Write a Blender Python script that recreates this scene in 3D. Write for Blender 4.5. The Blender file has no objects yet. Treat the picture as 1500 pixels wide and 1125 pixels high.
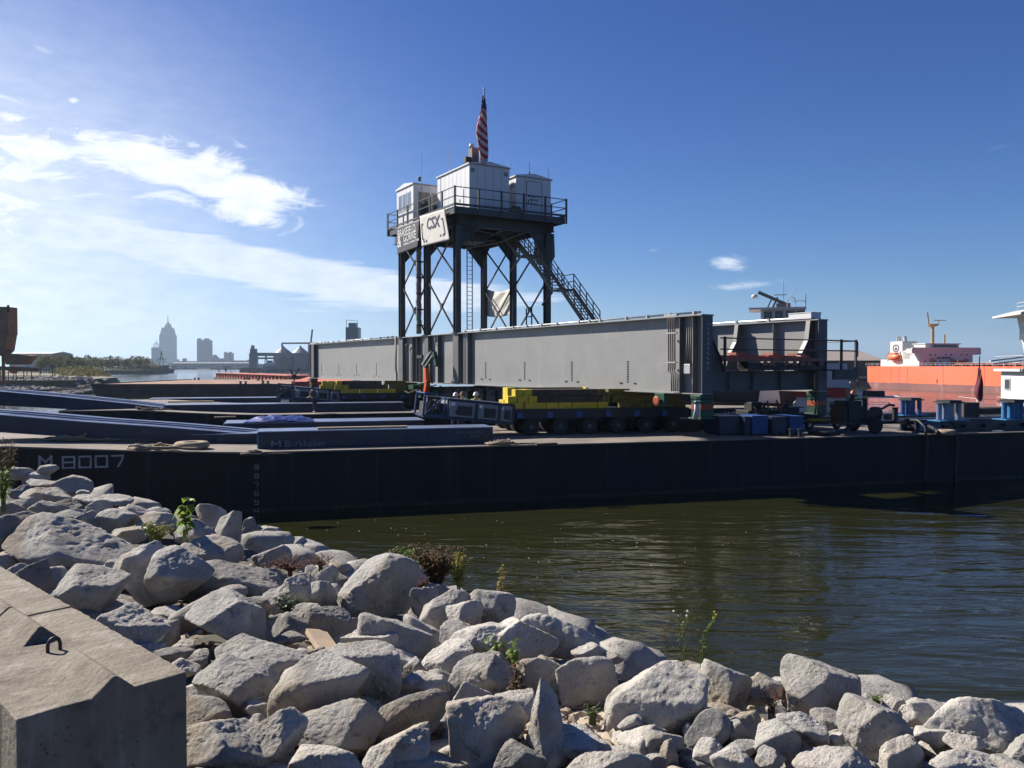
import bpy, math, random
import numpy as np
from mathutils import Vector, Matrix, noise
R = math.radians
random.seed(7)
S = bpy.context.scene
col = S.collection
# ------------------------------------------------------------------ camera
E, F, HZ = 5.3, 1220.0, 536.5
TH = math.atan((562.5 - HZ) / F)
cd = bpy.data.cameras.new('camera'); cam = bpy.data.objects.new('camera', cd); col.objects.link(cam)
cam.location = (0, 0, E); cam.rotation_euler = (math.pi / 2 - TH, 0, 0)
cd.sensor_width = 36; cd.lens = 36 * F / 1500; cd.clip_start = .1; cd.clip_end = 30000
S.camera = cam
# ------------------------------------------------------------------ light
SUN_AZ, SUN_EL = -60.0, 36.0          # degrees left of the view direction, above the horizon
sd = bpy.data.lights.new('sun', 'SUN'); sd.energy = 5.0; sd.angle = R(.5); sd.color = (1, .93, .83)
so = bpy.data.objects.new('sun', sd); col.objects.link(so)
sv = Vector((math.sin(R(SUN_AZ)) * math.cos(R(SUN_EL)), math.cos(R(SUN_AZ)) * math.cos(R(SUN_EL)), math.sin(R(SUN_EL))))
so.rotation_euler = sv.to_track_quat('Z', 'Y').to_euler(); so.location = (-50, 20, 60)
S.view_settings.view_transform = 'Standard'; S.view_settings.look = 'None'
S.view_settings.exposure = 1.0; S.view_settings.gamma = 1
w = bpy.data.worlds.new('World'); S.world = w; w.use_nodes = True
WT = w.node_tree; WN = WT.nodes; WL = WT.links; WN.clear()

class NT:
    """tiny node maths helper"""
    def __init__(s, tree): s.t = tree
    def n(s, kind, **kw):
        o = s.t.nodes.new(kind)
        for k, v in kw.items(): setattr(o, k, v)
        return o
    def put(s, sock, v):
        if isinstance(v, (int, float)): sock.default_value = v
        elif isinstance(v, (tuple, list)): sock.default_value = v
        else: s.t.links.new(v, sock)
    def m(s, op, a, b=0.0, c=None, clamp=False):
        o = s.n('ShaderNodeMath', operation=op, use_clamp=clamp)
        s.put(o.inputs[0], a); s.put(o.inputs[1], b)
        if c is not None: s.put(o.inputs[2], c)
        return o.outputs[0]
    def sstep(s, v, a, b):
        o = s.n('ShaderNodeMapRange', interpolation_type='SMOOTHSTEP')
        s.put(o.inputs[0], v); o.inputs[1].default_value = a; o.inputs[2].default_value = b
        return o.outputs[0]
    def mix(s, f, a, b, mode='MIX'):
        o = s.n('ShaderNodeMix', data_type='RGBA', blend_type=mode)
        s.put(o.inputs[0], f); s.put(o.inputs[6], a); s.put(o.inputs[7], b)
        return o.outputs[2]
    def noise(s, vec, scale, detail=4, rough=.55, dist=0.0):
        o = s.n('ShaderNodeTexNoise'); o.inputs['Scale'].default_value = scale
        o.inputs['Detail'].default_value = detail; o.inputs['Roughness'].default_value = rough
        o.inputs['Distortion'].default_value = dist
        if vec is not None: s.t.links.new(vec, o.inputs['Vector'])
        return o.outputs[0]
    def mapping(s, vec, scale=(1, 1, 1), loc=(0, 0, 0), rot=(0, 0, 0)):
        o = s.n('ShaderNodeMapping'); o.inputs['Scale'].default_value = scale
        o.inputs['Location'].default_value = loc; o.inputs['Rotation'].default_value = rot
        s.t.links.new(vec, o.inputs['Vector']); return o.outputs[0]

W_ = NT(WT)
sky = W_.n('ShaderNodeTexSky', sky_type='NISHITA', sun_disc=False)
sky.sun_elevation = R(SUN_EL); sky.sun_rotation = R(SUN_AZ)
sky.air_density = 1.0; sky.dust_density = .35; sky.ozone_density = 3.0; sky.altitude = 0
tc = W_.n('ShaderNodeTexCoord')
sx = W_.n('ShaderNodeSeparateXYZ'); WL.new(tc.outputs['Generated'], sx.inputs[0])
az = W_.m('MULTIPLY', W_.m('ARCTAN2', sx.outputs[0], sx.outputs[1]), 57.2958)
el = W_.m('MULTIPLY', W_.m('ARCSINE', sx.outputs[2]), 57.2958)
def azel(x, y):
    a, b = (x - 750) / F, (HZ - y) / F
    return math.degrees(math.atan(a)), math.degrees(math.atan(b / math.sqrt(1 + a * a)))
def blob(px, py, rx, ry, rot, amp):
    a0, e0 = azel(px, py); k = 57.2958 / F * .9
    dx = W_.m('SUBTRACT', az, a0); dy = W_.m('SUBTRACT', el, e0)
    c, s = math.cos(R(rot)), math.sin(R(rot))
    u = W_.m('ADD', W_.m('MULTIPLY', dx, c / (rx * k)), W_.m('MULTIPLY', dy, -s / (rx * k)))
    v = W_.m('ADD', W_.m('MULTIPLY', dx, s / (ry * k)), W_.m('MULTIPLY', dy, c / (ry * k)))
    d = W_.m('ADD', W_.m('MULTIPLY', u, u), W_.m('MULTIPLY', v, v))
    return W_.m('MULTIPLY', W_.m('EXPONENT', W_.m('MULTIPLY', d, -1.0)), amp)
def total(lst):
    t = lst[0]
    for q in lst[1:]: t = W_.m('ADD', t, q)
    return t
cv = W_.n('ShaderNodeCombineXYZ'); WL.new(az, cv.inputs[0]); WL.new(el, cv.inputs[1])
ca = W_.mapping(cv.outputs[0], scale=(.16, .42, 1), rot=(0, 0, R(12)))
cb = W_.mapping(cv.outputs[0], scale=(.07, .75, 1), rot=(0, 0, R(7)))
n1 = W_.noise(ca, 1.5, 11, .68, .9)
n2 = W_.noise(cb, 2.0, 8, .6, .4)
thick = total([blob(300, 262, 150, 52, 14, 1.25), blob(215, 235, 60, 22, 10, .7), blob(375, 312, 55, 28, 22, .75),
               blob(425, 290, 60, 10, 12, .55), blob(150, 292, 75, 16, -8, .6), blob(120, 205, 80, 14, 8, .5), blob(90, 228, 70, 12, 4, .5),
               blob(10, 170, 45, 10, 0, .75), blob(10, 145, 35, 9, 10, .7), blob(15, 305, 110, 26, 5, .85), blob(-20, 335, 200, 20, 4, .8),
               blob(1066, 386, 28, 12, 5, .95), blob(20, 235, 90, 24, 6, .75), blob(60, 262, 80, 16, 0, .55), blob(0, 200, 70, 14, 5, .7), blob(112, 149, 9, 6, 0, .8),
               blob(1085, 419, 50, 9, -3, .95), blob(960, 367, 22, 4, 0, .5)])
f1 = W_.sstep(W_.m('ADD', thick, W_.m('MULTIPLY', W_.m('SUBTRACT', n1, .5), 2.9)), .25, 1.25)
f1 = W_.m('MULTIPLY', f1, W_.sstep(thick, .05, .3))
thin = total([blob(120, 345, 360, 26, 8, 1.35), blob(60, 325, 200, 26, 4, .8), blob(420, 392, 250, 28, 8, 1.05), blob(560, 428, 260, 28, 2, .75),
              blob(500, 455, 160, 9, 0, .55), blob(720, 432, 130, 18, 0, .45), blob(415, 491, 45, 5, 0, .7), blob(150, 430, 260, 26, 4, .22),
              blob(850, 480, 160, 9, 0, .35), blob(1460, 215, 50, 9, -25, .3), blob(60, 70, 40, 7, 25, .5), blob(0, 240, 200, 80, 0, .12)])
f2 = W_.sstep(W_.m('ADD', thin, W_.m('MULTIPLY', W_.m('SUBTRACT', n2, .5), 2.2)), .3, 1.15)
f2 = W_.m('MULTIPLY', f2, W_.sstep(thin, .05, .25))
veil = W_.m('ADD', blob(-150, 310, 440, 270, 0, .82), blob(250, 480, 700, 70, 0, .2))
fc = W_.m('MAXIMUM', f1, W_.m('MULTIPLY', f2, .75))
fc = W_.m('MAXIMUM', fc, W_.m('MULTIPLY', veil, 1.0), clamp=True)
shade = W_.noise(ca, 3.2, 5, .6)
ccol = W_.mix(W_.sstep(shade, .3, .75), (11.0, 11.3, 11.8, 1), (8.6, 9.3, 10.6, 1))
hs = W_.n('ShaderNodeHueSaturation'); hs.inputs['Saturation'].default_value = 1.12; hs.inputs['Value'].default_value = 1.0
WL.new(sky.outputs[0], hs.inputs['Color'])
tint = W_.mix(W_.sstep(el, -1, 24), (.38, .66, 1.04, 1), (.18, .425, .88, 1))
skt = W_.mix(1.0, hs.outputs[0], tint, 'MULTIPLY')
ccm = W_.mix(fc, skt, ccol)
bg = W_.n('ShaderNodeBackground'); bg.inputs['Strength'].default_value = .05
WL.new(ccm, bg.inputs[0])
wo = W_.n('ShaderNodeOutputWorld'); WL.new(bg.outputs[0], wo.inputs[0])

# ------------------------------------------------------------------ geometry of the view
def ray(x, y):
    a, b = (x - 750) / F, (562.5 - y) / F
    return Vector((a, math.cos(TH) + b * math.sin(TH), -math.sin(TH) + b * math.cos(TH)))
def at(x, y, Y):                       # the point on pixel ray (x, y) at distance Y ahead
    d = ray(x, y); return Vector((0, 0, E)) + d * (Y / d.y)
def on(x, y, z):                       # the point on pixel ray (x, y) at height z
    d = ray(x, y); return Vector((0, 0, E)) + d * ((z - E) / d.z)

# ------------------------------------------------------------------ materials
MATS = {}
def mat(name, c, rough=.6, metal=0.0, var=.25, scale=3.0, c2=None, bump=0.0, bscale=20, streak=None, spec=.5, rand=0.0, trans=0.0, patch=None, emit=None):
    if name in MATS: return MATS[name]
    m = bpy.data.materials.new(name); m.use_nodes = True; MATS[name] = m
    t = m.node_tree; q = NT(t); b = t.nodes['Principled BSDF']
    tcn = q.n('ShaderNodeTexCoord'); ob = tcn.outputs['Object']
    c = tuple(c) + (1,)
    dk = tuple(v * (1 - var) for v in c[:3]) + (1,) if c2 is None else tuple(c2) + (1,)
    n = q.noise(ob, scale, 6, .62)
    colr = q.mix(q.sstep(n, .35, .68), c, dk)
    if streak:
        sc, amt, zs = streak
        st = q.noise(q.mapping(ob, scale=(sc[0], sc[1], sc[2])), 1.0, 5, .6)
        colr = q.mix(q.m('MULTIPLY', q.sstep(st, .54, .78), amt), colr, tuple(zs) + (1,))
    if patch:
        pc, ps, lo, hi, pa = patch
        pn = q.noise(ob, ps, 8, .68)
        colr = q.mix(q.m('MULTIPLY', q.sstep(pn, lo, hi), pa), colr, tuple(pc) + (1,))
    if name == 'concrete':
        vo = q.n('ShaderNodeTexVoronoi', feature='F1'); vo.inputs['Scale'].default_value = 38; t.links.new(ob, vo.inputs['Vector'])
        pit = q.m('MULTIPLY', q.sstep(vo.outputs[0], .26, .12), q.sstep(q.noise(ob, 7, 3), .48, .60)); colr = q.mix(q.m('MULTIPLY', pit, .8), colr, (.05, .042, .035, 1))
        colr = q.mix(q.m('MULTIPLY', q.sstep(q.noise(q.mapping(ob, scale=(1, 1, .25)), 6, 6, .7), .52, .66), .5), colr, (.33, .30, .25, 1))
    if rand:
        oi = q.n('ShaderNodeObjectInfo')
        v = q.m('ADD', q.m('MULTIPLY', oi.outputs['Random'], rand), 1 - rand / 2)
        h = q.n('ShaderNodeHueSaturation'); t.links.new(colr, h.inputs['Color']); t.links.new(v, h.inputs['Value'])
        colr = h.outputs[0]
    t.links.new(colr, b.inputs['Base Color'])
    b.inputs['Metallic'].default_value = metal
    rn = q.m('ADD', q.m('MULTIPLY', q.noise(ob, scale * 2.3, 4), .3), rough - .15, clamp=True)
    t.links.new(rn, b.inputs['Roughness'])
    b.inputs['Specular IOR Level'].default_value = spec
    if bump:
        bn = q.n('ShaderNodeBump'); bn.inputs['Strength'].default_value = bump; bn.inputs['Distance'].default_value = .02
        t.links.new(q.noise(ob, bscale, 8, .65), bn.inputs['Height']); t.links.new(bn.outputs[0], b.inputs['Normal'])
    if trans:
        tr = q.n('ShaderNodeBsdfTranslucent'); t.links.new(colr, tr.inputs[0])
        mx = q.n('ShaderNodeMixShader'); mx.inputs[0].default_value = trans
        t.links.new(b.outputs[0], mx.inputs[1]); t.links.new(tr.outputs[0], mx.inputs[2])
        t.links.new(mx.outputs[0], t.nodes['Material Output'].inputs[0])
    return m
mat('girder_paint', (.235, .235, .225), .5, var=.14, scale=.5, c2=(.205, .205, .2), streak=((1.2, 1.2, .12), .5, (.30, .30, .29)), patch=((.30, .30, .285), .5, .50, .70, .45), bump=.05, bscale=3)
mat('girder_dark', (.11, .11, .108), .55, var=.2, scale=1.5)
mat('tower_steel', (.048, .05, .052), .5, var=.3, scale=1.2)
mat('galvanised', (.42, .43, .43), .45, metal=.3, var=.2, scale=3)
mat('bolt_dark', (.02, .02, .022), .6)
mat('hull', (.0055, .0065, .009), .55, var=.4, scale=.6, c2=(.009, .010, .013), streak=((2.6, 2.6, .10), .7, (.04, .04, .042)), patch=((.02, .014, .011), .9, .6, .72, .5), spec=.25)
mat('hull_seam', (.016, .015, .016), .7, var=.4, scale=1)
mat('hull_scum', (.022, .022, .014), .8, var=.5, scale=1.5, patch=((.05, .05, .035), 3, .52, .62, .7))
mat('deck', (.22, .185, .15), .85, var=.3, scale=.4, c2=(.13, .108, .088), patch=((.10, .085, .075), .55, .5, .68, .75), bump=.2, bscale=8)
mat('deck_two', (.22, .19, .16), .85, var=.3, scale=.4, c2=(.13, .11, .095), patch=((.07, .06, .055), .5, .5, .65, .8))
mat('rusty_deck', (.30, .17, .11), .9, var=.3, scale=.15, c2=(.17, .085, .055), patch=((.33, .22, .15), .35, .5, .62, .7))
mat('rusty_hull', (.045, .026, .022), .85, var=.3, scale=.4, patch=((.10, .045, .03), .5, .5, .65, .6))
mat('barge_red', (.50, .125, .075), .8, var=.3, scale=.3, c2=(.36, .09, .055))
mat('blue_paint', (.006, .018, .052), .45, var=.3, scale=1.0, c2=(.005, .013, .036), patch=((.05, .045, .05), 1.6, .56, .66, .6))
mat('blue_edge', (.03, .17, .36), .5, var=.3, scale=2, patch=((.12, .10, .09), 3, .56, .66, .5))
mat('blue_top', (.17, .22, .34), .36, metal=.25, var=.3, scale=1.2, patch=((.25, .2, .17), 1.6, .54, .66, .6))  # paler than blue_paint: sky reflected on top faces is put into the colour
mat('blue_bright', (.010, .06, .22), .5, var=.2, scale=2)
mat('navy_dark', (.004, .008, .02), .5, var=.3, scale=2)
mat('cable_brown', (.13, .10, .095), .6, var=.3, scale=4)
mat('tarp_blue', (.006, .03, .2), .5, var=.2, scale=2)
mat('panel_grey', (.20, .22, .24), .5, var=.2, scale=3)
mat('rubber', (.02, .02, .02), .85, var=.3, scale=6)
mat('hub_grey', (.10, .11, .12), .5, var=.3, scale=6)
mat('machine_black', (.018, .018, .02), .55, var=.3, scale=3)
mat('yellow', (.55, .42, .012), .55, var=.15, scale=4, c2=(.42, .31, .015), rand=.25, patch=((.25, .18, .08), 5, .58, .68, .5))
mat('yellow_shaded', (.16, .12, .012), .7, var=.3, scale=4, rand=.3, patch=((.05, .04, .03), 5, .5, .6, .8))  # yellow darkened to hold the shade under the girder, with worn patches
mat('timber_dark', (.07, .055, .04), .85, var=.4, scale=3, rand=.3)
mat('timber_pale', (.42, .32, .22), .85, var=.25, scale=4, streak=((3, 3, 30), .4, (.30, .22, .15)))
mat('green_paint', (.005, .055, .03), .5, var=.3, scale=4)
mat('orange_arm', (.60, .10, .012), .5, var=.2, scale=4)
mat('orange_paint', (.34, .07, .015), .5, var=.2, scale=4)
mat('red_paint', (.45, .03, .025), .5, var=.2, scale=2)
mat('frame_primer', (.36, .12, .085), .7, var=.3, scale=3)
mat('brown_steel', (.16, .06, .045), .75, var=.3, scale=3, patch=((.24, .10, .07), 4, .52, .62, .6))
mat('white_paint', (.52, .52, .51), .5, var=.05, scale=1.0, streak=((1.5, 1.5, .2), .18, (.55, .55, .53)))
mat('cabin_white', (.62, .63, .63), .5, var=.04, scale=.6, streak=((2.5, 2.5, .25), .2, (.5, .5, .49)))
mat('panel_seam', (.24, .25, .26), .6)
mat('window_dark', (.02, .025, .03), .12, var=.1, scale=1, spec=.8)
mat('glass_sky', (.16, .22, .30), .1, var=.2, scale=.5, spec=.8)
mat('banner_white', (.72, .70, .64), .8, var=.08, scale=2, trans=.25)
mat('banner_black', (.028, .026, .04), .7, var=.2, scale=2)
mat('letter_dull', (.22, .24, .27), .7, var=.5, scale=5)
mat('letter_white', (.72, .72, .72), .7, var=.25, scale=3)
mat('letter_hull', (.36, .37, .39), .8, var=.4, scale=4)
mat('letter_navy', (.02, .025, .08), .7)
mat('flag_red', (.60, .015, .025), .75, trans=.3, var=.1)
mat('flag_dark', (.16, .025, .045), .8, var=.3, trans=.2)
mat('flag_white', (.70, .68, .66), .75, trans=.3, var=.1)
mat('flag_blue', (.015, .02, .09), .75, trans=.25, var=.1)
mat('rope', (.35, .28, .19), .95, var=.4, scale=20, bump=.4, bscale=60)
mat('rope_dark', (.09, .075, .06), .95, var=.4, scale=20)
mat('hivis', (.55, .80, .05), .8, var=.1)
mat('skin', (.42, .24, .16), .6, var=.1)
mat('jeans', (.03, .04, .08), .9)
mat('shirt', (.10, .10, .12), .9)
mat('feather', (.03, .025, .022), .9)
mat('wrapped', (.16, .26, .16), .5, var=.5, scale=1.3, c2=(.28, .14, .30))
mat('concrete', (.205, .174, .132), .9, var=.3, scale=2.2, c2=(.155, .128, .095), patch=((.085, .07, .055), 4.5, .50, .68, .75), streak=((9, 9, 1.2), .35, (.33, .29, .23)), bump=.8, bscale=26)
mat('iron_old', (.05, .05, .055), .5, metal=.6, var=.4, scale=30)
mat('ship_orange', (.83, .125, .045), .5, var=.12, scale=.05, c2=(.78, .15, .07), streak=((.25, .25, .03), .5, (.55, .14, .09)), patch=((.50, .13, .09), .12, .58, .68, .5))
mat('boot_top', (.21, .085, .075), .75, var=.3, scale=.1, patch=((.35, .22, .2), .3, .55, .66, .5))
mat('ship_white', (.55, .54, .52), .5, var=.05, scale=.2)
mat('ochre', (.40, .24, .09), .6, var=.2, scale=.5)
mat('lifeboat', (.75, .17, .07), .5)
mat('shed_wall', (.07, .065, .06), .8, var=.3, scale=.08)
mat('shed_roof', (.27, .23, .2), .75, var=.2, scale=.05, streak=((.2, .02, .02), .4, (.17, .14, .12)))
mat('far_concrete', (.20, .21, .22), .8, var=.2, scale=.02)
mat('far_glass', (.11, .13, .16), .4, var=.15, scale=.03)
mat('silo_metal', (.20, .21, .22), .5, var=.2, scale=.1)
mat('far_dark', (.05, .05, .05), .8, var=.3, scale=.05)
mat('tank_white', (.5, .51, .5), .6, var=.1, scale=.1)
mat('rust_orange', (.36, .17, .07), .8, var=.3, scale=.4, c2=(.22, .11, .05))
mat('land', (.17, .15, .10), .95, var=.4, scale=.05, c2=(.10, .10, .05))
mat('soil', (.085, .075, .06), .97, var=.4, scale=1.5, patch=((.20, .17, .13), 3.0, .52, .66, .8), bump=.8, bscale=14)
mat('gravel', (.40, .33, .25), .9, var=.3, scale=9, bump=.2, bscale=30)
mat('leaf_far', (.095, .10, .030), .9, var=.3, scale=.12, c2=(.15, .12, .05), trans=.3, rand=.3)
mat('leaf_green', (.10, .19, .018), .5, var=.3, scale=25, c2=(.20, .26, .03), trans=.55)
mat('leaf_dark', (.035, .075, .015), .6, var=.3, scale=20, trans=.35)
mat('leaf_brown', (.15, .085, .03), .85, var=.35, scale=14, c2=(.07, .055, .02), trans=.3)
mat('leaf_red', (.17, .05, .03), .85, var=.35, scale=14, c2=(.10, .045, .025), trans=.3)
mat('leaf_yellow', (.42, .33, .04), .7, var=.35, scale=14, c2=(.2, .2, .04), trans=.5)
mat('stem_green', (.10, .13, .03), .8)
mat('stem_brown', (.12, .07, .04), .9)
mat('bark', (.07, .055, .04), .95)

def rock_mat(name, pale, grey, dark):
    m = bpy.data.materials.new(name); m.use_nodes = True; MATS[name] = m
    t = m.node_tree; q = NT(t); b = t.nodes['Principled BSDF']
    tcn = q.n('ShaderNodeTexCoord'); oi = q.n('ShaderNodeObjectInfo')
    off = q.n('ShaderNodeVectorMath', operation='ADD'); t.links.new(tcn.outputs['Object'], off.inputs[0]); t.links.new(oi.outputs['Location'], off.inputs[1])
    v = off.outputs[0]
    a = q.noise(v, 3.0, 10, .70, .3); c = q.noise(v, 9.0, 8, .7); d = q.noise(v, 42, 6, .7); e_ = q.noise(v, 1.4, 5, .6)
    r = oi.outputs['Random']
    cc = q.mix(q.sstep(q.m('ADD', a, q.m('MULTIPLY', q.m('SUBTRACT', r, .5), .25)), .40, .62), pale + (1,), grey + (1,))
    cc = q.mix(q.m('MULTIPLY', q.sstep(c, .53, .70), .75), cc, dark + (1,))
    cc = q.mix(q.m('MULTIPLY', q.sstep(e_, .52, .68), .6), cc, (.30, .235, .16, 1))
    cc = q.mix(q.m('MULTIPLY', q.sstep(d, .60, .78), .55), cc, (.60, .59, .56, 1))
    vo = q.n('ShaderNodeTexVoronoi', feature='F1'); vo.inputs['Scale'].default_value = 34; t.links.new(v, vo.inputs['Vector'])
    pit = q.m('MULTIPLY', q.sstep(vo.outputs[0], .34, .10), q.sstep(c, .5, .62))
    cc = q.mix(q.m('MULTIPLY', pit, .45), cc, (.07, .065, .06, 1))
    hv = q.n('ShaderNodeHueSaturation'); t.links.new(cc, hv.inputs['Color'])
    t.links.new(q.m('ADD', q.m('MULTIPLY', r, .42), .76), hv.inputs['Value'])
    t.links.new(hv.outputs[0], b.inputs['Base Color'])
    b.inputs['Roughness'].default_value = .93; b.inputs['Specular IOR Level'].default_value = .2
    hgt = q.m('ADD', q.m('MULTIPLY', a, .8), q.m('ADD', q.m('MULTIPLY', c, .85), q.m('MULTIPLY', d, .55)))
    hgt = q.m('SUBTRACT', hgt, q.m('MULTIPLY', pit, .35))
    bn = q.n('ShaderNodeBump'); bn.inputs['Strength'].default_value = .9; bn.inputs['Distance'].default_value = .04
    t.links.new(hgt, bn.inputs['Height']); t.links.new(bn.outputs[0], b.inputs['Normal'])
rock_mat('rock_pale', (.54, .505, .45), (.39, .37, .335), (.17, .155, .135))
rock_mat('rock_grey', (.44, .415, .375), (.29, .28, .26), (.125, .12, .11))
rock_mat('rock_dark', (.30, .285, .26), (.19, .185, .178), (.08, .078, .074))

# ------------------------------------------------------------------ mesh helpers
class MB:
    def __init__(s): s.v = []; s.f = []; s.mi = []; s.cur = 0
    def add(s, vs, fs, mi=None):
        o = len(s.v); s.v += [tuple(p) for p in vs]; s.f += [tuple(i + o for i in f) for f in fs]
        s.mi += [s.cur if mi is None else mi] * len(fs); return s
    def box(s, x0, x1, y0, y1, z0, z1, mi=None):
        x0, x1 = sorted((x0, x1)); y0, y1 = sorted((y0, y1)); z0, z1 = sorted((z0, z1))
        return s.add([(x0, y0, z0), (x1, y0, z0), (x1, y1, z0), (x0, y1, z0), (x0, y0, z1), (x1, y0, z1), (x1, y1, z1), (x0, y1, z1)],
                     [(3, 2, 1, 0), (4, 5, 6, 7), (0, 1, 5, 4), (1, 2, 6, 5), (2, 3, 7, 6), (3, 0, 4, 7)], mi)
    def beam(s, a, b, wd, ht, mi=None, up=(0, 0, 1)):
        a = Vector(a); b = Vector(b); d = (b - a).normalized(); u = Vector(up)
        if abs(d.dot(u)) > .98: u = Vector((0, 1, 0))
        sd_ = d.cross(u).normalized(); u = sd_.cross(d).normalized()
        vs = []
        for p in (a, b):
            for i, j in ((-1, -1), (1, -1), (1, 1), (-1, 1)): vs.append(p + sd_ * (i * wd / 2) + u * (j * ht / 2))
        return s.add(vs, [(3, 2, 1, 0), (4, 5, 6, 7), (0, 1, 5, 4), (1, 2, 6, 5), (2, 3, 7, 6), (3, 0, 4, 7)], mi)
    def tube(s, pts, r, n=8, mi=None, r2=None):
        pts = [Vector(p) for p in pts]; N = len(pts); vs = []; fs = []
        u = None
        for i, p in enumerate(pts):
            d = (pts[min(i + 1, N - 1)] - pts[max(i - 1, 0)]).normalized()
            if u is None:
                u = d.cross(Vector((0, 0, 1)))
                if u.length < .05: u = d.cross(Vector((0, 1, 0)))
            u = (u - d * u.dot(d)).normalized(); v = d.cross(u)
            rr = r if r2 is None else r + (r2 - r) * i / max(N - 1, 1)
            for k in range(n):
                a = 2 * math.pi * k / n; vs.append(p + u * (rr * math.cos(a)) + v * (rr * math.sin(a)))
        for i in range(N - 1):
            for k in range(n):
                fs.append((i * n + k, i * n + (k + 1) % n, (i + 1) * n + (k + 1) % n, (i + 1) * n + k))
        fs.append(tuple(range(n))[::-1]); fs.append(tuple((N - 1) * n + k for k in range(n)))
        return s.add(vs, fs, mi)
    def lathe(s, prof, n=24, c=(0, 0, 0), mi=None, axis='z'):
        vs = []; fs = []
        for (r, z) in prof:
            for k in range(n):
                a = 2 * math.pi * k / n
                p = (r * math.cos(a), r * math.sin(a), z)
                if axis == 'y': p = (p[0], p[2], p[1])
                if axis == 'x': p = (p[2], p[0], p[1])
                vs.append((c[0] + p[0], c[1] + p[1], c[2] + p[2]))
        for i in range(len(prof) - 1):
            for k in range(n): fs.append((i * n + k, i * n + (k + 1) % n, (i + 1) * n + (k + 1) % n, (i + 1) * n + k))
        fs.append(tuple(range(n))[::-1]); fs.append(tuple((len(prof) - 1) * n + k for k in range(n)))
        return s.add(vs, fs, mi)
    def prism(s, poly, z0, z1, mi=None, ax='z'):     # poly in plan (ax z), in x-z (ax y), in y-z (ax x)
        n = len(poly); vs = []
        for z in (z0, z1):
            for (a, b) in poly: vs.append((a, b, z) if ax == 'z' else ((a, z, b) if ax == 'y' else (z, a, b)))
        fs = [tuple(range(n))[::-1], tuple(range(n, 2 * n))] + [(i, (i + 1) % n, n + (i + 1) % n, n + i) for i in range(n)]
        return s.add(vs, fs, mi)
    def build(s, name, mats, parent=None, smooth=False, bevel=0, loc=None):
        me = bpy.data.meshes.new(name); me.from_pydata(s.v, [], s.f)
        if isinstance(mats, str): mats = [mats]
        for m in mats: me.materials.append(MATS[m])
        if len(mats) > 1: me.polygons.foreach_set('material_index', s.mi)
        import bmesh
        b = bmesh.new(); b.from_mesh(me); bmesh.ops.recalc_face_normals(b, faces=b.faces); b.to_mesh(me); b.free()
        if smooth: me.polygons.foreach_set('use_smooth', [True] * len(me.polygons))
        me.update()
        o = bpy.data.objects.new(name, me); col.objects.link(o)
        if loc is not None: o.location = loc
        if parent is not None: o.parent = parent
        if bevel:
            bv = o.modifiers.new('bevel', 'BEVEL'); bv.width = bevel; bv.segments = 2; bv.limit_method = 'ANGLE'
        if smooth == 'auto': pass
        return o
def tag(o, label, cat, group=None):
    o['label'] = label; o['category'] = cat
    if group: o['group'] = group
    return o
def struct(o, kind='structure'): o['kind'] = kind; return o
def thing(name, label, cat, loc=(0, 0, 0), rz=0.0, group=None):
    o = bpy.data.objects.new(name, None); col.objects.link(o); o.empty_display_size = .2
    o.location = loc; o.rotation_euler = (0, 0, rz)
    return tag(o, label, cat, group)
def kids(o): return [c for c in col.objects if c.parent == o]
def copy_tree(o, parent=None):
    c = o.copy(); col.objects.link(c)
    if parent is not None: c.parent = parent
    for ch in kids(o): copy_tree(ch, c)
    return c
def text(body, size, matname, parent, loc, rot, name='lettering', ext=.004, sx_=1.0, align='LEFT', bold=0.0):
    cu = bpy.data.curves.new('t', 'FONT'); cu.body = body; cu.size = size; cu.extrude = ext; cu.align_x = align; cu.offset = bold
    cu.resolution_u = 3
    o = bpy.data.objects.new('t', cu); col.objects.link(o)
    dg = bpy.context.evaluated_depsgraph_get(); me = bpy.data.meshes.new_from_object(o.evaluated_get(dg))
    bpy.data.objects.remove(o); me.materials.clear(); me.materials.append(MATS[matname])
    q = bpy.data.objects.new(name, me); col.objects.link(q); q.parent = parent
    q.location = loc; q.rotation_euler = rot; q.scale = (sx_, 1, 1); return q
#@@PART2
# ================================================================== SETTING
def water():
    m = bpy.data.materials.new('water'); m.use_nodes = True; MATS['water'] = m
    t = m.node_tree; q = NT(t); b = t.nodes['Principled BSDF']
    g = q.n('ShaderNodeNewGeometry'); p = g.outputs['Position']
    b.inputs['Base Color'].default_value = (.017, .018, .0055, 1)
    b.inputs['IOR'].default_value = 1.33; b.inputs['Specular IOR Level'].default_value = .42
    rl = q.n('ShaderNodeVectorMath', operation='LENGTH'); t.links.new(p, rl.inputs[0])
    dist = rl.outputs['Value']
    t.links.new(q.m('ADD', q.m('MULTIPLY', q.sstep(dist, 60, 1200), .22), .02), b.inputs['Roughness'])
    a = q.noise(q.mapping(p, scale=(.30, .95, 1), rot=(0, 0, R(14))), 1.0, 3, .45, .8)
    c = q.noise(q.mapping(p, scale=(1.1, 3.4, 1), rot=(0, 0, R(18))), 1.0, 3, .5, .6)
    h = q.m('ADD', q.m('MULTIPLY', a, 1.0), q.m('MULTIPLY', c, .20))
    calm = q.sstep(q.noise(q.mapping(p, scale=(.03, .06, 1)), 1.0, 3), .35, .65)
    bn = q.n('ShaderNodeBump'); bn.inputs['Distance'].default_value = .19
    t.links.new(q.m('ADD', q.m('MULTIPLY', calm, .25), .45), bn.inputs['Strength'])
    t.links.new(h, bn.inputs['Height']); t.links.new(bn.outputs[0], b.inputs['Normal'])
    mb = MB(); n = 64
    mb.add([(9000 * math.cos(2 * math.pi * i / n), 9000 * math.sin(2 * math.pi * i / n), 0) for i in range(n)], [tuple(range(n))])
    struct(mb.build('water', 'water'))
water()
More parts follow.
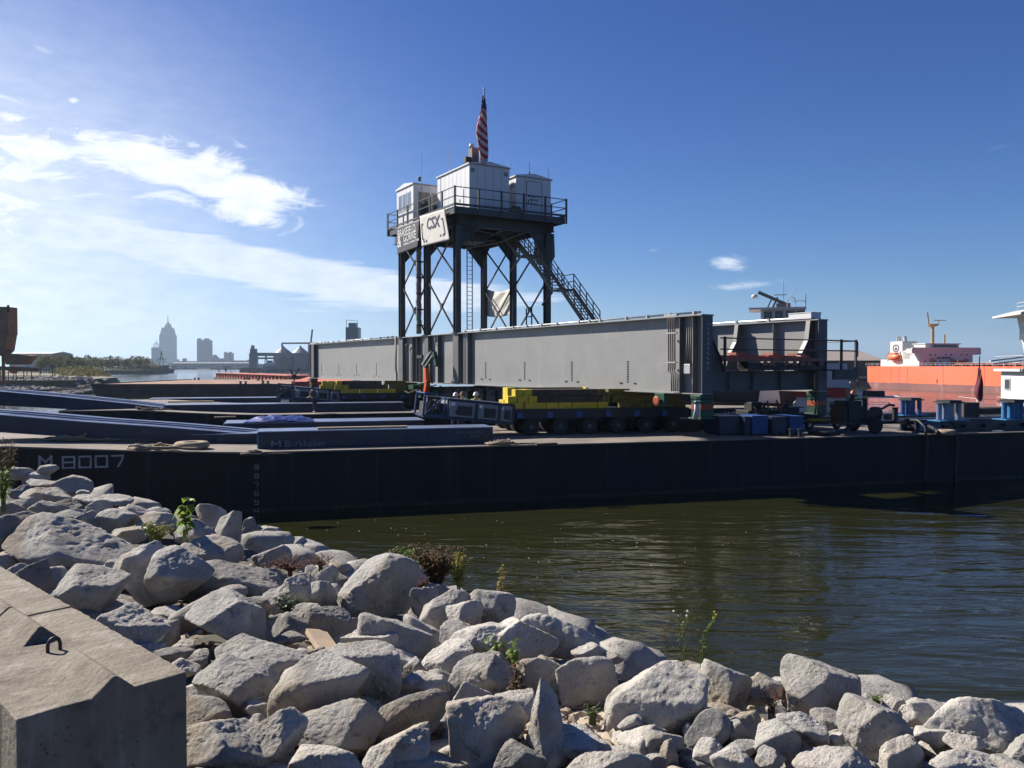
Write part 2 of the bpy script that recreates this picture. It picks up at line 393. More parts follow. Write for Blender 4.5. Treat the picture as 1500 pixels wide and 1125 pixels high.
struct(MB().add([(-9200, -9200, -6), (9200, -9200, -6), (9200, 9200, -6), (-9200, 9200, -6)], [(0, 1, 2, 3)]).build('river_bed', 'soil'))

CREST = [(6.6, -6), (5.9, 0), (5.1, 3.6), (3.5, 5.25), (2.4, 5.8), (1.25, 6.2), (.4, 6.9), (-.35, 7.7), (-1.8, 9.0), (-2.9, 10.4), (-4.4, 12.2), (-7.4, 15.0), (-10.5, 17.2), (-16, 20), (-24, 23.5), (-40, 27), (-60, 30)]
CP = np.array(CREST)
_SEG = [(a[0], a[1], b[0] - a[0], b[1] - a[1], (b[0] - a[0]) ** 2 + (b[1] - a[1]) ** 2) for a, b in zip(CREST, CREST[1:])]
def dcrest(X, Y):                      # signed distance beyond the crest line, positive on the water side
    best = 1e18; sg = 1
    for ax, ay, bx, by, L2 in _SEG:
        ux, uy = X - ax, Y - ay; t = (ux * bx + uy * by) / L2; t = 0 if t < 0 else (1 if t > 1 else t)
        d = (ux - bx * t) ** 2 + (uy - by * t) ** 2
        if d < best: best = d; sg = 1 if bx * uy - by * ux < 0 else -1
    return math.sqrt(best) * sg
def ground(X, Y):
    d = dcrest(X, Y)
    base = 3.02 + .035 * min(max(-d, 0), 9) if d < 0 else 3.02 - .62 * d
    return base + .06 * noise.noise(Vector((X * 1.1, Y * 1.1, 0)))
def bank():
    xs = np.concatenate([np.arange(-60, -14, 2.0), np.arange(-14, 9, .35), np.arange(9, 20, 1.5)])
    ys = np.concatenate([np.arange(-8, 1, 1.0), np.arange(1, 22, .35), np.arange(22, 44, 1.5)])
    vs = [(x, y, max(ground(x, y) - .20, -5.5)) for y in ys for x in xs]; nx = len(xs)
    fs = [(j * nx + i, j * nx + i + 1, (j + 1) * nx + i + 1, (j + 1) * nx + i) for j in range(len(ys) - 1) for i in range(nx - 1)]
    struct(MB().add(vs, fs).build('riverbank_ground', 'soil', smooth=True))
bank()

def skirt(name, top, z, run, depth, m, kind='structure'):
    """land with a flat top polygon (counter-clockwise) and a sloping shore"""
    n = len(top); P = [Vector((a, b, 0)) for a, b in top]; out = []
    for i in range(n):
        e1 = (P[i] - P[i - 1]).normalized(); e2 = (P[(i + 1) % n] - P[i]).normalized()
        nn = Vector((e1.y + e2.y, -(e1.x + e2.x), 0))
        out.append(P[i] + nn.normalized() * run)
    vs = [(p.x, p.y, z) for p in P] + [(p.x, p.y, -depth) for p in out]
    o = MB().add(vs, [tuple(range(n))] + [(i, n + i, n + (i + 1) % n, (i + 1) % n) for i in range(n)]).build(name, m)
    return struct(o, kind)
skirt('left_shore', [(-86, 162), (-95, 200), (-285, 520), (-236, 566), (-300, 640), (-900, 900), (-1500, 700), (-400, 120), (-150, 150), (-110, 158)], 2.6, 5, 4, 'land')
skirt('far_shore', [(-3500, 1500), (-900, 1460), (-420, 1445), (-200, 1500), (600, 1400), (3000, 1600), (4500, 8000), (-5500, 7000)], 2.5, 6, 4, 'land')
skirt('terminal_shore', [(-232, 760), (-150, 745), (20, 700), (120, 760), (100, 1150), (-180, 1100)], 2.2, 5, 4, 'land')
skirt('right_shore', [(40, 222), (108, 226), (300, 240), (900, 300), (1200, 900), (200, 620), (40, 420)], 2.4, 4, 4, 'land')

# ------------------------------------------------------------------ rocks
def ico(sub):
    import bmesh
    b = bmesh.new(); bmesh.ops.create_icosphere(b, subdivisions=sub, radius=1)
    v = np.array([x.co[:] for x in b.verts]); f = [tuple(q.index for q in x.verts) for x in b.faces]; b.free(); return v, f
ICO = {k: ico(k) for k in (1, 2, 3, 5, 6)}
def rock_mesh(hx, hy, hz, seed, sub=5, angular=1.0, tilt=0.0):
    rs = np.random.RandomState(seed); V, Fc = ICO[sub]
    n = rs.randint(11, 21); N = rs.normal(size=(n, 3)); N /= np.linalg.norm(N, axis=1)[:, None]
    D = rs.uniform(.60, .95, n)
    p = 24 * angular
    dots = np.maximum(V @ N.T, 0) / D
    r = (np.sum(dots ** p, axis=1) + .72 ** p) ** (-1 / p)
    P = V * r[:, None]
    P[:, 0] += rs.uniform(-.25, .25) * P[:, 2]; P[:, 1] += rs.uniform(-.2, .2) * P[:, 2]
    lo, hi = P.min(0), P.max(0); P = (P - (lo + hi) / 2) / ((hi - lo) / 2) * np.array([hx, hy, hz])
    if sub >= 3:
        s = (hx * hy * hz) ** (1 / 3); o = Vector(rs.uniform(0, 100, 3)); out = np.empty_like(P)
        nl = V * np.array([1 / hx, 1 / hy, 1 / hz]); nl /= np.linalg.norm(nl, axis=1)[:, None]
        fine = sub >= 5
        for i in range(len(P)):
            q = Vector(P[i]) / s
            h = .075 * noise.noise(q * 1.2 + o) + .026 * (abs(noise.noise(q * 3.0 + o)) * 2 - .5)
            if fine: h += .016 * (abs(noise.noise(q * 6 + o)) * 2 - .4) + .012 * noise.noise(q * 11 + o) - .03 * max(0, noise.noise(q * 2.6 - o) - .3) * 2 + .007 * noise.noise(q * 17 + o)
            out[i] = P[i] + nl[i] * (h * s)
        P = out
    if tilt:
        c, sn = math.cos(R(tilt)), math.sin(R(tilt)); x = P[:, 0] * c - P[:, 2] * sn; z = P[:, 0] * sn + P[:, 2] * c; P[:, 0] = x; P[:, 2] = z
    return P, Fc
RNUM = [0]
def rock_obj(P, Fc, loc, m, name='boulder'):
    me = bpy.data.meshes.new(name); me.from_pydata(P.tolist(), [], Fc); me.materials.append(MATS[m])
    me.polygons.foreach_set('use_smooth', [True] * len(me.polygons)); me.update()
    o = bpy.data.objects.new(name, me); col.objects.link(o); o.location = loc; RNUM[0] += 1
    return o
# x0, y0, x1, y1 of each boulder in the photo, then tilt, shade (p pale, g grey, d dark), label
RK = [(8,682,53,706,0,'g'),(55,680,86,698,0,'g'),(32,688,73,713,10,'g'),(76,693,143,726,-8,'g'),(35,702,86,716,-4,'g'),(14,712,48,729,0,'d'),(32,713,118,741,-4,'g'),(112,718,134,730,0,'g'),
(0,725,46,748,-8,'g'),(43,732,109,757,0,'g'),(112,724,195,750,-5,'g'),(-6,734,44,762,-12,'g'),(54,749,123,774,-3,'d'),(122,732,165,766,20,'g'),(138,743,203,780,5,'g'),(180,740,220,766,0,'g'),(203,751,262,776,0,'p'),
(289,734,328,772,10,'p'),(320,743,358,797,-14,'g'),(266,762,312,801,0,'g'),(356,759,380,786,0,'d'),(20,760,210,830,-11,'g','long weathered slab boulder lying behind the two concrete blocks'),(-12,748,52,822,-20,'d'),(162,772,218,796,0,'g'),
(170,799,243,890,18,'p','steep pale boulder standing beside the broad slab boulder'),(268,786,352,832,-4,'g'),(210,802,302,900,-22,'g'),(262,820,415,876,-3,'d','long flat-topped oval boulder perched across others behind the plank'),(24,815,84,876,-8,'d'),
(70,830,175,918,-6,'g','big cracked boulder touching the edge of the upper concrete block'),(155,820,183,846,0,'g'),(141,887,250,964,-6,'p','rounded pale boulder beside the joint of the concrete blocks'),(250,882,322,926,24,'g'),
(281,862,385,968,22,'g','boulder with a slanting lit face right of the rounded pale one'),(2,825,52,850,0,'g'),
(352,768,392,792,0,'d'),(374,768,416,797,-16,'g'),(368,797,429,830,0,'g'),(429,793,494,828,-12,'g'),(419,788,447,806,0,'g'),(408,838,469,894,-8,'p'),(441,851,492,892,0,'g'),
(489,811,612,904,0,'g','large round-shouldered boulder on the crest in front of the brown bush'),(462,830,494,862,0,'g'),(593,826,649,868,-12,'g'),(600,862,640,902,0,'g'),(617,866,690,922,10,'g'),(677,860,752,927,-14,'g'),(654,881,710,928,18,'p'),
(525,900,637,965,-12,'g'),(398,897,464,940,-8,'d'),(434,887,517,934,0,'d'),(315,936,452,1004,-3,'g','wide blocky boulder lying below the wooden plank'),(504,918,604,970,-6,'p'),(490,938,590,1042,4,'g','tall cleft boulder propping up the end of the plank'),(408,958,538,1074,-4,'g','smooth leaning boulder with one bright left edge'),
(590,963,622,999,14,'g'),(617,943,694,988,8,'p'),(588,981,657,1027,10,'p'),(656,908,772,968,6,'p'),(449,948,476,974,0,'d'),(395,927,450,948,0,'d'),(284,967,399,1060,-8,'g','dark-faced boulder with a smooth dip right of the concrete block corner'),
(223,946,281,978,0,'d'),(249,966,293,994,-14,'p'),(266,1000,306,1024,0,'p'),(256,1020,342,1070,-10,'d'),(246,1050,400,1140,-14,'g','broad low boulder against the end face of the concrete block'),(190,1078,268,1140,10,'d'),(322,1057,369,1088,8,'p'),(347,1048,402,1112,30,'p'),
(346,1046,446,1125,0,'g'),(423,1027,560,1108,0,'g','humped dark boulder below the smooth leaning boulder'),(426,1093,536,1150,0,'p'),(533,1060,631,1150,4,'p'),(556,1014,656,1095,0,'d'),(660,996,724,1044,0,'p'),(654,1013,766,1126,-6,'p','tall pale boulder left of the pointed upright stone'),(563,1100,684,1150,0,'g'),
(650,961,748,1032,12,'g'),(358,1028,402,1054,0,'g'),(336,1055,368,1090,0,'g'),(411,976,451,1010,20,'p'),(752,895,878,962,-12,'p'),(725,907,812,978,-12,'p'),(843,911,921,956,-8,'g'),
(898,936,958,970,0,'p'),(837,944,892,972,0,'p'),(814,955,906,1043,-8,'p','faceted pale boulder above the patch of gravel'),(916,949,1033,988,6,'p'),(886,975,1034,1086,0,'p','biggest pale boulder with a pitted flat face right of the gravel'),(1020,973,1105,1062,-20,'g'),(1022,956,1084,985,0,'g'),
(758,965,818,1012,0,'g'),(690,960,752,1022,0,'g'),(767,1003,830,1135,0,'g','pointed stone standing upright like a finger beside the gravel'),(723,1086,799,1140,0,'d'),(815,1068,892,1114,-6,'p'),(826,1090,948,1150,4,'p'),(938,1063,998,1104,12,'g'),(1006,1083,1062,1126,8,'p'),
(1003,1043,1072,1097,0,'d'),(1053,1053,1102,1095,0,'d'),(966,1086,992,1122,0,'g'),(943,1104,978,1134,0,'g'),(1043,1098,1108,1140,0,'p'),(1062,1085,1112,1108,0,'g'),
(1088,962,1159,1006,-6,'g'),(1150,966,1264,1049,-6,'g','big angular boulder with a straight right edge at the waterline'),(1123,989,1163,1027,0,'g'),(1151,995,1215,1061,4,'g'),(1083,988,1142,1038,-20,'g'),(1190,1042,1237,1078,0,'g'),(1103,1054,1169,1117,6,'g'),
(1138,1046,1217,1102,-14,'p'),(1234,1020,1327,1121,4,'g','lichen-mottled diamond-shaped boulder beside a green sprig'),(1289,1019,1329,1044,0,'p'),(1323,1027,1382,1072,0,'p'),(1356,1014,1515,1107,-10,'p','large domed boulder at the right edge of the bank'),(1454,1018,1545,1064,0,'p'),
(1290,1081,1357,1140,0,'p'),(1351,1095,1492,1150,0,'p'),(1168,1096,1274,1145,0,'p'),(1103,1098,1152,1134,0,'g'),(1333,1063,1387,1092,0,'p'),(1208,1074,1237,1094,0,'p'),(1385,1078,1440,1112,0,'p'),(1465,1078,1545,1135,0,'g'),
(780,960,824,984,0,'g'),(880,955,912,975,0,'g'),(1000,1060,1020,1082,0,'p'),(1060,1040,1084,1056,0,'g'),(1160,1056,1185,1076,0,'p'),(872,1108,905,1128,0,'g'),(905,1048,945,1072,0,'g')]
TINT = {'p': 'rock_pale', 'g': 'rock_grey', 'd': 'rock_dark'}
PLACED = []
SIDE = ['left of', 'right of']
def describe(X, Y, s, shade):
    size = 'large' if s > .34 else ('medium' if s > .2 else 'small')
    hue = {'p': 'pale', 'g': 'grey', 'd': 'dark grey'}[shade]
    return size, hue
LMARK = [(120, 1000, 'the front concrete block'), (30, 870, 'the rear concrete block'), (275, 760, 'the green leafy sapling'), (630, 830, 'the brown bush'), (480, 940, 'the wooden plank'), (550, 858, 'the round-shouldered crest boulder'),
         (800, 1065, 'the upright pointed stone'), (850, 1040, 'the gravel patch'), (960, 1030, 'the biggest pale boulder'), (745, 980, 'the leggy yellow-leaved weed'), (1010, 930, 'the thin flowering stalks'), (1280, 1070, 'the diamond-shaped boulder'),
         (1430, 1060, 'the domed right-edge boulder'), (1205, 1005, 'the straight-edged waterline boulder'), (115, 795, 'the long slab boulder'), (340, 848, 'the flat-topped oval boulder'), (10, 660, 'the grassy weed'), (110, 672, 'the number on the barge hull'),
         (430, 820, 'the red twigs'), (700, 1070, 'the tall pale boulder'), (345, 1010, 'the dark-faced boulder'), (490, 1065, 'the humped dark boulder'), (235, 785, 'the yellow-green tuft'), (1200, 1120, 'the low slab at the bottom edge')]
USED = {}
def rock_label(px, py, s, shade, w_, h_):
    size, hue = describe(0, 0, s, shade)
    shp = 'flat' if w_ > 1.9 * h_ else ('tall' if h_ > w_ * .95 else ('blocky' if w_ > 1.35 * h_ else 'rounded'))
    c = sorted(((math.hypot(px - a, (py - b) * 1.3), a, b, nm) for a, b, nm in LMARK))
    opts = []
    for d, a, b, nm in c[:5]:
        dx, dy = px - a, py - b
        rel = ('right of' if dx > 0 else 'left of') if abs(dx) > abs(dy) * 1.3 else ('below' if dy > 0 else 'behind')
        near = 'just ' if d < 55 else ('well ' if d > 120 else '')
        opts.append(f'{size} {shp} {hue} boulder {near}{rel} {nm}')
        if abs(dx) > 12 and abs(dy) > 12: opts.append(f'{size} {shp} {hue} boulder {near}{"below" if dy > 0 else "behind"} and to the {"right" if dx > 0 else "left"} of {nm}')
    for o in opts:
        if o not in USED and len(o.split()) < 17: USED[o] = 1; return o
    for o in opts:
        for ad in ('partly buried', 'half hidden', 'wedged', 'low-lying', 'tilted'):
            q = o.replace(' boulder', f' {ad} boulder')
            if q not in USED and len(q.split()) < 17: USED[q] = 1; return q
    return opts[0]
def surf_hit(x, y, off=0.0):
    d = ray(x, y); o = Vector((0, 0, E)); lo = None; t = 2.2
    while t < 40:
        p = o + d * t
        if p.z < ground(p.x, p.y) + off: return p
        t += .06
    return o + d * 20
for k, r_ in enumerate(RK):
    x0, y0, x1, y1, tl, sh = r_[:6]
    cx, cy = (x0 + x1) / 2, (y0 + y1) / 2; wp, hp = x1 - x0, y1 - y0
    hit = surf_hit(cx, y1 - .3 * hp, .0); Z = hit.y
    if Z > 17: Z = 17
    c = at(cx, cy, Z + .0)
    hx = wp / 2 * Z / F; hv = hp / 2 * Z / F
    a = math.atan((cy - HZ) / F); dep = max(.75 * hx, .8 * hv) * (1.0 if wp < 1.9 * hp else .8)
    # apparent height = hz*cos + depth*sin
    hz = max(hv * .6, (hv ** 2 - (dep * math.sin(a)) ** 2)) ** 1 if False else math.sqrt(max(hv ** 2 - (dep * math.sin(a)) ** 2, (hv * .6) ** 2)) / math.cos(a)
    tl_r = -tl
    if tl: hz *= .86; hx *= 1.02
    pointed = 'finger' in (r_[6] if len(r_) > 6 else '')
    P, Fc = rock_mesh(hx * (1.06 if cx > 160 or cy > 715 else .92), dep, hz * (1.10 if cx > 160 or cy > 715 else .92), 100 + k, 6 if max(wp, hp) > 75 else 5, 1.0 if sh != 'p' else 1.2, tl)
    if pointed:
        tt = (P[:, 2] - P[:, 2].min()) / (P[:, 2].max() - P[:, 2].min()); P[:, 0] *= 1.15 - .62 * tt; P[:, 1] *= 1.1 - .5 * tt
    o = rock_obj(P, Fc, c, TINT[sh]); PLACED.append((c.x, c.y, c.z, max(hx, dep, hz)))
    s = (hx * dep * hz) ** (1 / 3)
    lab = r_[6] if len(r_) > 6 else rock_label(cx, cy, s, sh, wp, hp)
    tag(o, lab, 'boulder', 'riprap boulders on the riverbank')
# smaller filler rocks bedded between and under the boulders, and along the slope to the water
rs = random.Random(11); nf = 0; tries = 0
while nf < 160 and tries < 9000:
    tries += 1
    px, py = rs.uniform(-10, 1510), rs.uniform(690, 1140)
    if px < 275 and py > 850 + px * .55: continue
    if 800 < px < 905 and 1010 < py < 1075: continue
    hit = surf_hit(px, py)
    if hit.y > 17 or dcrest(hit.x, hit.y) > .25: continue
    s = rs.uniform(.07, .17) * (1 + hit.y / 26)
    z = ground(hit.x, hit.y) - .12 + s * .2
    if sum(1 for (a, b, cc, q) in PLACED if math.dist((a, b, cc), (hit.x, hit.y, z)) < q * .42 + s * .55) > 0: continue
    sh = rs.choice('ppggd'); P, Fc = rock_mesh(s * rs.uniform(.9, 1.4), s, s * rs.uniform(.6, .95), 900 + nf, 5 if s * F / hit.y > 18 else 3, 1, rs.uniform(-25, 25))
    o = rock_obj(P, Fc, (hit.x, hit.y, z), TINT[sh], 'stone'); PLACED.append((hit.x, hit.y, z, s)); nf += 1
    tag(o, rock_label(px, py, s * .8, sh, 10, 8).replace('boulder', 'stone', 1), 'stone', 'smaller stones wedged between the boulders')
# the mass of rock below the crest and beside the frame
mb = MB()
for i in range(900):
    t_ = rs.random(); k = rs.randint(0, len(CREST) - 2); a, b = CP[k], CP[k + 1]; p = a + (b - a) * t_
    ab = (b - a) / np.linalg.norm(b - a); nn = np.array([ab[1], -ab[0]])
    q = p + nn * rs.uniform(.55, 5.6); dcv = dcrest(q[0], q[1])
    if dcv < .5 or q[0] < -34: continue
    s = rs.uniform(.2, .5); P, Fc = rock_mesh(s * rs.uniform(.9, 1.3), s, s * .8, 3000 + i, 3, 1)
    mb.add((P + np.array([q[0], q[1], ground(q[0], q[1]) - s * .12])).tolist(), Fc)
for i in range(420):
    X, Y = rs.uniform(-26, 6), rs.uniform(-6, 18)
    d = dcrest(X, Y); inside = Y > 1.5 and abs(X) < .66 * Y + .5
    if d > -.3 or inside or (abs(X) < 1.2 and abs(Y) < 1.6) or (-6.5 < X < -1.0 and 1.5 < Y < 9): continue
    s = rs.uniform(.18, .42); P, Fc = rock_mesh(s * 1.2, s, s * .8, 5000 + i, 3, 1)
    mb.add((P + np.array([X, Y, ground(X, Y) + s * .1])).tolist(), Fc)
o = mb.build('riprap', 'rock_grey', smooth=True); o['kind'] = 'stuff'
# chips and gravel in the gaps
mb = MB()
for i in range(3200):
    if i < 900: px, py = rs.gauss(855, 34), rs.gauss(1045, 26)
    else: px, py = rs.uniform(200, 1500), rs.uniform(780, 1125)
    if px < 275 and py > 850 + px * .55: continue
    d = ray(px, py); g0 = 3.1; t_ = (g0 - E) / d.z; X, Y = d.x * t_, d.y * t_
    if Y > 14 or dcrest(X, Y) > .2: continue
    s = rs.uniform(.008, .028) * (1.3 if i > 900 else 1)
    if rs.random() < .12: s *= 2.2
    V, Fc = ICO[1]; P = V * np.array([s * rs.uniform(.7, 1.5), s, s * .7]) * (1 + .25 * np.random.RandomState(i).normal(size=(len(V), 1)))
    mb.add((P + np.array([X, Y, ground(X, Y) - (.20 if i > 900 else .10) + s * .4])).tolist(), Fc)
o = mb.build('gravel', 'gravel'); o['kind'] = 'stuff'
# far riprap mound on the left shore
mb = MB()
for i in range(2600):
    t_ = rs.random(); X = -122 + t_ * 40; zz = rs.uniform(-.2, 3.0); Y = 150 + (t_ * 9 if t_ < .8 else 7.2) + zz * 3.0 + rs.uniform(0, 12) * (zz > 2.6)
    if t_ > .82: zz *= max(0, 1 - (t_ - .82) / .22)
    s = rs.uniform(.2, .6); P, Fc = rock_mesh(s * 1.2, s, s * .8, 7000 + i, 2, 1)
    mb.add((P + np.array([X, Y, zz])).tolist(), Fc)
o = mb.build('rock_mound', 'rock_dark'); o['kind'] = 'stuff'
skirt('mound_core', [(-160, 160), (-122, 158), (-92, 166), (-86, 174), (-160, 200)], 2.7, 7, 1, 'soil')

# ------------------------------------------------------------------ concrete blocks
BA = Vector((-1.37, 3.49, 0)); BL = Vector((-.72, .694, 0)).normalized(); BWd = Vector((.694, .72, 0)).normalized()
BROT = math.atan2(BL.y, BL.x)           # local x along the block, local y to its left (= -BWd)
BTOP = E - 1.29
def concrete_block(off, label, ridges, seed):
    base = BA + BL * off; t = thing('concrete_block', label, 'concrete block', (base.x, base.y, BTOP - .95), BROT, 'concrete blocks at the foot of the picture')
    L = 1.37 if off == 0 else 1.6; H = .95; Wd = .64
    import bmesh
    # cross-section (y to the left, z up), ends chamfered
    prof = [(0, 0), (0, H), (.16, H - .002), (.215, H - .004), (.30, H - .004), (.38, H - .006), (.5, H - .004), (Wd, H - .008), (Wd + .004, 0)]
    vs = []; n = len(prof); NX = 40
    rr = random.Random(seed)
    for i in range(NX + 1):
        x = .006 + (L - .012) * i / NX
        for (y, z) in prof:
            j = .0035 if z > 0 else 0
            vs.append((x + rr.uniform(-j, j) * .3, y + rr.uniform(-j, j), z + rr.uniform(-j, j) * .4))
    fs = [(i * n + k, i * n + (k + 1) % n, (i + 1) * n + (k + 1) % n, (i + 1) * n + k) for i in range(NX) for k in range(n)]
    fs += [tuple(range(n)), tuple(NX * n + k for k in range(n))[::-1]]
    MB().add(vs, fs).build('block_body', 'concrete', t, bevel=.006)
    for (a, b, ca_, cb_) in ridges:      # ridge pieces, triangular with sloping cut ends
        pr = [(.212, 0), (.286, .068), (.30, .068), (.385, 0), (.385, -.03), (.212, -.03)]
        vv = [(a + (ca_ if z > 0 else 0), y, H - .008 + z) for y, z in pr] + [(b - (cb_ if z > 0 else 0), y, H - .008 + z) for y, z in pr]
        m_ = len(pr)
        MB().add(vv, [tuple(range(m_)), tuple(range(m_, 2 * m_))[::-1]] + [(k, (k + 1) % m_, m_ + (k + 1) % m_, m_ + k) for k in range(m_)]).build('ridge', 'concrete', t, bevel=.006)
    lp = [(.70,   .30 + .026 * math.cos(math.pi * k / 10), H + .02 + .035 * math.sin(math.pi * k / 10)) for k in range(11)]
    lp = [(.70, lp[0][1], H - .08)] + lp + [(.70, lp[-1][1], H - .08)]
    MB().tube(lp, .008, 10).build('lifting_loop', 'iron_old', t, smooth=True)
    return t
concrete_block(0, 'front weathered concrete block with a ridge and iron lifting loop, at the bottom left corner', [(.003, .50, 0, .03), (.86, 1.365, .05, 0)], 3)
b2 = concrete_block(1.385, 'rear concrete block butted end to end behind the front one, cut by the left edge', [(.0, .4, 0, .03), (.75, 1.58, .03, 0)], 4)
# plank
pk = Vector(at(462, 925, 6.9)); pe = Vector(at(510, 985, 6.1)) + Vector((0, .0, -.05))
o = MB().beam((0, 0, 0), pe - pk, .17, .045, up=(.55, -.75, .5)).build('wooden_plank', 'timber_pale', loc=pk, bevel=.003)
tag(o, 'short sawn wooden plank sticking up between two boulders', 'plank')
#@@PART3
# ================================================================== BARGES
BPH = R(15.5); P0 = Vector((-9.25, 30.05, 0)); DZ = 2.2
BU = Vector((math.cos(BPH), math.sin(BPH), 0)); BV = Vector((-math.sin(BPH), math.cos(BPH), 0))
def uv(p):                                   # world -> barge frame
    d = Vector((p.x, p.y, 0)) - P0; return d.dot(BU), d.dot(BV)
def bw(u, v, z=0): p = P0 + BU * u + BV * v; return Vector((p.x, p.y, z))
def sheer(u): return .42 * max(0, min(1, (-u) / 8.0)) ** 1.3
def barge(name, label, v0, v1, u0, u1, zt, hullm, deckm, rake=True):
    t = thing(name, label, 'barge', bw(0, v0), BPH, 'deck barges moored side by side')
    W = v1 - v0; us = [u0, u0 + 1, u0 + 3, -10, -8, -6.5, -5, -3.5, -2, -1, 0, 12, 24, 36, u1]
    us = sorted({u for u in us if u0 <= u <= u1}); vs = []
    for u in us:
        rz = max(0, (-(u) - 1) / max(1, -u0 - 1)) if rake else 0
        zb = -.75 + 2.4 * rz ** 1.5 if u < -1 else -.75
        for (y, z) in ((0, zb), (0, zt - .06 + sheer(u)), (W, zt - .06 + sheer(u)), (W, zb)): vs.append((u, y, z))
    n = len(us); fs = [(0, 1, 2, 3), tuple(4 * (n - 1) + k for k in (3, 2, 1, 0))]
    for i in range(n - 1):
        for k in (0, 2, 3): fs.append((4 * i + k, 4 * i + (k + 1) % 4, 4 * i + 4 + (k + 1) % 4, 4 * i + 4 + k))
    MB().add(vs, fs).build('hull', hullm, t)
    vs = []
    for u in us:
        for (y, z) in ((-.0, -.06), (-.0, .0), (W, 0), (W, -.06)): vs.append((u, y, zt + z + sheer(u)))
    fs = [(0, 1, 2, 3), tuple(4 * (n - 1) + k for k in (3, 2, 1, 0))] + [(4 * i + k, 4 * i + (k + 1) % 4, 4 * i + 4 + (k + 1) % 4, 4 * i + 4 + k) for i in range(n - 1) for k in range(4)]
    d = MB().add(vs, fs).build('deck_plate', deckm, t)
    g = MB()
    for i in range(n - 1): g.beam((us[i], -.03, zt - .07 + sheer(us[i])), (us[i + 1], -.03, zt - .07 + sheer(us[i + 1])), .07, .06)
    g.build('rub_rail', hullm, t)
    for k_ in range(int((u1 - 2) / 3.1)): MB().box(1.2 + k_ * 3.1, 1.24 + k_ * 3.1, -.006, 0, -.3, zt - .12).build('weld_seam', 'hull_seam', t)
    MB().box(-.5, u1, -.004, 0, -.1, .16).build('waterline_stain', 'hull_scum', t)
    return t
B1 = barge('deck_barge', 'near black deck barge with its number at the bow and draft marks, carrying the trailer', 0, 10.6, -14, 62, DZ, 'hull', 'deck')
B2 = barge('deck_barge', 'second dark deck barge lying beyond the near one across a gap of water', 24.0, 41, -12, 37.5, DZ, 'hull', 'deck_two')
# hull lettering
def htext(body, x, y, h, m='letter_hull', sxx=1.0, vv=-.035, b=0.0, par=B1):
    p = on(x, y, 1)                          # intersect with the hull plane v = vv
    d = ray(x, y); nrm = BV; k = (P0 + BV * vv - Vector((0, 0, E))).dot(nrm) / d.dot(nrm); p = Vector((0, 0, E)) + d * k
    u, v = uv(p); return text(body, h, m, par, (u, vv, p.z), (math.pi / 2, 0, 0), sx_=sxx, bold=b)
def block_letters(body, x, y, cw, ch, m, gap=.3, st=.12, vv=-.03, par=B1, name='lettering'):
    """stencilled square characters, each drawn with straight strokes"""
    G = {'8': 'abcdefg', '0': 'abcdef', '7': 'abc', '9': 'abcdfg', '6': 'acdefg', '5': 'acdfg', '4': 'bcfg', 'M': 'fbceVW', 'T': 'af', '1': 'bc', '3': 'abcdg', 'S': 'acdfg'}
    d = ray(x, y); k = (P0 + BV * vv - Vector((0, 0, E))).dot(BV) / d.dot(BV); p = Vector((0, 0, E)) + d * k; u, _ = uv(p)
    mb = MB(); cx = u; z0 = p.z; t_ = st * ch
    for c in body:
        if c == ' ': cx += cw * .8; continue
        q = {'a': ((0, ch), (cw, ch)), 'g': ((0, ch / 2), (cw, ch / 2)), 'd': ((0, 0), (cw, 0)), 'f': ((0, ch / 2), (0, ch)), 'b': ((cw, ch / 2), (cw, ch)), 'e': ((0, 0), (0, ch / 2)), 'c': ((cw, 0), (cw, ch / 2)),
             'V': ((0, ch), (cw / 2, ch * .45)), 'W': ((cw, ch), (cw / 2, ch * .45))}
        if c == '7': q['c'] = ((cw * .55, 0), (cw * .9, ch * .6)); q['b'] = ((cw * .9, ch * .6), (cw, ch))
        for s in G[c]:
            (a, b), (e, f) = q[s]; L = math.hypot(e - a, f - b) or 1; ex, ey = (e - a) / L * t_ * .45, (f - b) / L * t_ * .45
            mb.beam((cx + a - ex, vv + .001 * 'abcdefgVW'.index(s), z0 + b - ey), (cx + e + ex, vv + .001 * 'abcdefgVW'.index(s), z0 + f + ey), t_, .006, up=(0, 1, 0))
        cx += cw + gap * cw
    return mb.build(name, m, par)
block_letters('M', 58, 684.5, .36, .36, 'letter_hull', st=.2)
block_letters('8007', 92, 685.5, .36, .37, 'letter_hull', st=.16, gap=.42)
for i, c in enumerate('987654'):
    block_letters(c, 373, 687.5 + 12.9 * i, .13, .15, 'letter_hull', st=.13, name='draft_mark')
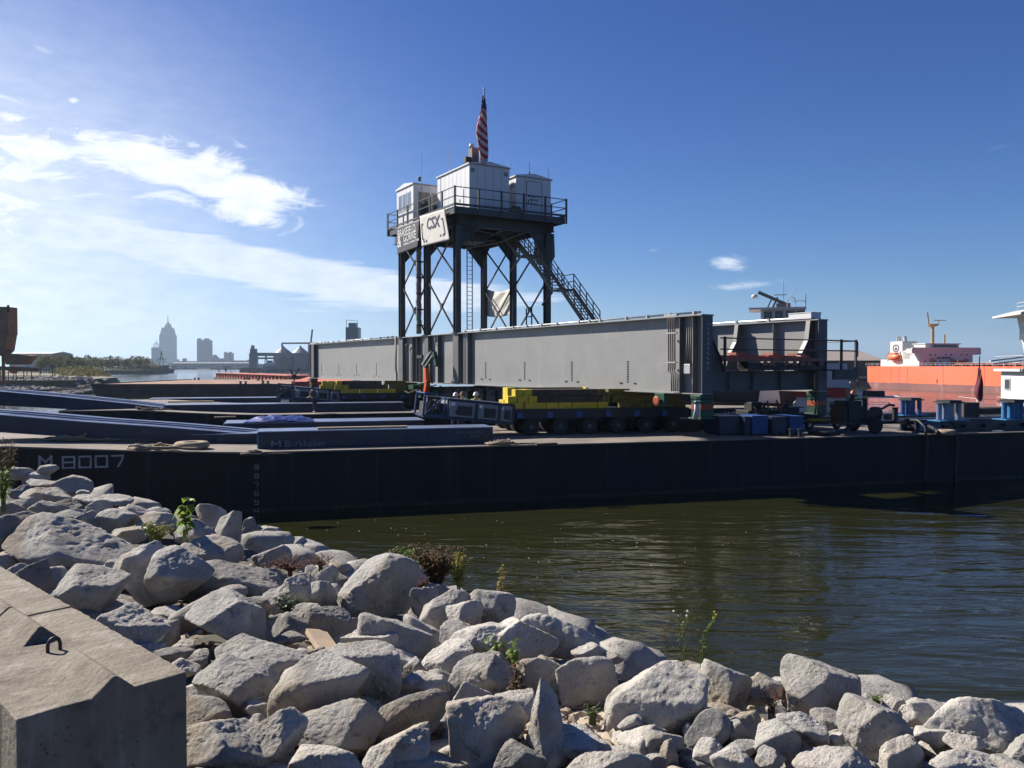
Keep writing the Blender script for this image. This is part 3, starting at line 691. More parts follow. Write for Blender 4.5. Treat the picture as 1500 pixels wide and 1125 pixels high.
# deck furniture of the two barges
def dz(u): return DZ + sheer(u)
def bitt(u, v, label, s=1.0):
    t = thing('mooring_bitt', label, 'bitt', bw(u, v, dz(u)), BPH, 'double mooring bitts on the barge decks')
    for k in (-1, 1): MB().lathe([(.1 * s, 0.02), (.1 * s, .38 * s), (.14 * s, .38 * s), (.14 * s, .45 * s)], 14, (k * .28 * s, 0, 0)).build('post', 'machine_black', t, smooth=False)
    MB().box(-.5 * s, .5 * s, -.18 * s, .18 * s, .0, .025).build('base_plate', 'machine_black', t)
def rope_pile(px, py, label, s=.5, v=None, seed=0, m='rope'):
    p = on(px, py, DZ + .15); u, vv = uv(p); t = thing('rope_coil', label, 'rope', bw(u, vv, dz(u)), BPH)
    r_ = random.Random(seed); pts = []
    for i in range(110):
        a = i * .42; q = 1 + .35 * math.sin(i * .37 + seed) + r_.uniform(-.12, .12)
        q *= 1 + .3 * math.sin(i * .11 + seed * 2); pts.append((s * q * math.cos(a + .3 * math.sin(i * .23)) * (1.35 - i / 130), s * .6 * q * math.sin(a) * (1.25 - i / 140), .04 + abs(.0016 * i * s * 1.2 * (1 + .8 * math.sin(i * .9 + seed))) + r_.uniform(-.01, .03)))
    pts += [(s * 1.5 + .2 * k, -.1 + .12 * math.sin(k), .035) for k in range(5)]
    MB().tube(pts, .036, 6).build('rope_strand', m, t, smooth=True); return t
rope_pile(103, 653, 'big heap of old mooring rope on the barge deck above the hull number', .6, seed=1)
rope_pile(222, 659, 'low loose coil of rope on the deck left of the flat tyre', .55, seed=2)
rope_pile(372, 661, 'small rope heap at the deck edge by the end of the blue box beam', .3, seed=5, m='rope_dark')
rope_pile(735, 646, 'frayed rope heap on the deck edge below the trailer wheels', .4, seed=7)
rope_pile(215, 606, 'dark rope bundle on the far barge near the second ramp', .5, seed=9, m='rope_dark')
def tyre(px, py, label, r=.5, z=0, flat=True, h=.24):
    p = on(px, py, DZ + .1); u, v = uv(p); o = MB()
    prof = [(r * .42, .02), (r * .5, 0), (r * .88, 0), (r, h * .3), (r, h * .7), (r * .88, h), (r * .5, h), (r * .42, h - .02)]
    n = 28; vs = []; fs = []; L = len(prof)
    for k in range(n):
        a = 2 * math.pi * k / n
        for (a_, z_) in prof: vs.append((a_ * math.cos(a), a_ * math.sin(a), z_))
    for k in range(n):
        for i in range(L): fs.append((k * L + i, k * L + (i + 1) % L, ((k + 1) % n) * L + (i + 1) % L, ((k + 1) % n) * L + i))
    q = o.add(vs, fs).build('tyre', 'rubber' if z == 0 else 'rope', smooth=True, loc=bw(u, v, dz(u) + .004)); tag(q, label, 'tyre', 'worn tyres lying on the decks'); return q
tyre(281, 656, 'pale flat tyre lying at the deck edge right of the rope coil', .62, 1)
tyre(153, 637, 'black tyre lying on the deck under the near ramp', .75, h=.3)
tyre(174, 605, 'tyre lying on the far barge deck by its left end', .6)
bitt(*uv(on(115, 640, DZ)), 'double bitt among the rope heap above the hull number', .9)
bitt(*uv(on(22, 598, DZ)), 'double bitt on the second barge at the left edge', 1.3)
bitt(*uv(on(1165, 640, DZ)), 'double bitt on the near barge right of the blue boxes', .8)

# blue box beams and ramps
def box_beam(xa, ya, xb, h, wd, label, endl=True, stack=False, vis=None, name='box_beam', nrib=7):
    pa = on(xa, ya, DZ); u, v = uv(pa)
    d = ray(xb, ya); k = (P0 + BV * v - Vector((0, 0, E))).dot(BV) / d.dot(BV); pb = Vector((0, 0, E)) + d * k; u2, _ = uv(pb)
    t = thing(name, label, 'steel beam', bw(u, v, DZ), BPH, 'blue steel box beams laid on the barge decks'); L = u2 - u
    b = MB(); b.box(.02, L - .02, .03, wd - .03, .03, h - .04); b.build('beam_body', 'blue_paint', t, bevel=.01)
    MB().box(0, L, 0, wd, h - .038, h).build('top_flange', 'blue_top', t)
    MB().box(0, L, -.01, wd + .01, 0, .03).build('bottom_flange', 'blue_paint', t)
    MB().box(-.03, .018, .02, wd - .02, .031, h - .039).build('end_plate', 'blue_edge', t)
    m = MB()
    for i in range(1, nrib): m.box(L * i / nrib - .01, L * i / nrib + .01, -.004, .03, .031, h - .039)
    m.box(0.05, L - .05, .0, .028, h * .49, h * .52)
    m.build('rib', 'blue_paint', t)
    return t, L
bA, LA = box_beam(378, 658, 723, .66, 1.6, 'blue box beam with the maker name in white, nearest on the barge deck')
text('Burkhalter', .36, 'letter_dull', bA, (.95, -.012, .06), (math.pi / 2, 0, 0), ext=.002)
mm_ = MB()
for i, (a, b) in enumerate([((.50, .06), (.50, .30)), ((.50, .30), (.64, .14)), ((.64, .14), (.80, .30)), ((.80, .30), (.80, .06))]):
    mm_.beam((a[0], -.012 - .0012 * i, a[1]), (b[0], -.012 - .0012 * i, b[1]), .06, .004, up=(0, 1, 0))
mm_.build('emblem', 'letter_dull', bA)
text('#120RLS-00-004758', .13, 'letter_dull', bA, (LA - 1.55, -.012, .42), (math.pi / 2, 0, 0), ext=.002)
text('WT 20', .13, 'letter_dull', bA, (LA - .95, -.012, .25), (math.pi / 2, 0, 0), ext=.002)
box_beam(328, 641, 622, .62, 2.2, 'blue box beam behind the nearest one, under the crumpled tarpaulin')
box_beam(240, 607, 592, .6, 2.0, 'long dark blue box beam on the second barge, next to the lower ramp end')
box_beam(218, 593, 412, .5, 2.0, 'farthest blue box beam, topped by a tyre at its left end')
def slab(x0, y, x1, h, wd, z, label, name, m, cat):
    pa = on(x0, y, z); u, v = uv(pa); pb = on(x1, y, z); L = (pb - pa).length * .98
    o = MB().box(0, L, 0, wd, 0, h).build(name, m, loc=bw(u, v, z), bevel=.01); o.rotation_euler = (0, 0, BPH); tag(o, label, cat); return o
slab(246, 590, 310, .10, .5, DZ + .604, 'pale timber baulk lying on the long box beam of the second barge', 'timber_baulk', 'timber_pale', 'timber')
slab(465, 629, 600, .07, .25, DZ + .67, 'pale timber strip lying on top of the named box beam', 'timber_strip', 'timber_pale', 'timber')
# short plinths near ramp ends
def plinth(x0, y, x1, h, wd, label, m='blue_edge'):
    pa = on(x0, y, DZ); u, v = uv(pa); d = on(x1, y, DZ); L = (d - pa).length
    t = thing('steel_plinth', label, 'steel plinth', bw(u, v, DZ), BPH, 'low steel plinths under the ramps')
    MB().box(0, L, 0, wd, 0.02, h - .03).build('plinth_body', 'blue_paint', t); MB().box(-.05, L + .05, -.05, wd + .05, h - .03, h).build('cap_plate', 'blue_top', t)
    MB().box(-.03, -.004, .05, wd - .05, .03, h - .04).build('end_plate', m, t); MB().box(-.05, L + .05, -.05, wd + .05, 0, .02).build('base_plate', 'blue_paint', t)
plinth(283, 652, 372, .42, 1.2, 'low blue plinth under the lower end of the near ramp')
plinth(22, 640, 78, .3, 1.0, 'dark low plinth under the upper part of the near ramp')
def ramp(pts, th, wd, label):
    """pts: (px, y_top, Y) along the near top edge"""
    P = [at(*p) for p in pts]; ref = P[-1]; t = thing('loading_ramp', label, 'ramp', (ref.x, ref.y, ref.z), 0, 'long blue ramps from the barges to the shore')
    side = Vector((0.20, .98, 0)) * wd; vs = []
    for i, p in enumerate(P):
        k = th[i]
        for q in (p - Vector((0, 0, .03)), p - Vector((0, 0, k)), p + side - Vector((0, 0, k)), p + side - Vector((0, 0, .03))): vs.append(q - ref)
    n = len(P); fs = [(0, 1, 2, 3), tuple(4 * (n - 1) + k for k in (3, 2, 1, 0))] + [(4 * i + k, 4 * i + (k + 1) % 4, 4 * i + 4 + (k + 1) % 4, 4 * i + 4 + k) for i in range(n - 1) for k in range(4)]
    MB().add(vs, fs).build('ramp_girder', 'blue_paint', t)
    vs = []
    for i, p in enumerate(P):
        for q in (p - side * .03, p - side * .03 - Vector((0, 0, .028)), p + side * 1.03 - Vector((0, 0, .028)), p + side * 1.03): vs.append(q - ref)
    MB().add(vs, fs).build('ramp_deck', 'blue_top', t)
    for kk in (0.30, .62):
        vs = []
        for i, p in enumerate(P):
            for q in (p + side * kk + Vector((0, 0, .045)), p + side * kk + Vector((0, 0, .003)), p + side * (kk + .06) + Vector((0, 0, .003)), p + side * (kk + .06) + Vector((0, 0, .045))): vs.append(q - ref)
        MB().add(vs, fs).build('kerb_rail', 'blue_top', t)
ramp([(-70, 603, 29.2), (0, 607, 29.6), (120, 617, 31.0), (240, 625, 32.2), (325, 632, 33.2), (378, 637, 33.6)], [.62, .64, .62, .52, .42, .05], 1.9, 'near blue loading ramp sloping down to the right onto the first barge')
ramp([(-60, 570, 49), (0, 573, 49.4), (90, 581, 51), (180, 590, 52.5), (240, 597, 53.4)], [.85, .85, .75, .5, .08], 2.2, 'farther blue loading ramp sloping down onto the second barge')
# tarp
def tarp():
    p = on(412, 618, DZ + .64); me = MB(); nx, ny = 44, 20; vs = []
    for j in range(ny):
        for i in range(nx):
            x = -1.6 + 3.0 * i / (nx - 1); y = -.1 + 1.5 * j / (ny - 1)
            e = max(0, 1 - (x * x / 2.2 + (y - .7) ** 2 / .7)); z = .20 * e ** .8 * (1 + .5 * noise.noise(Vector((x * 1.5, y, 7)))) + .12 * abs(noise.noise(Vector((x * 3.5, y * 3, 1)))) * min(1, e * 2) + .012
            z = max(z, .012 + .01 * math.sin(i)); vs.append((x + .1 * noise.noise(Vector((x, y * 2, 4))), y, z))
    top = [(j * nx + i, j * nx + i + 1, (j + 1) * nx + i + 1, (j + 1) * nx + i) for j in range(ny - 1) for i in range(nx - 1)]
    o = me.add(vs, top).build('tarpaulin', 'tarp_blue', smooth=True, loc=p); o.rotation_euler = (0, 0, BPH)
    sl = o.modifiers.new('solid', 'SOLIDIFY'); sl.thickness = .01
    tag(o, 'crumpled bright blue tarpaulin on top of a blue box beam', 'tarpaulin')
tarp()
# loose deck debris: dunnage planks
r_ = random.Random(5)
for k, (x, y, L, m) in enumerate([(650, 648, 1.2, 'timber_pale'), (800, 652, .9, 'timber_dark'), (1010, 633, 1.0, 'timber_dark'), (520, 601, 1.4, 'timber_pale'), (330, 612, 1.2, 'timber_pale'), (1140, 636, .8, 'timber_pale')]):
    p = on(x, y, DZ); o = MB().box(-L / 2, L / 2, -.1, .1, 0, .08).build('dunnage_board', m, loc=(p.x, p.y, DZ + .004), bevel=.006); o.rotation_euler = (0, 0, BPH + r_.uniform(-.3, .3))
    tag(o, ['pale dunnage board beside the right end of the named box beam', 'dark dunnage board on the deck edge below the first trailer wheel', 'dark dunnage board on deck below the girder end',
            'pale dunnage board on the far barge in front of the far trailer', 'pale dunnage board left of the tarpaulin beam', 'pale dunnage board right of the blue boxes'][k], 'board')

# ================================================================== TRAILERS AND CRIBBING
def wheel_mesh():
    m = MB(); m.lathe([(.19, -.30), (.36, -.30), (.385, -.27), (.385, -.05), (.36, -.02), (.36, .02), (.385, .05), (.385, .27), (.36, .30), (.19, .30)], 26, axis='y'); return m
def hub_mesh(sg):
    m = MB(); y = .30 * sg
    m.lathe([(.20, y * .8), (.20, y * 1.04), (.17, y * .9), (.10, y * .9), (.09, y * 1.12), (.05, y * 1.14)], 18, axis='y'); 
    for k in range(8): a = k * math.pi / 4; m.box(.14 * math.cos(a) - .012, .14 * math.cos(a) + .012, y * .9, y * 1.02, .14 * math.sin(a) - .012, .14 * math.sin(a) + .012)
    return m
def trailer(name, label, origin, rz, nax, H, pack, pitch=1.4, tilt=6.0, half=False):
    t = thing(name, label, 'trailer', origin, rz, 'self-propelled modular trailers under the bridge span'); L = nax * pitch
    b = MB(); b.box(0, L, .12, 2.3, H - .42, H - .05); b.box(-.02, L + .02, 0, 2.43, H - .12, H); b.box(0, L, .9, 1.5, H - .62, H - .42); b.build('trailer_frame', 'navy_dark', t, bevel=.01)
    m = MB()
    for i in range(nax): m.box(i * pitch + .02, i * pitch + .30, .0, .11, H - .38, H - .13); 
    m.build('outrigger_bracket', 'blue_bright' if not half else 'blue_paint', t)
    w0 = None
    for i in range(nax):
        for yy in (.42, 2.0):
            if half and yy > 1: continue
            x = (i + .5) * pitch
            sg = -1 if yy < 1 else 1
            bm_ = MB(); bm_.beam((x - .02, yy, H - .45), (x + .38, yy, .56), .22, .2); bm_.beam((x + .4, yy, .6), (x, yy, .39), .16, .16); bm_.lathe([(.21, H - .62), (.21, H - .42)], 14, (x, yy, 0))
            bm_.build('bogie_arm', 'machine_black', t)
            if w0 is None:
                w0 = wheel_mesh().build('wheel', 'rubber', t, smooth=False); h0 = hub_mesh(-1).build('hub', 'hub_grey', w0); w0.location = (x, yy, .39); 
            else:
                q = copy_tree(w0, t); q.location = (x, yy, .39)
                if sg > 0: q.rotation_euler = (0, 0, math.pi)
    if pack:
        PL = pack
        k = bpy.data.objects.new('power_pack', None); col.objects.link(k); k.parent = t; k.location = (-.15, 0, H - .16); k.rotation_euler = (0, R(tilt), 0)
        k = k
        fr = MB(); zb, zt = -.46, .38
        for xx in (-PL, -PL * .74, -PL * .42, -PL * .16, 0):
            fr.box(xx - .05, xx + .05, -.02, .06, zb, zt)
            fr.box(xx - .05, xx + .05, 2.30, 2.38, zb, zt)
        fr.box(-PL, 0, -.025, 2.4, zb - .06, zb + .05); fr.box(-PL * .74, 0, .0, 2.35, zt - .04, zt + .02)
        fr.build('pack_frame', 'blue_paint', k, bevel=.005)
        for (a, b_) in ((-PL * .74 + .07, -PL * .42 - .07), (-PL * .42 + .07, -PL * .16 - .07), (-PL * .16 + .07, -.07)):
            pn = MB().box(a, b_, .012, 2.3, zb + .08, zt - .08).build('side_panel', 'panel_grey', k, bevel=.008)
            MB().box(a + .3 * (b_ - a), b_ - .1 * (b_ - a), .004, .011, zb + .17, zt - .26).build('grille', 'machine_black', pn)
            MB().box(a + .05 * (b_ - a), a + .2 * (b_ - a), .002, .011, zt - .28, zt - .14).build('notice', 'letter_white', pn)
        MB().lathe([(.13, -.006), (.13, .01), (.1, .01)], 18, (-PL * .62, 0, zb + .3), axis='y').build('filter_port', 'machine_black', k)
        eng = MB(); eng.box(-PL + .12, -PL * .76, .3, 2.0, zb + .05, zt - .25); eng.box(-PL + .2, -PL * .8, .5, 1.6, zt - .25, zt + .02)
        for q_ in range(5): eng.tube([(-PL + .1 + .15 * q_, .12, zb + .05), (-PL + .16 + .12 * q_, .02, zb + .35), (-PL + .3 + .1 * q_, .2, zt - .1)], .025, 6)
        eng.build('engine', 'machine_black', k)
        cg = MB(); 
        for (a, b_) in (((-PL - .02, 0, zb), (-PL - .02, 0, zt + .15)), ((-PL - .02, 0, zt + .15), (-PL * .78, 0, zt + .15)), ((-PL * .78, 0, zt + .15), (-PL * .78, 0, zb)), ((-PL - .02, 0, zb), (-PL * .78, 0, zb + .1)), ((-PL * .98, 0, zb + .1), (-PL * .8, 0, zt)), ((-PL - .02, 0, zt + .15), (-PL - .02, 2.2, zt + .15)), ((-PL - .02, 2.2, zb), (-PL - .02, 2.2, zt + .15))):
            cg.beam(a, b_, .05, .05)
        cg.build('guard_frame', 'blue_bright', k)
    return t
TP = on(757, 639, DZ); tu, tv = uv(TP); TH_ = 1.17
trailer('modular_trailer', 'near six-axle trailer with a grey-panelled power pack, on the first barge', (TP.x, TP.y, DZ), BPH, 6, TH_, 4.0)
q = bw(tu, tv + 3.1); trailer('modular_trailer', 'second trailer standing directly behind the near six-axle one', (q.x, q.y, DZ), BPH, 6, TH_, None)
FP = on(500, 600.5, DZ); fu, fv = uv(FP)
trailer('modular_trailer', 'far trailer with power pack on the second barge, at the left end of the girder', (FP.x, FP.y, DZ), BPH, 6, TH_, 4.2, tilt=5)
q = bw(fu, fv + 3.0); trailer('modular_trailer', 'hindmost trailer behind the far one on the second barge', (q.x, q.y, DZ), BPH, 6, TH_, None)

def timber(u, v, z, L, wd, h, label, group, m='timber_dark', ends=True):
    t = thing('cribbing_timber', label, 'timber', bw(u, v, z), BPH, group)
    if ends:
        MB().box(0, .38, 0, wd, 0, h).build('painted_end', 'yellow', t, bevel=.012)
        MB().box(.38, L - .38, .003, wd - .003, .003, h - .003).build('timber_body', m, t)
        MB().box(L - .38, L, .002, wd - .002, .002, h - .002).build('shaded_end', 'yellow_shaded', t, bevel=.012)  # right end in the darker yellow, its shade put into the colour
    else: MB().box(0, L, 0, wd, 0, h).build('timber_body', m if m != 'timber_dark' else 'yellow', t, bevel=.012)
ORD = ['first', 'second', 'third', 'fourth', 'fifth', 'sixth', 'seventh', 'eighth', 'ninth', 'tenth', 'eleventh']
def crib(u0, v0, label, group, plan):
    z0 = DZ + TH_ + .006; h = .29
    for row, (lst, dv) in enumerate(plan):
        for (a, L, full, wd) in lst:
            where = ['bottom course', 'middle course', 'top course'][row]; side = 'left' if a < 1 else ('right' if a > 4.5 else 'middle')
            timber(u0 + a, v0 + dv, z0 + row * (h + .006), L, wd, h, f'{"yellow" if full == 1 else "dark"} cribbing timber, {ORD[lst.index((a, L, full, wd))]} from the left in the {where} {label}', group, ends=(full == 0), m=('timber_dark' if full < 2 else 'yellow_shaded'))
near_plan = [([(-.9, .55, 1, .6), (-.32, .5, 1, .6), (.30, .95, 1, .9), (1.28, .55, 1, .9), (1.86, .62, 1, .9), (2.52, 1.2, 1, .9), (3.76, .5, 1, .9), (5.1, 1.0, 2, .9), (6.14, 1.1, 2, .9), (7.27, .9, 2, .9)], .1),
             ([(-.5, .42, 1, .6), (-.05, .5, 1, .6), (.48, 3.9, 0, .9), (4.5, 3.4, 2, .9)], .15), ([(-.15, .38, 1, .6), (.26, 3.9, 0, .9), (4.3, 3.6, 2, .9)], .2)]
crib(tu + .15, tv + .05, 'on the near trailer', 'cribbing timbers stacked on the near trailer', near_plan)
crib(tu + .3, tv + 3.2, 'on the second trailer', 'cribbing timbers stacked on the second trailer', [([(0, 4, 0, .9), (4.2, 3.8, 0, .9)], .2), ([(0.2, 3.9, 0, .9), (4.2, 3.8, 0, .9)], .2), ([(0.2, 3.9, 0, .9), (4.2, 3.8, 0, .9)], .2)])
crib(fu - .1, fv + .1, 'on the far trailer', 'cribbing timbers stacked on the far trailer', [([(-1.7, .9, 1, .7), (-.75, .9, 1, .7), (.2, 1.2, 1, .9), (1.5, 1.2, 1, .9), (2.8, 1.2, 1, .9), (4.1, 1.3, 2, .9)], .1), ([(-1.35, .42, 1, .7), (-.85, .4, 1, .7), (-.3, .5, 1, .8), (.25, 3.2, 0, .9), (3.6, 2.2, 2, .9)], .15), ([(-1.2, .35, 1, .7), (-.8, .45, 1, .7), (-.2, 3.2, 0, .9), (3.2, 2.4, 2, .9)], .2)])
#@@PART4
# ================================================================== BRIDGE SPAN
BRO = R(30.25); BO = Vector((7.72, 34.0, 4.14)); GH = 3.29; GL = 55.0; GW = 7.0
def bl(p):                                  # world -> bridge frame (x across, y along, z up from the girder bottom)
    d = p - BO; c, s = math.cos(BRO), math.sin(BRO); return Vector((d.x * c + d.y * s, -d.x * s + d.y * c, d.z))
def bwd(x, y, z): c, s = math.cos(BRO), math.sin(BRO); return BO + Vector((x * c - y * s, x * s + y * c, z))
def bpx(px, py, x):                         # pixel ray onto the plane x = const of the bridge frame
    d = ray(px, py); c, s = math.cos(BRO), math.sin(BRO); n = Vector((c, s, 0)); o = Vector((0, 0, E))
    k = ((BO - o).dot(n) + x) / d.dot(n); return bl(o + d * k)
def bpy_(px, py, y):
    d = ray(px, py); c, s = math.cos(BRO), math.sin(BRO); n = Vector((-s, c, 0)); o = Vector((0, 0, E))
    k = ((BO - o).dot(n) + y) / d.dot(n); return bl(o + d * k)
LEGT = (22.6, 27.2, 31.7)
BR = thing('bridge_span', 'long grey plate girder bridge span carried on the trailers across the barges', 'bridge span', BO, BRO)
def girder(x0, label):
    g = bpy.data.objects.new('plate_girder', None); col.objects.link(g); g.parent = BR; g.location = (x0, 0, 0); g['label'] = label
    MB().box(.32, .345, .02, GL, .045, GH - .05).build('web', 'girder_paint', g)
    MB().box(0, .665, -.03, GL + .03, GH - .05, GH).build('top_flange', 'girder_paint', g)
    MB().box(.03, .635, -.03, GL + .03, 0, .045).build('bottom_flange', 'girder_paint', g)
    MB().box(.04, .62, -.01, .02, .046, GH - .052).build('end_plate', 'girder_dark', g)
    return g
def stiff(g, t, outer=True, inner=True, m='girder_paint', w_=.27, tw=.02):
    b = MB()
    if outer: b.box(.32 - w_, .319, t, t + tw, .046, GH - .052)
    if inner: b.box(.346, .346 + w_, t, t + tw, .046, GH - .052)
    return b.build('stiffener', m, g)
GN = girder(0, 'near plate girder, its outer face toward the camera'); GF = girder(GW, 'far plate girder, seen past the near one at the right')
for t in (.55, 1.36, 20.9): stiff(GN, t, m='girder_dark')
stiff(GN, GL - .6); stiff(GN, GL - 1.9, m='girder_dark')
MB().box(.0, .3, GL - 1.95, GL - 1.2, .05, GH - .052).build('end_post', 'girder_dark', GN)
# deep leg columns on the outer face, continuing the tower legs
for t in LEGT:
    MB().box(.02, .30, t - .42, t - .39, .05, GH - .055).box(.02, .05, t - .389, t + .30, .05, GH - .055).box(.02, .30, t + .3, t + .33, .05, GH - .055).build('leg_column', 'girder_dark', GN)
for t in (25.3, 28.8, 29.6): stiff(GN, t, True, False, 'girder_dark', .27)
# end bolts: bright angle cleats on the end plate
b = MB()
for i in range(10): z = GH - .42 - i * .2; b.box(.30, .345, -.045, -.011, z, z + .085); b.box(.36, .40, -.045, -.011, z - .05, z + .02)
b.build('bolt_row', 'galvanised', GN)
# bolt clusters low on the web and line of clips
for px_ in (471, 496, 522, 551, 711, 768, 837, 919):
    p = bpx(px_, 565, .3); b = MB()
    for i in range(9): b.box(.300, .319, p.y - .055, p.y + .055, .42 + i * .115, .42 + i * .115 + .06)
    b.box(.29, .319, p.y + .40, p.y + .62, .36, .41); b.box(.29, .319, p.y - .62, p.y - .45, .36, .41)
    b.build('bolt_row', 'bolt_dark', GN)
MB().tube([(.14, 0.2, GH + .09), (.14, 21.5, GH + .09)], .045, 8).build('conduit', 'galvanised', GN, smooth=True); MB().tube([(.14, 33, GH + .09), (.14, 54.6, GH + .09)], .04, 8).build('conduit', 'galvanised', GN, smooth=True)
b = MB(); r_ = random.Random(3); t = .5
while t < 54:
    if not 21.6 < t < 33: b.box(.05, .22, t, t + .09, GH + .002, GH + .15)
    t += r_.choice([.9, 1.5, 1.5, 2.0])
b.build('conduit_clip', 'galvanised', GN)
b = MB()
for i in range(26): b.box(.29, .319, 1.9 + i * 2.03 + (0 if i % 4 else .25), 1.99 + i * 2.03 + (0 if i % 4 else .25), GH - .47, GH - .40)
b.build('web_clip', 'galvanised', GN)
# cable bundle and junction boxes at the near end
b = MB()
for i in range(4):
    t = 1.66 + i * .13
    b.tube([(.1, t, GH + .1), (.03, t, GH - .02), (.03, t, GH - .3), (.06, t, 1.1), (.06, t + .05, .95), (-.04, t - .30, .82), (-.04, t - .30, .1)], .032, 8)
b.build('cable_bundle', 'cable_brown', GN, smooth=True)
b = MB()
for z in (2.55, 1.3): b.box(.0, .1, 1.55, 2.2, z, z + .05)
b.box(.0, .12, 1.52, 2.3, GH, GH + .10); b.build('cable_clamp', 'galvanised', GN)
MB().box(.1, .3, .78, 1.15, .85, 1.25).build('junction_box', 'galvanised', GN, bevel=.01)
b = MB()
for i in range(3): b.tube([(.14, .75 + .12 * i, GH - .5), (.10, .75 + .12 * i, 1.5), (.14, .7 + .1 * i, 1.2)], .03, 6)
b.build('cable', 'bolt_dark', GN, smooth=True)
# ladder rungs on the web, right of the tower
b = MB(); t0, t1 = 21.35, 21.75
b.box(.20, .24, t0, t0 + .03, .1, GH + .0); b.box(.20, .24, t1, t1 + .03, .1, GH - .06)
for i in range(22): b.box(.21, .235, t0 + .02, t1 + .01, .15 + i * .145, .15 + i * .145 + .03)
b.build('web_ladder', 'galvanised', GN)
# pipes beside the left leg
b = MB(); b.tube([(-.06, 32.35, GH + .12), (-.06, 32.35, .9), (-.03, 32.25, .6), (-.03, 32.25, -.3)], .07, 8); b.tube([(.12, 30.6, GH - .5), (.12, 30.9, GH - .62), (.12, 30.75, 2.3), (.12, 30.75, .1)], .05, 8)
b.tube([(.12, 25.9, GH), (.12, 25.9, GH - .6), (.12, 25.3, GH - .85), (.12, 25.3, 1.9)], .035, 8)
b.build('drop_pipe', 'girder_dark', GN, smooth=True)
b = MB()
for t in (28.2, 27.9): b.tube([(.06, t, 0), (.06, t, 1.7)], .05, 8)
for i in range(13): b.box(.02, .12, 28.0, 28.4, .1 + i * .13, .14 + i * .13)
b.box(-.02, .22, 27.75, 28.6, 1.72, 1.95); b.build('valve_rack', 'bolt_dark', GN)
# inner face knee braces and interior floor beams
KB = [.45 + 4.42 * i for i in range(13)]
def knee(g, t, sgn, m='girder_paint'):
    x0 = .346 if sgn > 0 else .319
    pr = [(x0, .95), (x0 + sgn * 1.25, .95), (x0 + sgn * 1.12, 1.5), (x0 + sgn * .55, 2.35), (x0 + sgn * .42, GH - .06), (x0, GH - .06)]
    n = MB().prism(pr, t - .008, t + .012, ax='y').build('knee_plate', 'girder_dark', g)
    b = MB(); q = pr[1:5]
    for a, c in zip(q, q[1:]): b.beam((a[0], t, a[1]), (c[0], t, c[1]), .24, .02, up=(0, 1, 0)) if False else b.beam((a[0], t, a[1]), (c[0], t, c[1]), .24, .022, up=(sgn, 0, .3))
    b.build('knee_flange', m, n)
for t in KB[:7]:
    knee(GF, t, -1); 
for t in KB[:3]: knee(GN, t, 1, 'girder_dark')
for t in [KB[i] + 2.2 for i in range(7)]: stiff(GF, t, False, False) if False else MB().box(.05, .319, t, t + .02, .046, GH - .052).build('stiffener', 'girder_paint', GF)
for i, t in enumerate(KB):
    b = MB(); b.box(.36, GW + .31, t - .01, t + .012, .12, .93); b.box(.36, GW + .31, t - .16, t + .16, .931, .955); b.box(.36, GW + .31, t - .16, t + .16, .095, .12)
    if i < 2:
        for w_ in (1.9, 3.3, 5.0): b.box(w_, w_ + .02, t - .14, t - .011, .121, .93)
    b.build('floor_beam', 'girder_paint' if i else 'girder_dark', BR)
b = MB()
for i in range(3):
    for j in range(4): b.box(3.5 + j * .18 + (i % 2) * .2, 3.54 + j * .18 + (i % 2) * .2, KB[0] - .025, KB[0] - .0115, .35 + i * .18, .39 + i * .18)
b.build('bolt_row', 'bolt_dark', BR)
b = MB()
for x in (2.2, 4.9): b.box(x, x + .02, KB[0] + .2, GL - 2, .3, .9); b.box(x - .12, x + .14, KB[0] + .2, GL - 2, .9, .925)
b.build('stringer', 'girder_dark', BR)
# end railing and outrigger walkway beyond the far girder
b = MB(); te = -.32
for z in (2.32, 1.86): b.tube([(.75, te, z), (9.25, te, z)], .028, 8)
b.tube([(9.25, te, 2.32), (9.32, te, 2.25), (9.32, te, 1.6)], .035, 8)
for x in (1.0, 8.2, 9.2): b.box(x - .05, x + .05, te - .04, te + .04, .9 if x > 5 else .95, 2.38)
b.tube([(9.25, te, 2.32), (9.25, 2.2, 2.32)], .03, 8); b.tube([(8.0, 2.2, 2.32), (9.25, 2.2, 2.32)], .03, 8)
b.build('end_railing', 'tower_steel', BR)
b = MB(); b.box(GW + .67, 9.45, -.4, 2.3, .95, 1.02); b.box(GW + .67, 9.3, -.36, -.25, .55, .95); b.box(GW + .67, 9.3, 1.9, 2.0, .55, .95)
b.build('walkway', 'tower_steel', BR)
b = MB(); b.tube([(.12, .3, GH + .09), (.12, 20, GH + .09)], .05, 8)
for i in range(9): b.box(.03, .2, .8 + i * 2.1, .95 + i * 2.1, GH + .002, GH + .16)
b.build('conduit', 'galvanised', GF)
o = thing('equipment_box', 'white metal equipment box on top of the far girder end', 'equipment box', bwd(GW + .02, .35, GH + .004), BRO)
MB().box(-.05, .6, 0, 1.3, .03, .30).build('box_body', 'cabin_white', o, bevel=.012); MB().box(-.07, .62, -.02, 1.32, .30, .33).build('lid', 'cabin_white', o); MB().box(.0, .55, .2, 1.2, 0, .03).build('skid', 'machine_black', o)
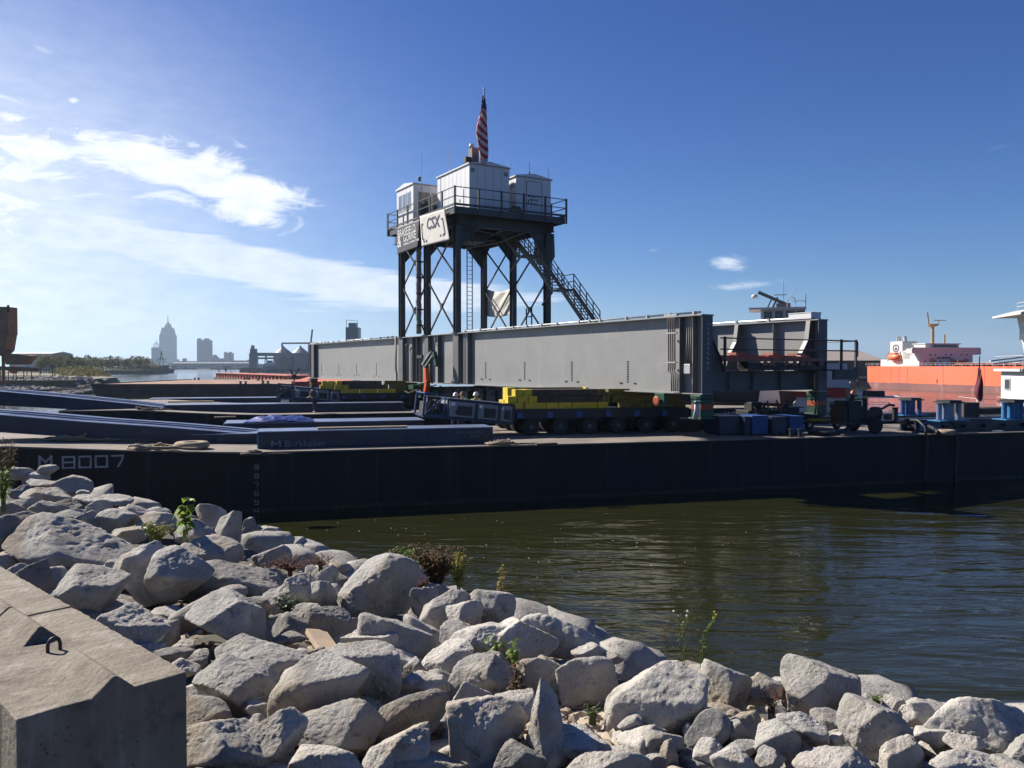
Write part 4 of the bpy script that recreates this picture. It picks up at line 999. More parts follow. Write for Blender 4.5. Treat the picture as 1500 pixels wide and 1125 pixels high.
# brown steel bracing frame lying between the girders
o = thing('bracing_frame', 'brown primed steel frame lying across the floor beam between the girders', 'steel frame', bwd(1.6, -.35, 1.22), BRO)
b = MB(); b.box(-.6, 5.3, 0, .2, .15, .3); b.box(-.5, 5.4, 1.3, 1.5, .25, .42)
b.build('rail', 'frame_primer', o)
b = MB()
for (x, y0_, x2, y2_) in ((0, .1, 1.5, 1.4), (1.9, .1, 3.4, 1.4), (2.6, .1, 1.4, 1.4), (4.6, .1, 3.2, 1.4), (4.4, .1, 5.2, 1.4)): b.beam((x, y0_, .32), (x2, y2_, .40), .14, .1)
b.build('diagonal', 'frame_primer', o)
b = MB()
for x in (1.5, 1.9, 2.8, 3.3, 3.8, 4.2, 5.0): b.prism([(x, -.02), (x + .36, -.02), (x + .24, .16), (x + .12, .16)], -.06, .0, ax='y')
for x in (.3, 2.5, 4.0): b.box(x, x + .55, .3, .9, .42, .52)
b.build('gusset', 'frame_primer', o)
o = thing('spreader_box', 'black box beam under the brown steel frame between the girders', 'steel beam', bwd(2.3, -.30, .962), BRO)
MB().box(0, 4.9, 0, .55, .03, .34).build('box_body', 'machine_black', o, bevel=.01)
b = MB()
for x in (0, 4.85): b.box(x, x + .05, -.02, .57, 0, .38)
for x in (1.2, 2.4, 3.6): b.box(x, x + .04, -.015, -.001, .02, .36)
b.build('end_rib', 'machine_black', o)

# ------------------------------------------------------------------ control tower standing on the span
TZ = GH + .004; TB = bwd(0, 0, TZ)
TW = thing('control_tower', 'dark steel tower with a railed platform standing on the bridge span', 'tower', TB, BRO)
PZ = 7.90                                   # platform floor above the girder tops
LX = (.16, GW + .02)
legs = {}
for xi, x in enumerate(LX):
    for t in LEGT:
        b = MB(); b.box(x - .19, x + .19, t - .2, t - .17, 0, PZ - .9); b.box(x - .19, x + .19, t + .17, t + .2, 0, PZ - .9); b.box(x - .02, x + .02, t - .169, t + .169, 0, PZ - .9); b.box(x - .28, x + .28, t - .32, t + .32, 0, .04)
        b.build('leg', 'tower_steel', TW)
def xbr(x, ta, tb, z0, z1):
    MB().beam((x - .03, ta, z0), (x - .03, tb, z1), .09, .09).build('brace', 'tower_steel', TW)
    MB().beam((x + .07, tb, z0), (x + .07, ta, z1), .09, .09).build('brace', 'tower_steel', TW)
for x in LX:
    for ta, tb in ((LEGT[0] + .2, LEGT[1] - .2), (LEGT[1] + .2, LEGT[2] - .2)):
        xbr(x, ta, tb, .1, 3.7); xbr(x, ta, tb, 3.75, 6.9)
        MB().box(x - .06, x + .06, (ta + tb) / 2 - .15, (ta + tb) / 2 + .15, 1.75, 2.05).build('brace_plate', 'tower_steel', TW)
# cap beams with haunches across and along
for t in LEGT:
    b = MB(); b.box(-.2, GW + .35, t - .015, t + .015, PZ - 1.0, PZ - .36); b.box(-.2, GW + .35, t - .16, t + .16, PZ - 1.02, PZ - 1.0); b.build('cross_beam', 'tower_steel', TW)
    for x, sg in ((LX[0] + .19, 1), (LX[1] - .19, -1)):
        MB().prism([(x, PZ - 1.0), (x + sg * 1.35, PZ - 1.0), (x, PZ - 2.5)], t - .02, t + .02, ax='y').build('haunch', 'tower_steel', TW)
for x in LX:
    b = MB(); b.box(x - .015, x + .015, 21.8, 33.0, PZ - .95, PZ - .36); b.box(x - .15, x + .15, 21.8, 33.0, PZ - .97, PZ - .95); b.build('edge_girder', 'tower_steel', TW)
    for t, sg in ((LEGT[0] + .2, 1), (LEGT[1] - .2, -1), (LEGT[1] + .2, 1), (LEGT[2] - .2, -1)):
        MB().prism([(t, PZ - .97), (t + sg * .75, PZ - .97), (t, PZ - 1.7)], x - .02, x + .02, ax='x').build('haunch', 'tower_steel', TW)
PX0, PX1, PT0, PT1 = -.5, 7.75, 21.5, 32.6
b = MB(); b.box(PX0, PX1, PT0, PT1, PZ - .08, PZ)
for (a, c, d, e) in ((PX0, PX1, PT0, PT0 + .06), (PX0, PX1, PT1 - .06, PT1), (PX0, PX0 + .06, PT0 + .061, PT1 - .061), (PX1 - .06, PX1, PT0 + .061, PT1 - .061)): b.box(a, c, d, e, PZ - .42, PZ - .081)
for t in np.arange(PT0 + .8, PT1 - .3, 1.1): b.box(PX0 + .07, PX1 - .07, t, t + .1, PZ - .30, PZ - .081)
b.build('platform', 'tower_steel', TW)
b = MB()
for x in (1.6, 3.2, 4.9): b.tube([(x, 22, PZ - 1.15), (x + .4, 26, PZ - 1.25), (x, 31, PZ - 1.15)], .06, 6)
b.tube([(.6, 22.2, PZ - .7), (1.6, 22.2, PZ - 1.3), (3.0, 22.2, PZ - 1.45), (4.2, 22.3, PZ - 1.15)], .05, 6)
b.box(2.1, 3.4, 24.5, 26.4, PZ - 1.6, PZ - 1.1); b.build('underdeck_pipe', 'tower_steel', TW)
rb = MB(); RH = 1.2
def rail_run(a, c, steps):
    a = Vector(a); c = Vector(c)
    for z in (RH, .62, .12): rb.beam(a + Vector((0, 0, z)), c + Vector((0, 0, z)), .05, .05 if z > .2 else .14)
    for k in range(steps + 1): p = a.lerp(c, k / steps); rb.beam(p - Vector((0, 0, .42)), p + Vector((0, 0, RH + .05)), .1, .1, up=(0, 1, 0))
rail_run((PX0 - .06, PT0 - .06, PZ), (PX1 + .06, PT0 - .06, PZ), 5)
rail_run((PX1 + .06, PT0 - .06, PZ), (PX1 + .06, PT1, PZ), 6); rail_run((PX0 - .06, PT0 - .06, PZ), (PX0 - .06, PT1, PZ), 6); rail_run((PX0 - .06, PT1 + .06, PZ), (PX1, PT1 + .06, PZ), 5)
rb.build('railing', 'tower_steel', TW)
b = MB(); x = .75; t = 22.35
b.beam((x, t, -.6), (x, t, PZ - .9), .05, .05, up=(0, 1, 0)); b.beam((x + .38, t, -.6), (x + .38, t, PZ - .9), .05, .05, up=(0, 1, 0))
for i in range(27): b.box(x, x + .38, t - .015, t + .015, -.3 + i * .27, -.27 + i * .27)
b.build('ladder', 'tower_steel', TW)
# stairs
def stair(t0, z0, t1, z1, xa, xb):
    b = MB()
    for x in (xa, xb): b.beam((x, t0, z0 - .08), (x, t1, z1 - .08), .05, .28)
    b.build('stringer', 'tower_steel', TW)
    n = int(abs(z1 - z0) / .2); b = MB()
    for i in range(n): f = (i + .5) / n; t = t0 + (t1 - t0) * f; z = z0 + (z1 - z0) * f; b.box(xa + .03, xb - .03, t - .12, t + .12, z, z + .035)
    b.build('tread', 'tower_steel', TW)
    b = MB()
    for x in (xa, xb):
        for h in (.95, .6, .3): b.beam((x, t0, z0 + h), (x, t1, z1 + h), .045, .045)
        for k in range(5): f = k / 4; b.beam((x, t0 + (t1 - t0) * f, z0 + (z1 - z0) * f - .1), (x, t0 + (t1 - t0) * f, z0 + (z1 - z0) * f + .97), .05, .05, up=(0, 1, 0))
    b.build('stair_rail', 'tower_steel', TW)
def landing(t0, t1, z, xa, xb):
    b = MB(); b.box(xa - .05, xb + .05, t0, t1, z - .12, z); b.beam((xa, t1, z - .15), (xa, t1 + 1.2, z - .9), .1, .1)
    for x in (xa, xb):
        for h in (.95, .5): b.beam((x, t0, z + h), (x, t1, z + h), .045, .045)
        for t in (t0, t1): b.beam((x, t, z), (x, t, z + .97), .05, .05, up=(0, 1, 0))
    b.build('landing', 'tower_steel', TW)
stair(26.6, PZ - .1, 23.4, 5.35, 5.3, 6.2); landing(22.2, 23.4, 5.35, 5.3, 6.2); stair(22.2, 5.35, 19.3, 2.75, 5.3, 6.2); landing(18.2, 19.3, 2.75, 5.3, 6.2); stair(18.2, 2.75, 15.4, .25, 5.3, 6.2); MB().box(5.25, 7.0, 14.6, 15.4, .13, .25).build('landing', 'tower_steel', TW)
b = MB(); b.tube([(GW - .6, 24.3, 0), (GW - .6, 24.3, 1.9), (GW - .6, 23.6, 1.9), (GW - .6, 23.6, 0)], .05, 8); b.tube([(GW - .6, 24.3, 1.3), (GW - .6, 23.6, 1.3)], .04, 8); b.build('guard_rail', 'tower_steel', TW)
# wrapped cable riser
o = thing('cable_riser', 'colourful wrapped cable riser hanging in front of the middle near leg', 'cable riser', bwd(-.15, 27.95, GH + .05), BRO)
b = MB(); pts = [(.02 * math.sin(i * 2.1), .03 * math.sin(i * 1.3), .1 + i * .2) for i in range(33)]; b.tube(pts, .19, 12); b.build('sleeve', 'wrapped', o, smooth=True)
b = MB()
for z in (.3, 2.1, 3.2, 4.5, 6.1): b.lathe([(.2, z), (.215, z + .02), (.2, z + .05)], 12)
b.build('strap', 'leaf_yellow', o)
b = MB()
for i in range(6): b.box(-.3, .2, -.35, -.2, .6 + i * 1.1, .7 + i * 1.1)
b.build('bracket', 'tower_steel', o)
# ------------------------------------------------------------------ cabins
def cabin(name, label, x0, x1, t0, t1, h, ridge, rh):
    o = thing(name, label, 'cabin', bwd(x0, t0, TZ + PZ + .004), BRO); W, L = x1 - x0, t1 - t0
    MB().box(0, W, 0, L, .06, h).build('wall', 'cabin_white', o, bevel=.01)
    MB().box(.05, W - .05, .05, L - .05, 0, .06).build('skid', 'machine_black', o)
    if ridge == 'y': pr = [(-.08, h), (W + .08, h), (W + .08, h + .08), (W / 2, h + rh), (-.08, h + .08)]; MB().prism(pr, -.08, L + .08, ax='y').build('roof', 'cabin_white', o)
    else: MB().prism([(-.08, h), (L + .08, h), (L + .08, h + .08), (L / 2, h + rh), (-.08, h + .08)], -.08, W + .08, ax='x').build('roof', 'cabin_white', o)
    b = MB(); n = max(2, round(W / .62))
    for i in range(1, n): b.box(W * i / n - .008, W * i / n + .008, -.006, .001, .08, h - .02)
    n = max(2, round(L / .62))
    for i in range(1, n): b.box(-.006, .001, L * i / n - .008, L * i / n + .008, .08, h - .02)
    b.build('panel_seam', 'panel_seam', o)
    b = MB(); b.box(-.085, W + .085, -.09, -.081, h - .0, h + .05); b.build('eave_trim', 'panel_seam', o)
    return o, W, L
c1, W, L = cabin('control_cabin', 'tallest white panelled cabin in the middle of the tower platform, below the flag', .9, 3.85, 22.3, 27.1, 2.95, 'y', .30)
b = MB(); b.box(-.03, -.002, .8, 1.4, .12, 1.5); b.build('door', 'cabin_white', c1); b2_ = MB().box(-.05, -.031, 1.25, 1.33, .7, .9).build('handle', 'machine_black', c1)
for x in (.1, W - .4): MB().box(x, x + .28, -.02, -.002, 2.45, 2.7).build('vent', 'panel_seam', c1)
c2, W2, L2 = cabin('equipment_cabin', 'smaller white cabin with a lettered door at the right of the platform', 4.5, 7.25, 22.5, 25.0, 2.6, 'y', .32)
dr = MB().box(.82, 1.95, -.025, -.002, .08, 2.35).build('door', 'cabin_white', c2); MB().box(.9, .95, -.07, -.026, .85, 1.15).build('handle', 'machine_black', dr)
b = MB(); b.box(.78, .82, -.03, -.002, .08, 2.39); b.box(1.95, 1.99, -.03, -.002, .08, 2.39); b.box(.78, 1.99, -.03, -.003, 2.35, 2.39); b.build('door_frame', 'panel_seam', c2)
for i, s_ in enumerate(('MOBILE RV', 'BRIDGE', 'M 14.0')): text(s_, .2, 'letter_navy', c2, (1.38, -.03, 1.32 - i * .24), (math.pi / 2, 0, 0), ext=.002, align='CENTER', bold=.006, name='door_lettering')
MB().box(-.02, -.002, .3, .8, 1.9, 2.3).build('vent', 'panel_seam', c2)
c3, W3, L3 = cabin('operator_cabin', 'small white windowed operator cabin at the left end of the platform', -.3, 2.6, 28.5, 31.5, 2.7, 'x', .30)
for i in range(3):
    fr = MB().box(-.03, -.002, .45 + i * .78, 1.07 + i * .78, 1.05, 2.3).build('window', 'white_paint', c3); MB().box(-.036, -.031, .52 + i * .78, 1.0 + i * .78, 1.12, 2.23).build('pane', 'glass_sky', fr)
for i in range(2):
    fr = MB().box(.35 + i * 1.05, 1.3 + i * 1.05, -.03, -.002, .55, 2.25).build('window', 'white_paint', c3); MB().box(.41 + i * 1.05, 1.24 + i * 1.05, -.036, -.031, .61, 2.19).build('pane', 'window_dark', fr)
MB().lathe([(.1, 0), (.1, .25), (.14, .25), (.12, .3)], 10, (.6, .3, 3.0)).build('vent_cap', 'machine_black', c3)
# rooftop gear and antennas
o = thing('roof_exhaust', 'grey exhaust housing with a small dome beside the flagpole', 'exhaust', bwd(1.35, 22.7, TZ + PZ + 3.22), BRO)
MB().box(-.05, .45, 0, .5, 0, .95).build('housing', 'girder_dark', o); MB().lathe([(.16, .95), (.18, 1.05), (.14, 1.2), (.02, 1.26)], 12, (.05, .25, 0)).build('dome', 'galvanised', o, smooth=True); MB().box(-.45, -.06, .1, .5, -.02, .32).build('side_box', 'machine_black', o)
for i, (x, t, z0, h, lb) in enumerate([(.1, 28.0, 2.2, 2.6, 'thin whip antenna between the left and middle cabins'), (1.0, 25.5, 3.0, 1.8, 'thin whip antenna over the left eave of the middle cabin'), (4.2, 22.9, 2.4, 1.3, 'thin pale antenna between the middle and right cabins'), (5.6, 22.6, 2.9, .8, 'thin antenna over the right cabin door'), (7.1, 22.6, 2.55, .9, 'thin dark antenna at the right corner of the right cabin')]):
    q = MB().tube([(0, 0, 0), (0, 0, h)], .018, 6).lathe([(.05, 0), (.05, .12), (.03, .14)], 8).build('antenna', 'galvanised' if i < 3 else 'machine_black', loc=bwd(x, t, TZ + PZ + z0)); tag(q, lb, 'antenna', 'whip antennas around the cabins')
# machinery clutter on the platform
o = thing('generator', 'rust-coloured machine between the middle and right cabins', 'machine', bwd(3.95, 22.1, TZ + PZ + .004), BRO)
MB().box(0, .75, 0, .5, .1, .42).lathe([(.14, 0), (.14, .5)], 12, (.2, .25, .45), axis='x').build('engine', 'brown_steel', o); MB().box(-.05, .85, -.05, .55, 0, .1).build('skid', 'machine_black', o)
# ------------------------------------------------------------------ banners, cloth, sign box
def cloth_quad(name, label, corners, x, m, nx=26, ny=18, amp=.05, sd=1, thick=.008, sag=0.0):
    """corners: px tl, tr, br, bl on plane x of the bridge frame"""
    C_ = [bpx(a, b, x) for a, b in corners]; ref = C_[0]; vs = []
    for j in range(ny):
        for i in range(nx):
            u, v = i / (nx - 1), j / (ny - 1); p = C_[0] * (1 - u) * (1 - v) + C_[1] * u * (1 - v) + C_[2] * u * v + C_[3] * (1 - u) * v
            d = amp * noise.noise(Vector((u * 3 + v * 1.6, v * 1.3 - u, sd))) + amp * .6 * noise.noise(Vector((u * 7 + v * 5, v * 2, sd * 2)))
            vs.append((p.x - ref.x + d, p.y - ref.y, p.z - ref.z - sag * math.sin(math.pi * u) * (1 - v * .5)))
    fs = [(j * nx + i, j * nx + i + 1, (j + 1) * nx + i + 1, (j + 1) * nx + i) for j in range(ny - 1) for i in range(nx - 1)]
    c, s = math.cos(BRO), math.sin(BRO)
    t = thing(name, label, name.split('_')[-1], bwd(*ref), BRO)
    o = MB().add(vs, fs).build('cloth', m, t, smooth=True); sl = o.modifiers.new('solid', 'SOLIDIFY'); sl.thickness = thick; sl.offset = 0
    return t, C_, o
def banner_text(t, C_, body, u, v, size, m, x_off=-.024, sxx=1.0, b=.004):
    p = C_[0] * (1 - u) * (1 - v) + C_[1] * u * (1 - v) + C_[2] * u * v + C_[3] * (1 - u) * v
    e = (C_[1] + C_[2] - C_[0] - C_[3]); sl = math.atan2(e.z, -e.y)
    q = text(body, size, m, t, (x_off, p.y - C_[0].y, p.z - C_[0].z), (0, 0, 0), ext=.003, sx_=sxx, bold=b)
    q.rotation_mode = 'QUATERNION'
    X = Vector((0, -math.cos(sl), math.sin(sl))); Z = Vector((-1, 0, 0)); Y = Z.cross(X)
    q.rotation_quaternion = Matrix((X, Y, Z)).transposed().to_quaternion(); q.scale = (sxx, 1, 1)
t, C_, _c = cloth_quad('black_banner', 'black contractor banner with white lettering tied below the operator cabin', [(581, 334), (615, 321), (612, 362), (582, 373)], -.66, 'banner_black', amp=.014)
banner_text(t, C_, 'BRASFIELD', .05, .40, .78, 'letter_white', sxx=.86); banner_text(t, C_, '&', .03, .76, 1.25, 'letter_white', sxx=.9); banner_text(t, C_, 'GORRIE', .32, .63, .74, 'letter_white', sxx=.86)
banner_text(t, C_, 'GENERAL CONTRACTORS', .34, .76, .22, 'letter_white', b=.004)
b = MB(); p = C_[0] * .55 * .42 + C_[1] * .42 * .45 + C_[2] * .58 * .45 + C_[3] * .58 * .55
t, C_, _c = cloth_quad('white_banner', 'creased white railway banner with navy letters tied under the platform edge', [(615, 317), (651, 306), (659, 351), (618, 361)], -.70, 'banner_white', amp=.016, sd=3)
banner_text(t, C_, 'CSX', .24, .50, 1.05, 'letter_navy', sxx=1.0, x_off=-.026, b=.02)
def bp_(u, v): p = C_[0] * (1 - u) * (1 - v) + C_[1] * u * (1 - v) + C_[2] * u * v + C_[3] * (1 - u) * v; return Vector((-.026, p.y - C_[0].y, p.z - C_[0].z))
b = MB()
for u, sg in ((.05, 1), (.88, -1)):
    b.beam(bp_(u, .28), bp_(u, .78), .09, .012, up=(1, 0, 0)); b.beam(bp_(u, .28), bp_(u + .06 * sg, .28), .08, .014, up=(1, 0, 0)); b.beam(bp_(u, .78), bp_(u + .06 * sg, .78), .08, .014, up=(1, 0, 0))
for (u, v) in ((.10, .86), (.19, .86), (.72, .80), (.82, .80)): q = bp_(u, v); b.lathe([(.085, -.006), (.085, .006)], 12, q, axis='x')
b.build('logo_mark', 'letter_navy', t)
def cloth_tower():
    C_ = [bpx(711, 421, GW + .3), bpx(751, 421, GW + .3), bpx(752, 459, GW + .3), bpx(712, 462, GW + .3)]
    cloth_quad('white_cloth', 'plain white cloth tied between two far tower legs', [(711, 422), (752, 420), (751, 459), (712, 463)], GW + .30, 'banner_white', amp=.16, sd=8, sag=.35)
cloth_tower()
o = thing('sign_box', 'pale hanging sign panel below the right side of the platform', 'panel', bwd(GW + .35, 23.2, TZ + PZ - 3.2), BRO)
MB().prism([(-1.0, .6), (-.2, 0.05), (1.3, .35), (1.7, 2.2), (-.9, 2.2)], 0, .05, ax='x').build('panel_face', 'girder_paint', o)
MB().beam((-.04, -.8, 2.1), (-.04, 1.6, 2.15), .06, .06).build('hanger', 'tower_steel', o)
# flag
o = thing('flagpole', 'flagpole with a limp red, white and blue striped flag above the middle cabin', 'flagpole', bwd(1.9, 22.15, TZ + PZ + 3.0), BRO)
MB().tube([(0, 0, 0), (0, 0, 4.75)], .04, 10).build('pole', 'galvanised', o); MB().lathe([(.01, 4.75), (.07, 4.82), (.07, 4.87), (.01, 4.95)], 10).build('finial', 'galvanised', o, smooth=True)
def flag():
    nx, ny = 41, 90; vs = []; mi = []; 
    for j in range(ny):
        v = j / (ny - 1); z = 4.4 - 4.2 * v
        wd = (.20 + .46 * min(1, v * 1.9)) * (1 - .38 * max(0, v - .55) / .45)
        for i in range(nx):
            u = i / (nx - 1); ph = u * math.pi * 5 + v * 2.2
            x = wd * (.75 * math.sin(ph) * (.4 + .6 * u) + .15 * math.sin(u * 3 + v * 5)) - .08
            y = .20 * math.cos(ph * 1.0) * (.35 + .65 * u) * min(1, .3 + v * 2)
            vs.append((x + .03 * math.sin(v * 9), y, z - .35 * u * (1 - v) * .6 + .06 * math.sin(ph * .5)))
    fs = []
    for j in range(ny - 1):
        for i in range(nx - 1):
            fs.append((j * nx + i, j * nx + i + 1, (j + 1) * nx + i + 1, (j + 1) * nx + i)); v = j / (ny - 1); u = i / (nx - 1)
            k = int((v * .85 - .32 + .3 * u + .04 * math.sin(u * 20)) / .052)
            mi.append(2 if v + .30 * u < .47 else (k % 2))
    m = MB(); m.v = vs; m.f = fs; m.mi = mi; q = m.build('flag_cloth', ['flag_white', 'flag_red', 'flag_blue'], o, smooth=True)
    sl = q.modifiers.new('solid', 'SOLIDIFY'); sl.thickness = .012
    b = MB(); r_ = random.Random(2)
    for k in range(10): z = 4.3 - k * .13; s_ = .028; x = r_.choice([-1, 1]) * (.1 + .02 * k) - .07; b.lathe([(s_, -.01), (s_, .01)], 5, (x, -.26 + .0 * k, z), axis='y')
    b.build('star', 'flag_white', o)
flag()
#@@PART5
# ================================================================== EQUIPMENT AROUND THE SPAN
def jack(x, y, label, sc=1.0):
    t = thing('climbing_jack', label, 'hydraulic jack', bwd(x, y, 0) + Vector((0, 0, -.004)), BRO, 'green hydraulic jacks under the girder ends')
    b = MB(); b.box(-.36, .36, -.3, .3, -.18, -.02); b.box(-.32, .32, -.28, .28, -.95, -.19); b.box(-.42, .42, -.36, .36, -1.02, -.95)
    b.build('jack_body', 'green_paint', t, bevel=.012)
    MB().box(-.33, .33, -.30, -.285, -.62, -.40).box(-.34, -.325, -.27, .27, -.62, -.40).build('warning_band', 'orange_paint', t)
    b = MB()
    for k in range(3 if 'near corner' in label else 1): b.tube([(-.5 - .08 * k, -.34, -.25), (-.56 - .08 * k, -.40, -.6), (-.62 - .11 * k, -.42, -.98)], .045, 8)
    b.build('hose', 'white_paint' if 'near corner' in label else 'machine_black', t, smooth=True)
    b = MB(); b.tube([(-.36, -.2, -.1), (-.62, -.3, -.15), (-.7, -.3, -.45), (-.4, -.3, -.6)], .03, 6); b.box(-.75, -.38, -.4, -.25, -.35, -.28); b.build('valve_block', 'green_paint', t)
    return t
jack(.33, .3, 'green jack with an orange band under the near corner of the near girder'); jack(GW + .33, .3, 'green jack with an orange band under the end of the far girder')
jack(2.6, 2.6, 'green jack under the floor beam between the two girder ends, left one'); jack(.33, 54.2, 'green jack under the far left tip of the near girder'); jack(.2, 28.0, 'small green jack under the girder below the orange arm')
o = thing('side_roller', 'green plate with an orange round pad under the girder, left of the corner jack', 'roller', bwd(.1, 2.6, -.004), BRO)
MB().box(-.1, .15, -.32, .32, -.55, -.01).build('plate', 'green_paint', o, bevel=.01); MB().lathe([(.14, -.26), (.2, -.24), (.2, -.2)], 18, (0, .05, -.33), axis='x').build('pad', 'orange_paint', o)
# cross beams / grillage on deck under the girder ends
def grill(px0, py, px1, h, wd, label, m='blue_paint', z=DZ, name='support_beam', group='support beams on deck under the girder ends'):
    pa = on(px0, py, z); u, v = uv(pa); d = ray(px1, py); k = (P0 + BV * v - Vector((0, 0, E))).dot(BV) / d.dot(BV); pb = Vector((0, 0, E)) + d * k; L = uv(pb)[0] - u
    t = thing(name, label, 'steel beam', bw(u, v, z + .003), BPH, group)
    MB().box(0, L, 0, .3 * wd, 0, .04).box(0, L, .12 * wd, .18 * wd, .041, h - .04).box(0, L, 0, .3 * wd, h - .039, h).build('flange_beam', m, t)
    MB().box(0, L, .6 * wd, .9 * wd, 0, .04).box(0, L, .72 * wd, .78 * wd, .041, h - .04).box(0, L, .6 * wd, .9 * wd, h - .039, h).build('flange_beam', m, t)
    b = MB()
    for i in range(max(2, int(L / 1.2))): x = .2 + i * 1.2; b.box(x, x + .12, -.03, .93 * wd, h * .3, h * .55)
    b.build('cross_strut', 'machine_black', t); return t
grill(990, 631, 1052, .55, 1.4, 'black two-beam skid on deck below the near girder corner', 'machine_black')
grill(1042, 621, 1205, .5, 1.2, 'blue support beam crossing the deck below the floor beam')
for (px_, py, lb) in ((1027, 612, 'blue stub post below the corner jack'), (1162, 612, 'dark stub post below the far girder end')):
    p = on(px_, 626, DZ); o = MB().box(-.35, .35, -.3, .3, 0, .05).box(-.22, .22, -.2, .2, .05, 1.0).box(-.4, .4, -.35, .35, 1.0, 1.05).build('stub_post', 'blue_paint', loc=(p.x, p.y, DZ + .003), bevel=.01); o.rotation_euler = (0, 0, BPH); tag(o, lb, 'post')
# stencilled barge seen through the gap
d_ = ray(1061, 610); k_ = (P0 + BV * 23.96 - Vector((0, 0, E))).dot(BV) / d_.dot(BV); q_ = Vector((0, 0, E)) + d_ * k_
text('M 8105', .5, 'letter_hull', B2, (uv(q_)[0], -.012, q_.z), (math.pi / 2, 0, 0), ext=.004, sx_=1.2, bold=.012, name='hull_number')
# blue storage boxes
def bluebox(px0, px1, py, h, d_, label, m, slat=False):
    pa = on(px0, py, DZ); u, v = uv(pa); pb = on(px1, py, DZ); L = (pb - pa).length - .03
    t = thing('storage_box', label, 'storage box', bw(u, v, DZ + .003), BPH, 'blue storage boxes at the deck edge')
    MB().box(0, L, 0, d_, .06, h - .05).build('box_body', m, t, bevel=.012); MB().box(-.02, L + .02, -.02, d_ + .02, h - .05, h).build('lid', m, t, bevel=.006)
    b = MB(); b.box(.05, .2, .02, d_ - .02, 0, .06); b.box(L - .2, L - .05, .02, d_ - .02, 0, .06); b.build('foot', 'machine_black', t)
    b = MB(); n = 9 if slat else 3
    for i in range(n):
        if slat: b.box(.06, L - .06, -.012, -.001, .12 + i * (h - .2) / n, .15 + i * (h - .2) / n)
        else: x = L * (i + .5) / n; b.box(x - .02, x + .02, -.012, -.001, .08, h - .07)
    b.build('slat' if slat else 'rib', m, t)
bluebox(1054, 1090, 638, .86, 1.4, 'darkest slatted box, leftmost of the deck-edge boxes', 'blue_paint', True)
bluebox(1091, 1101, 638, .84, 1.4, 'narrow dark box second from the left at the deck edge', 'blue_paint')
bluebox(1102, 1129, 638, .88, 1.4, 'brightest blue box, third from the left at the deck edge', 'blue_bright')
bluebox(1131, 1156, 637.5, .82, 1.4, 'dull blue box, fourth from the left at the deck edge', 'blue_paint')
bluebox(1157, 1180, 637, .84, 1.4, 'blue box at the right end of the deck-edge row', 'blue_bright')
# articulated arm hanging on the girder
o = thing('arm_machine', 'orange and green articulated hydraulic arm hanging against the girder', 'hydraulic arm', bwd(-.75, 27.3, .0), BRO)
p_ = lambda a, b: (lambda q: (0, q.y - 27.3, q.z))(bpx(a, b, -.75))
MB().beam(p_(625, 539), p_(626, 561), .34, .36, up=(0, 1, 0)).beam(p_(627, 556), p_(624, 574), .30, .32, up=(0, 1, 0)).build('lower_arm', 'orange_arm', o, bevel=.02)
MB().beam(p_(623, 536), p_(635, 516), .28, .38, up=(0, 1, 0)).beam(p_(636, 516), p_(640, 536), .24, .3, up=(0, 1, 0)).build('upper_arm', 'green_paint', o, bevel=.02)
b = MB(); b.beam(Vector(p_(622, 535)) + Vector((-.2, 0, .05)), Vector(p_(634, 517)) + Vector((-.2, 0, .05)), .05, .09); b.beam(Vector(p_(627, 537)) + Vector((-.22, 0, .0)), Vector(p_(638, 520)) + Vector((-.2, 0, 0)), .05, .06); b.build('cylinder_rod', 'galvanised', o)
MB().box(-.25, .75, -.3, .5, -.42, -.12).build('base_plate', 'green_paint', o); b = MB(); q = p_(632, 540); b.tube([(0, q[1] + .3, q[2] + .4), (-.1, q[1], q[2] - .3), (.1, q[1] + .1, q[2] - 1.0)], .05, 8); b.build('hose', 'machine_black', o, smooth=True)
o = MB().tube([(-.2, 32.2, -.05), (-.3, 30.5, -.55), (-.3, 29.4, -.75), (-.3, 28.2, -.5), (-.3, 26.6, -.35), (-.2, 25, -.08)], .04, 8).build('slack_hose', 'rope_dark', smooth=True, loc=BO); o.rotation_euler = (0, 0, BRO); tag(o, 'slack hose looping under the girder beside the orange arm', 'hose')
o = thing('red_beam', 'orange-red beam slung under the span behind the green jack', 'steel beam', bwd(2.0, 10, -.55), BRO)
MB().box(0, .25, 0, 12, 0, .22).build('beam_body', 'orange_paint', o); MB().box(-.1, .35, .2, .5, -.1, .32).box(-.1, .35, 11.4, 11.7, -.1, .32).build('bracket', 'green_paint', o)

o = thing('load_frame', 'dark steel load frame slung under the middle of the span between the trailers', 'steel frame', bwd(.9, 9.5, -1.25), BRO)
MB().box(0, .5, 0, 21, .05, .95).box(4.6, 5.1, 0, 21, .05, .95).build('main_beam', 'navy_dark', o)
for t_ in (0, 5, 10, 15, 20.5): MB().box(.51, 4.59, t_, t_ + .5, .1, .9).build('cross_beam', 'machine_black', o)
[MB().box(-.12, -.005, i * 1.5 + .2, i * 1.5 + .28, .08, .92).build('rib', 'machine_black', o) for i in range(14)]
b = MB(); r_ = random.Random(8)
for i in range(12): t_ = 1 + i * 1.6; b.tube([(-.1, t_, 1.05), (-.25, t_ + .4, r_.uniform(.5, .8)), (-.25, t_ + 1.0, r_.uniform(.4, .9)), (-.1, t_ + 1.5, 1.05)], .035, 6)
b.build('hose', 'machine_black', o, smooth=True)
for t_ in (3, 12.5, 17): MB().box(-.3, -.13, t_, t_ + 1.1, .3, .8).build('valve_box', 'green_paint', o)
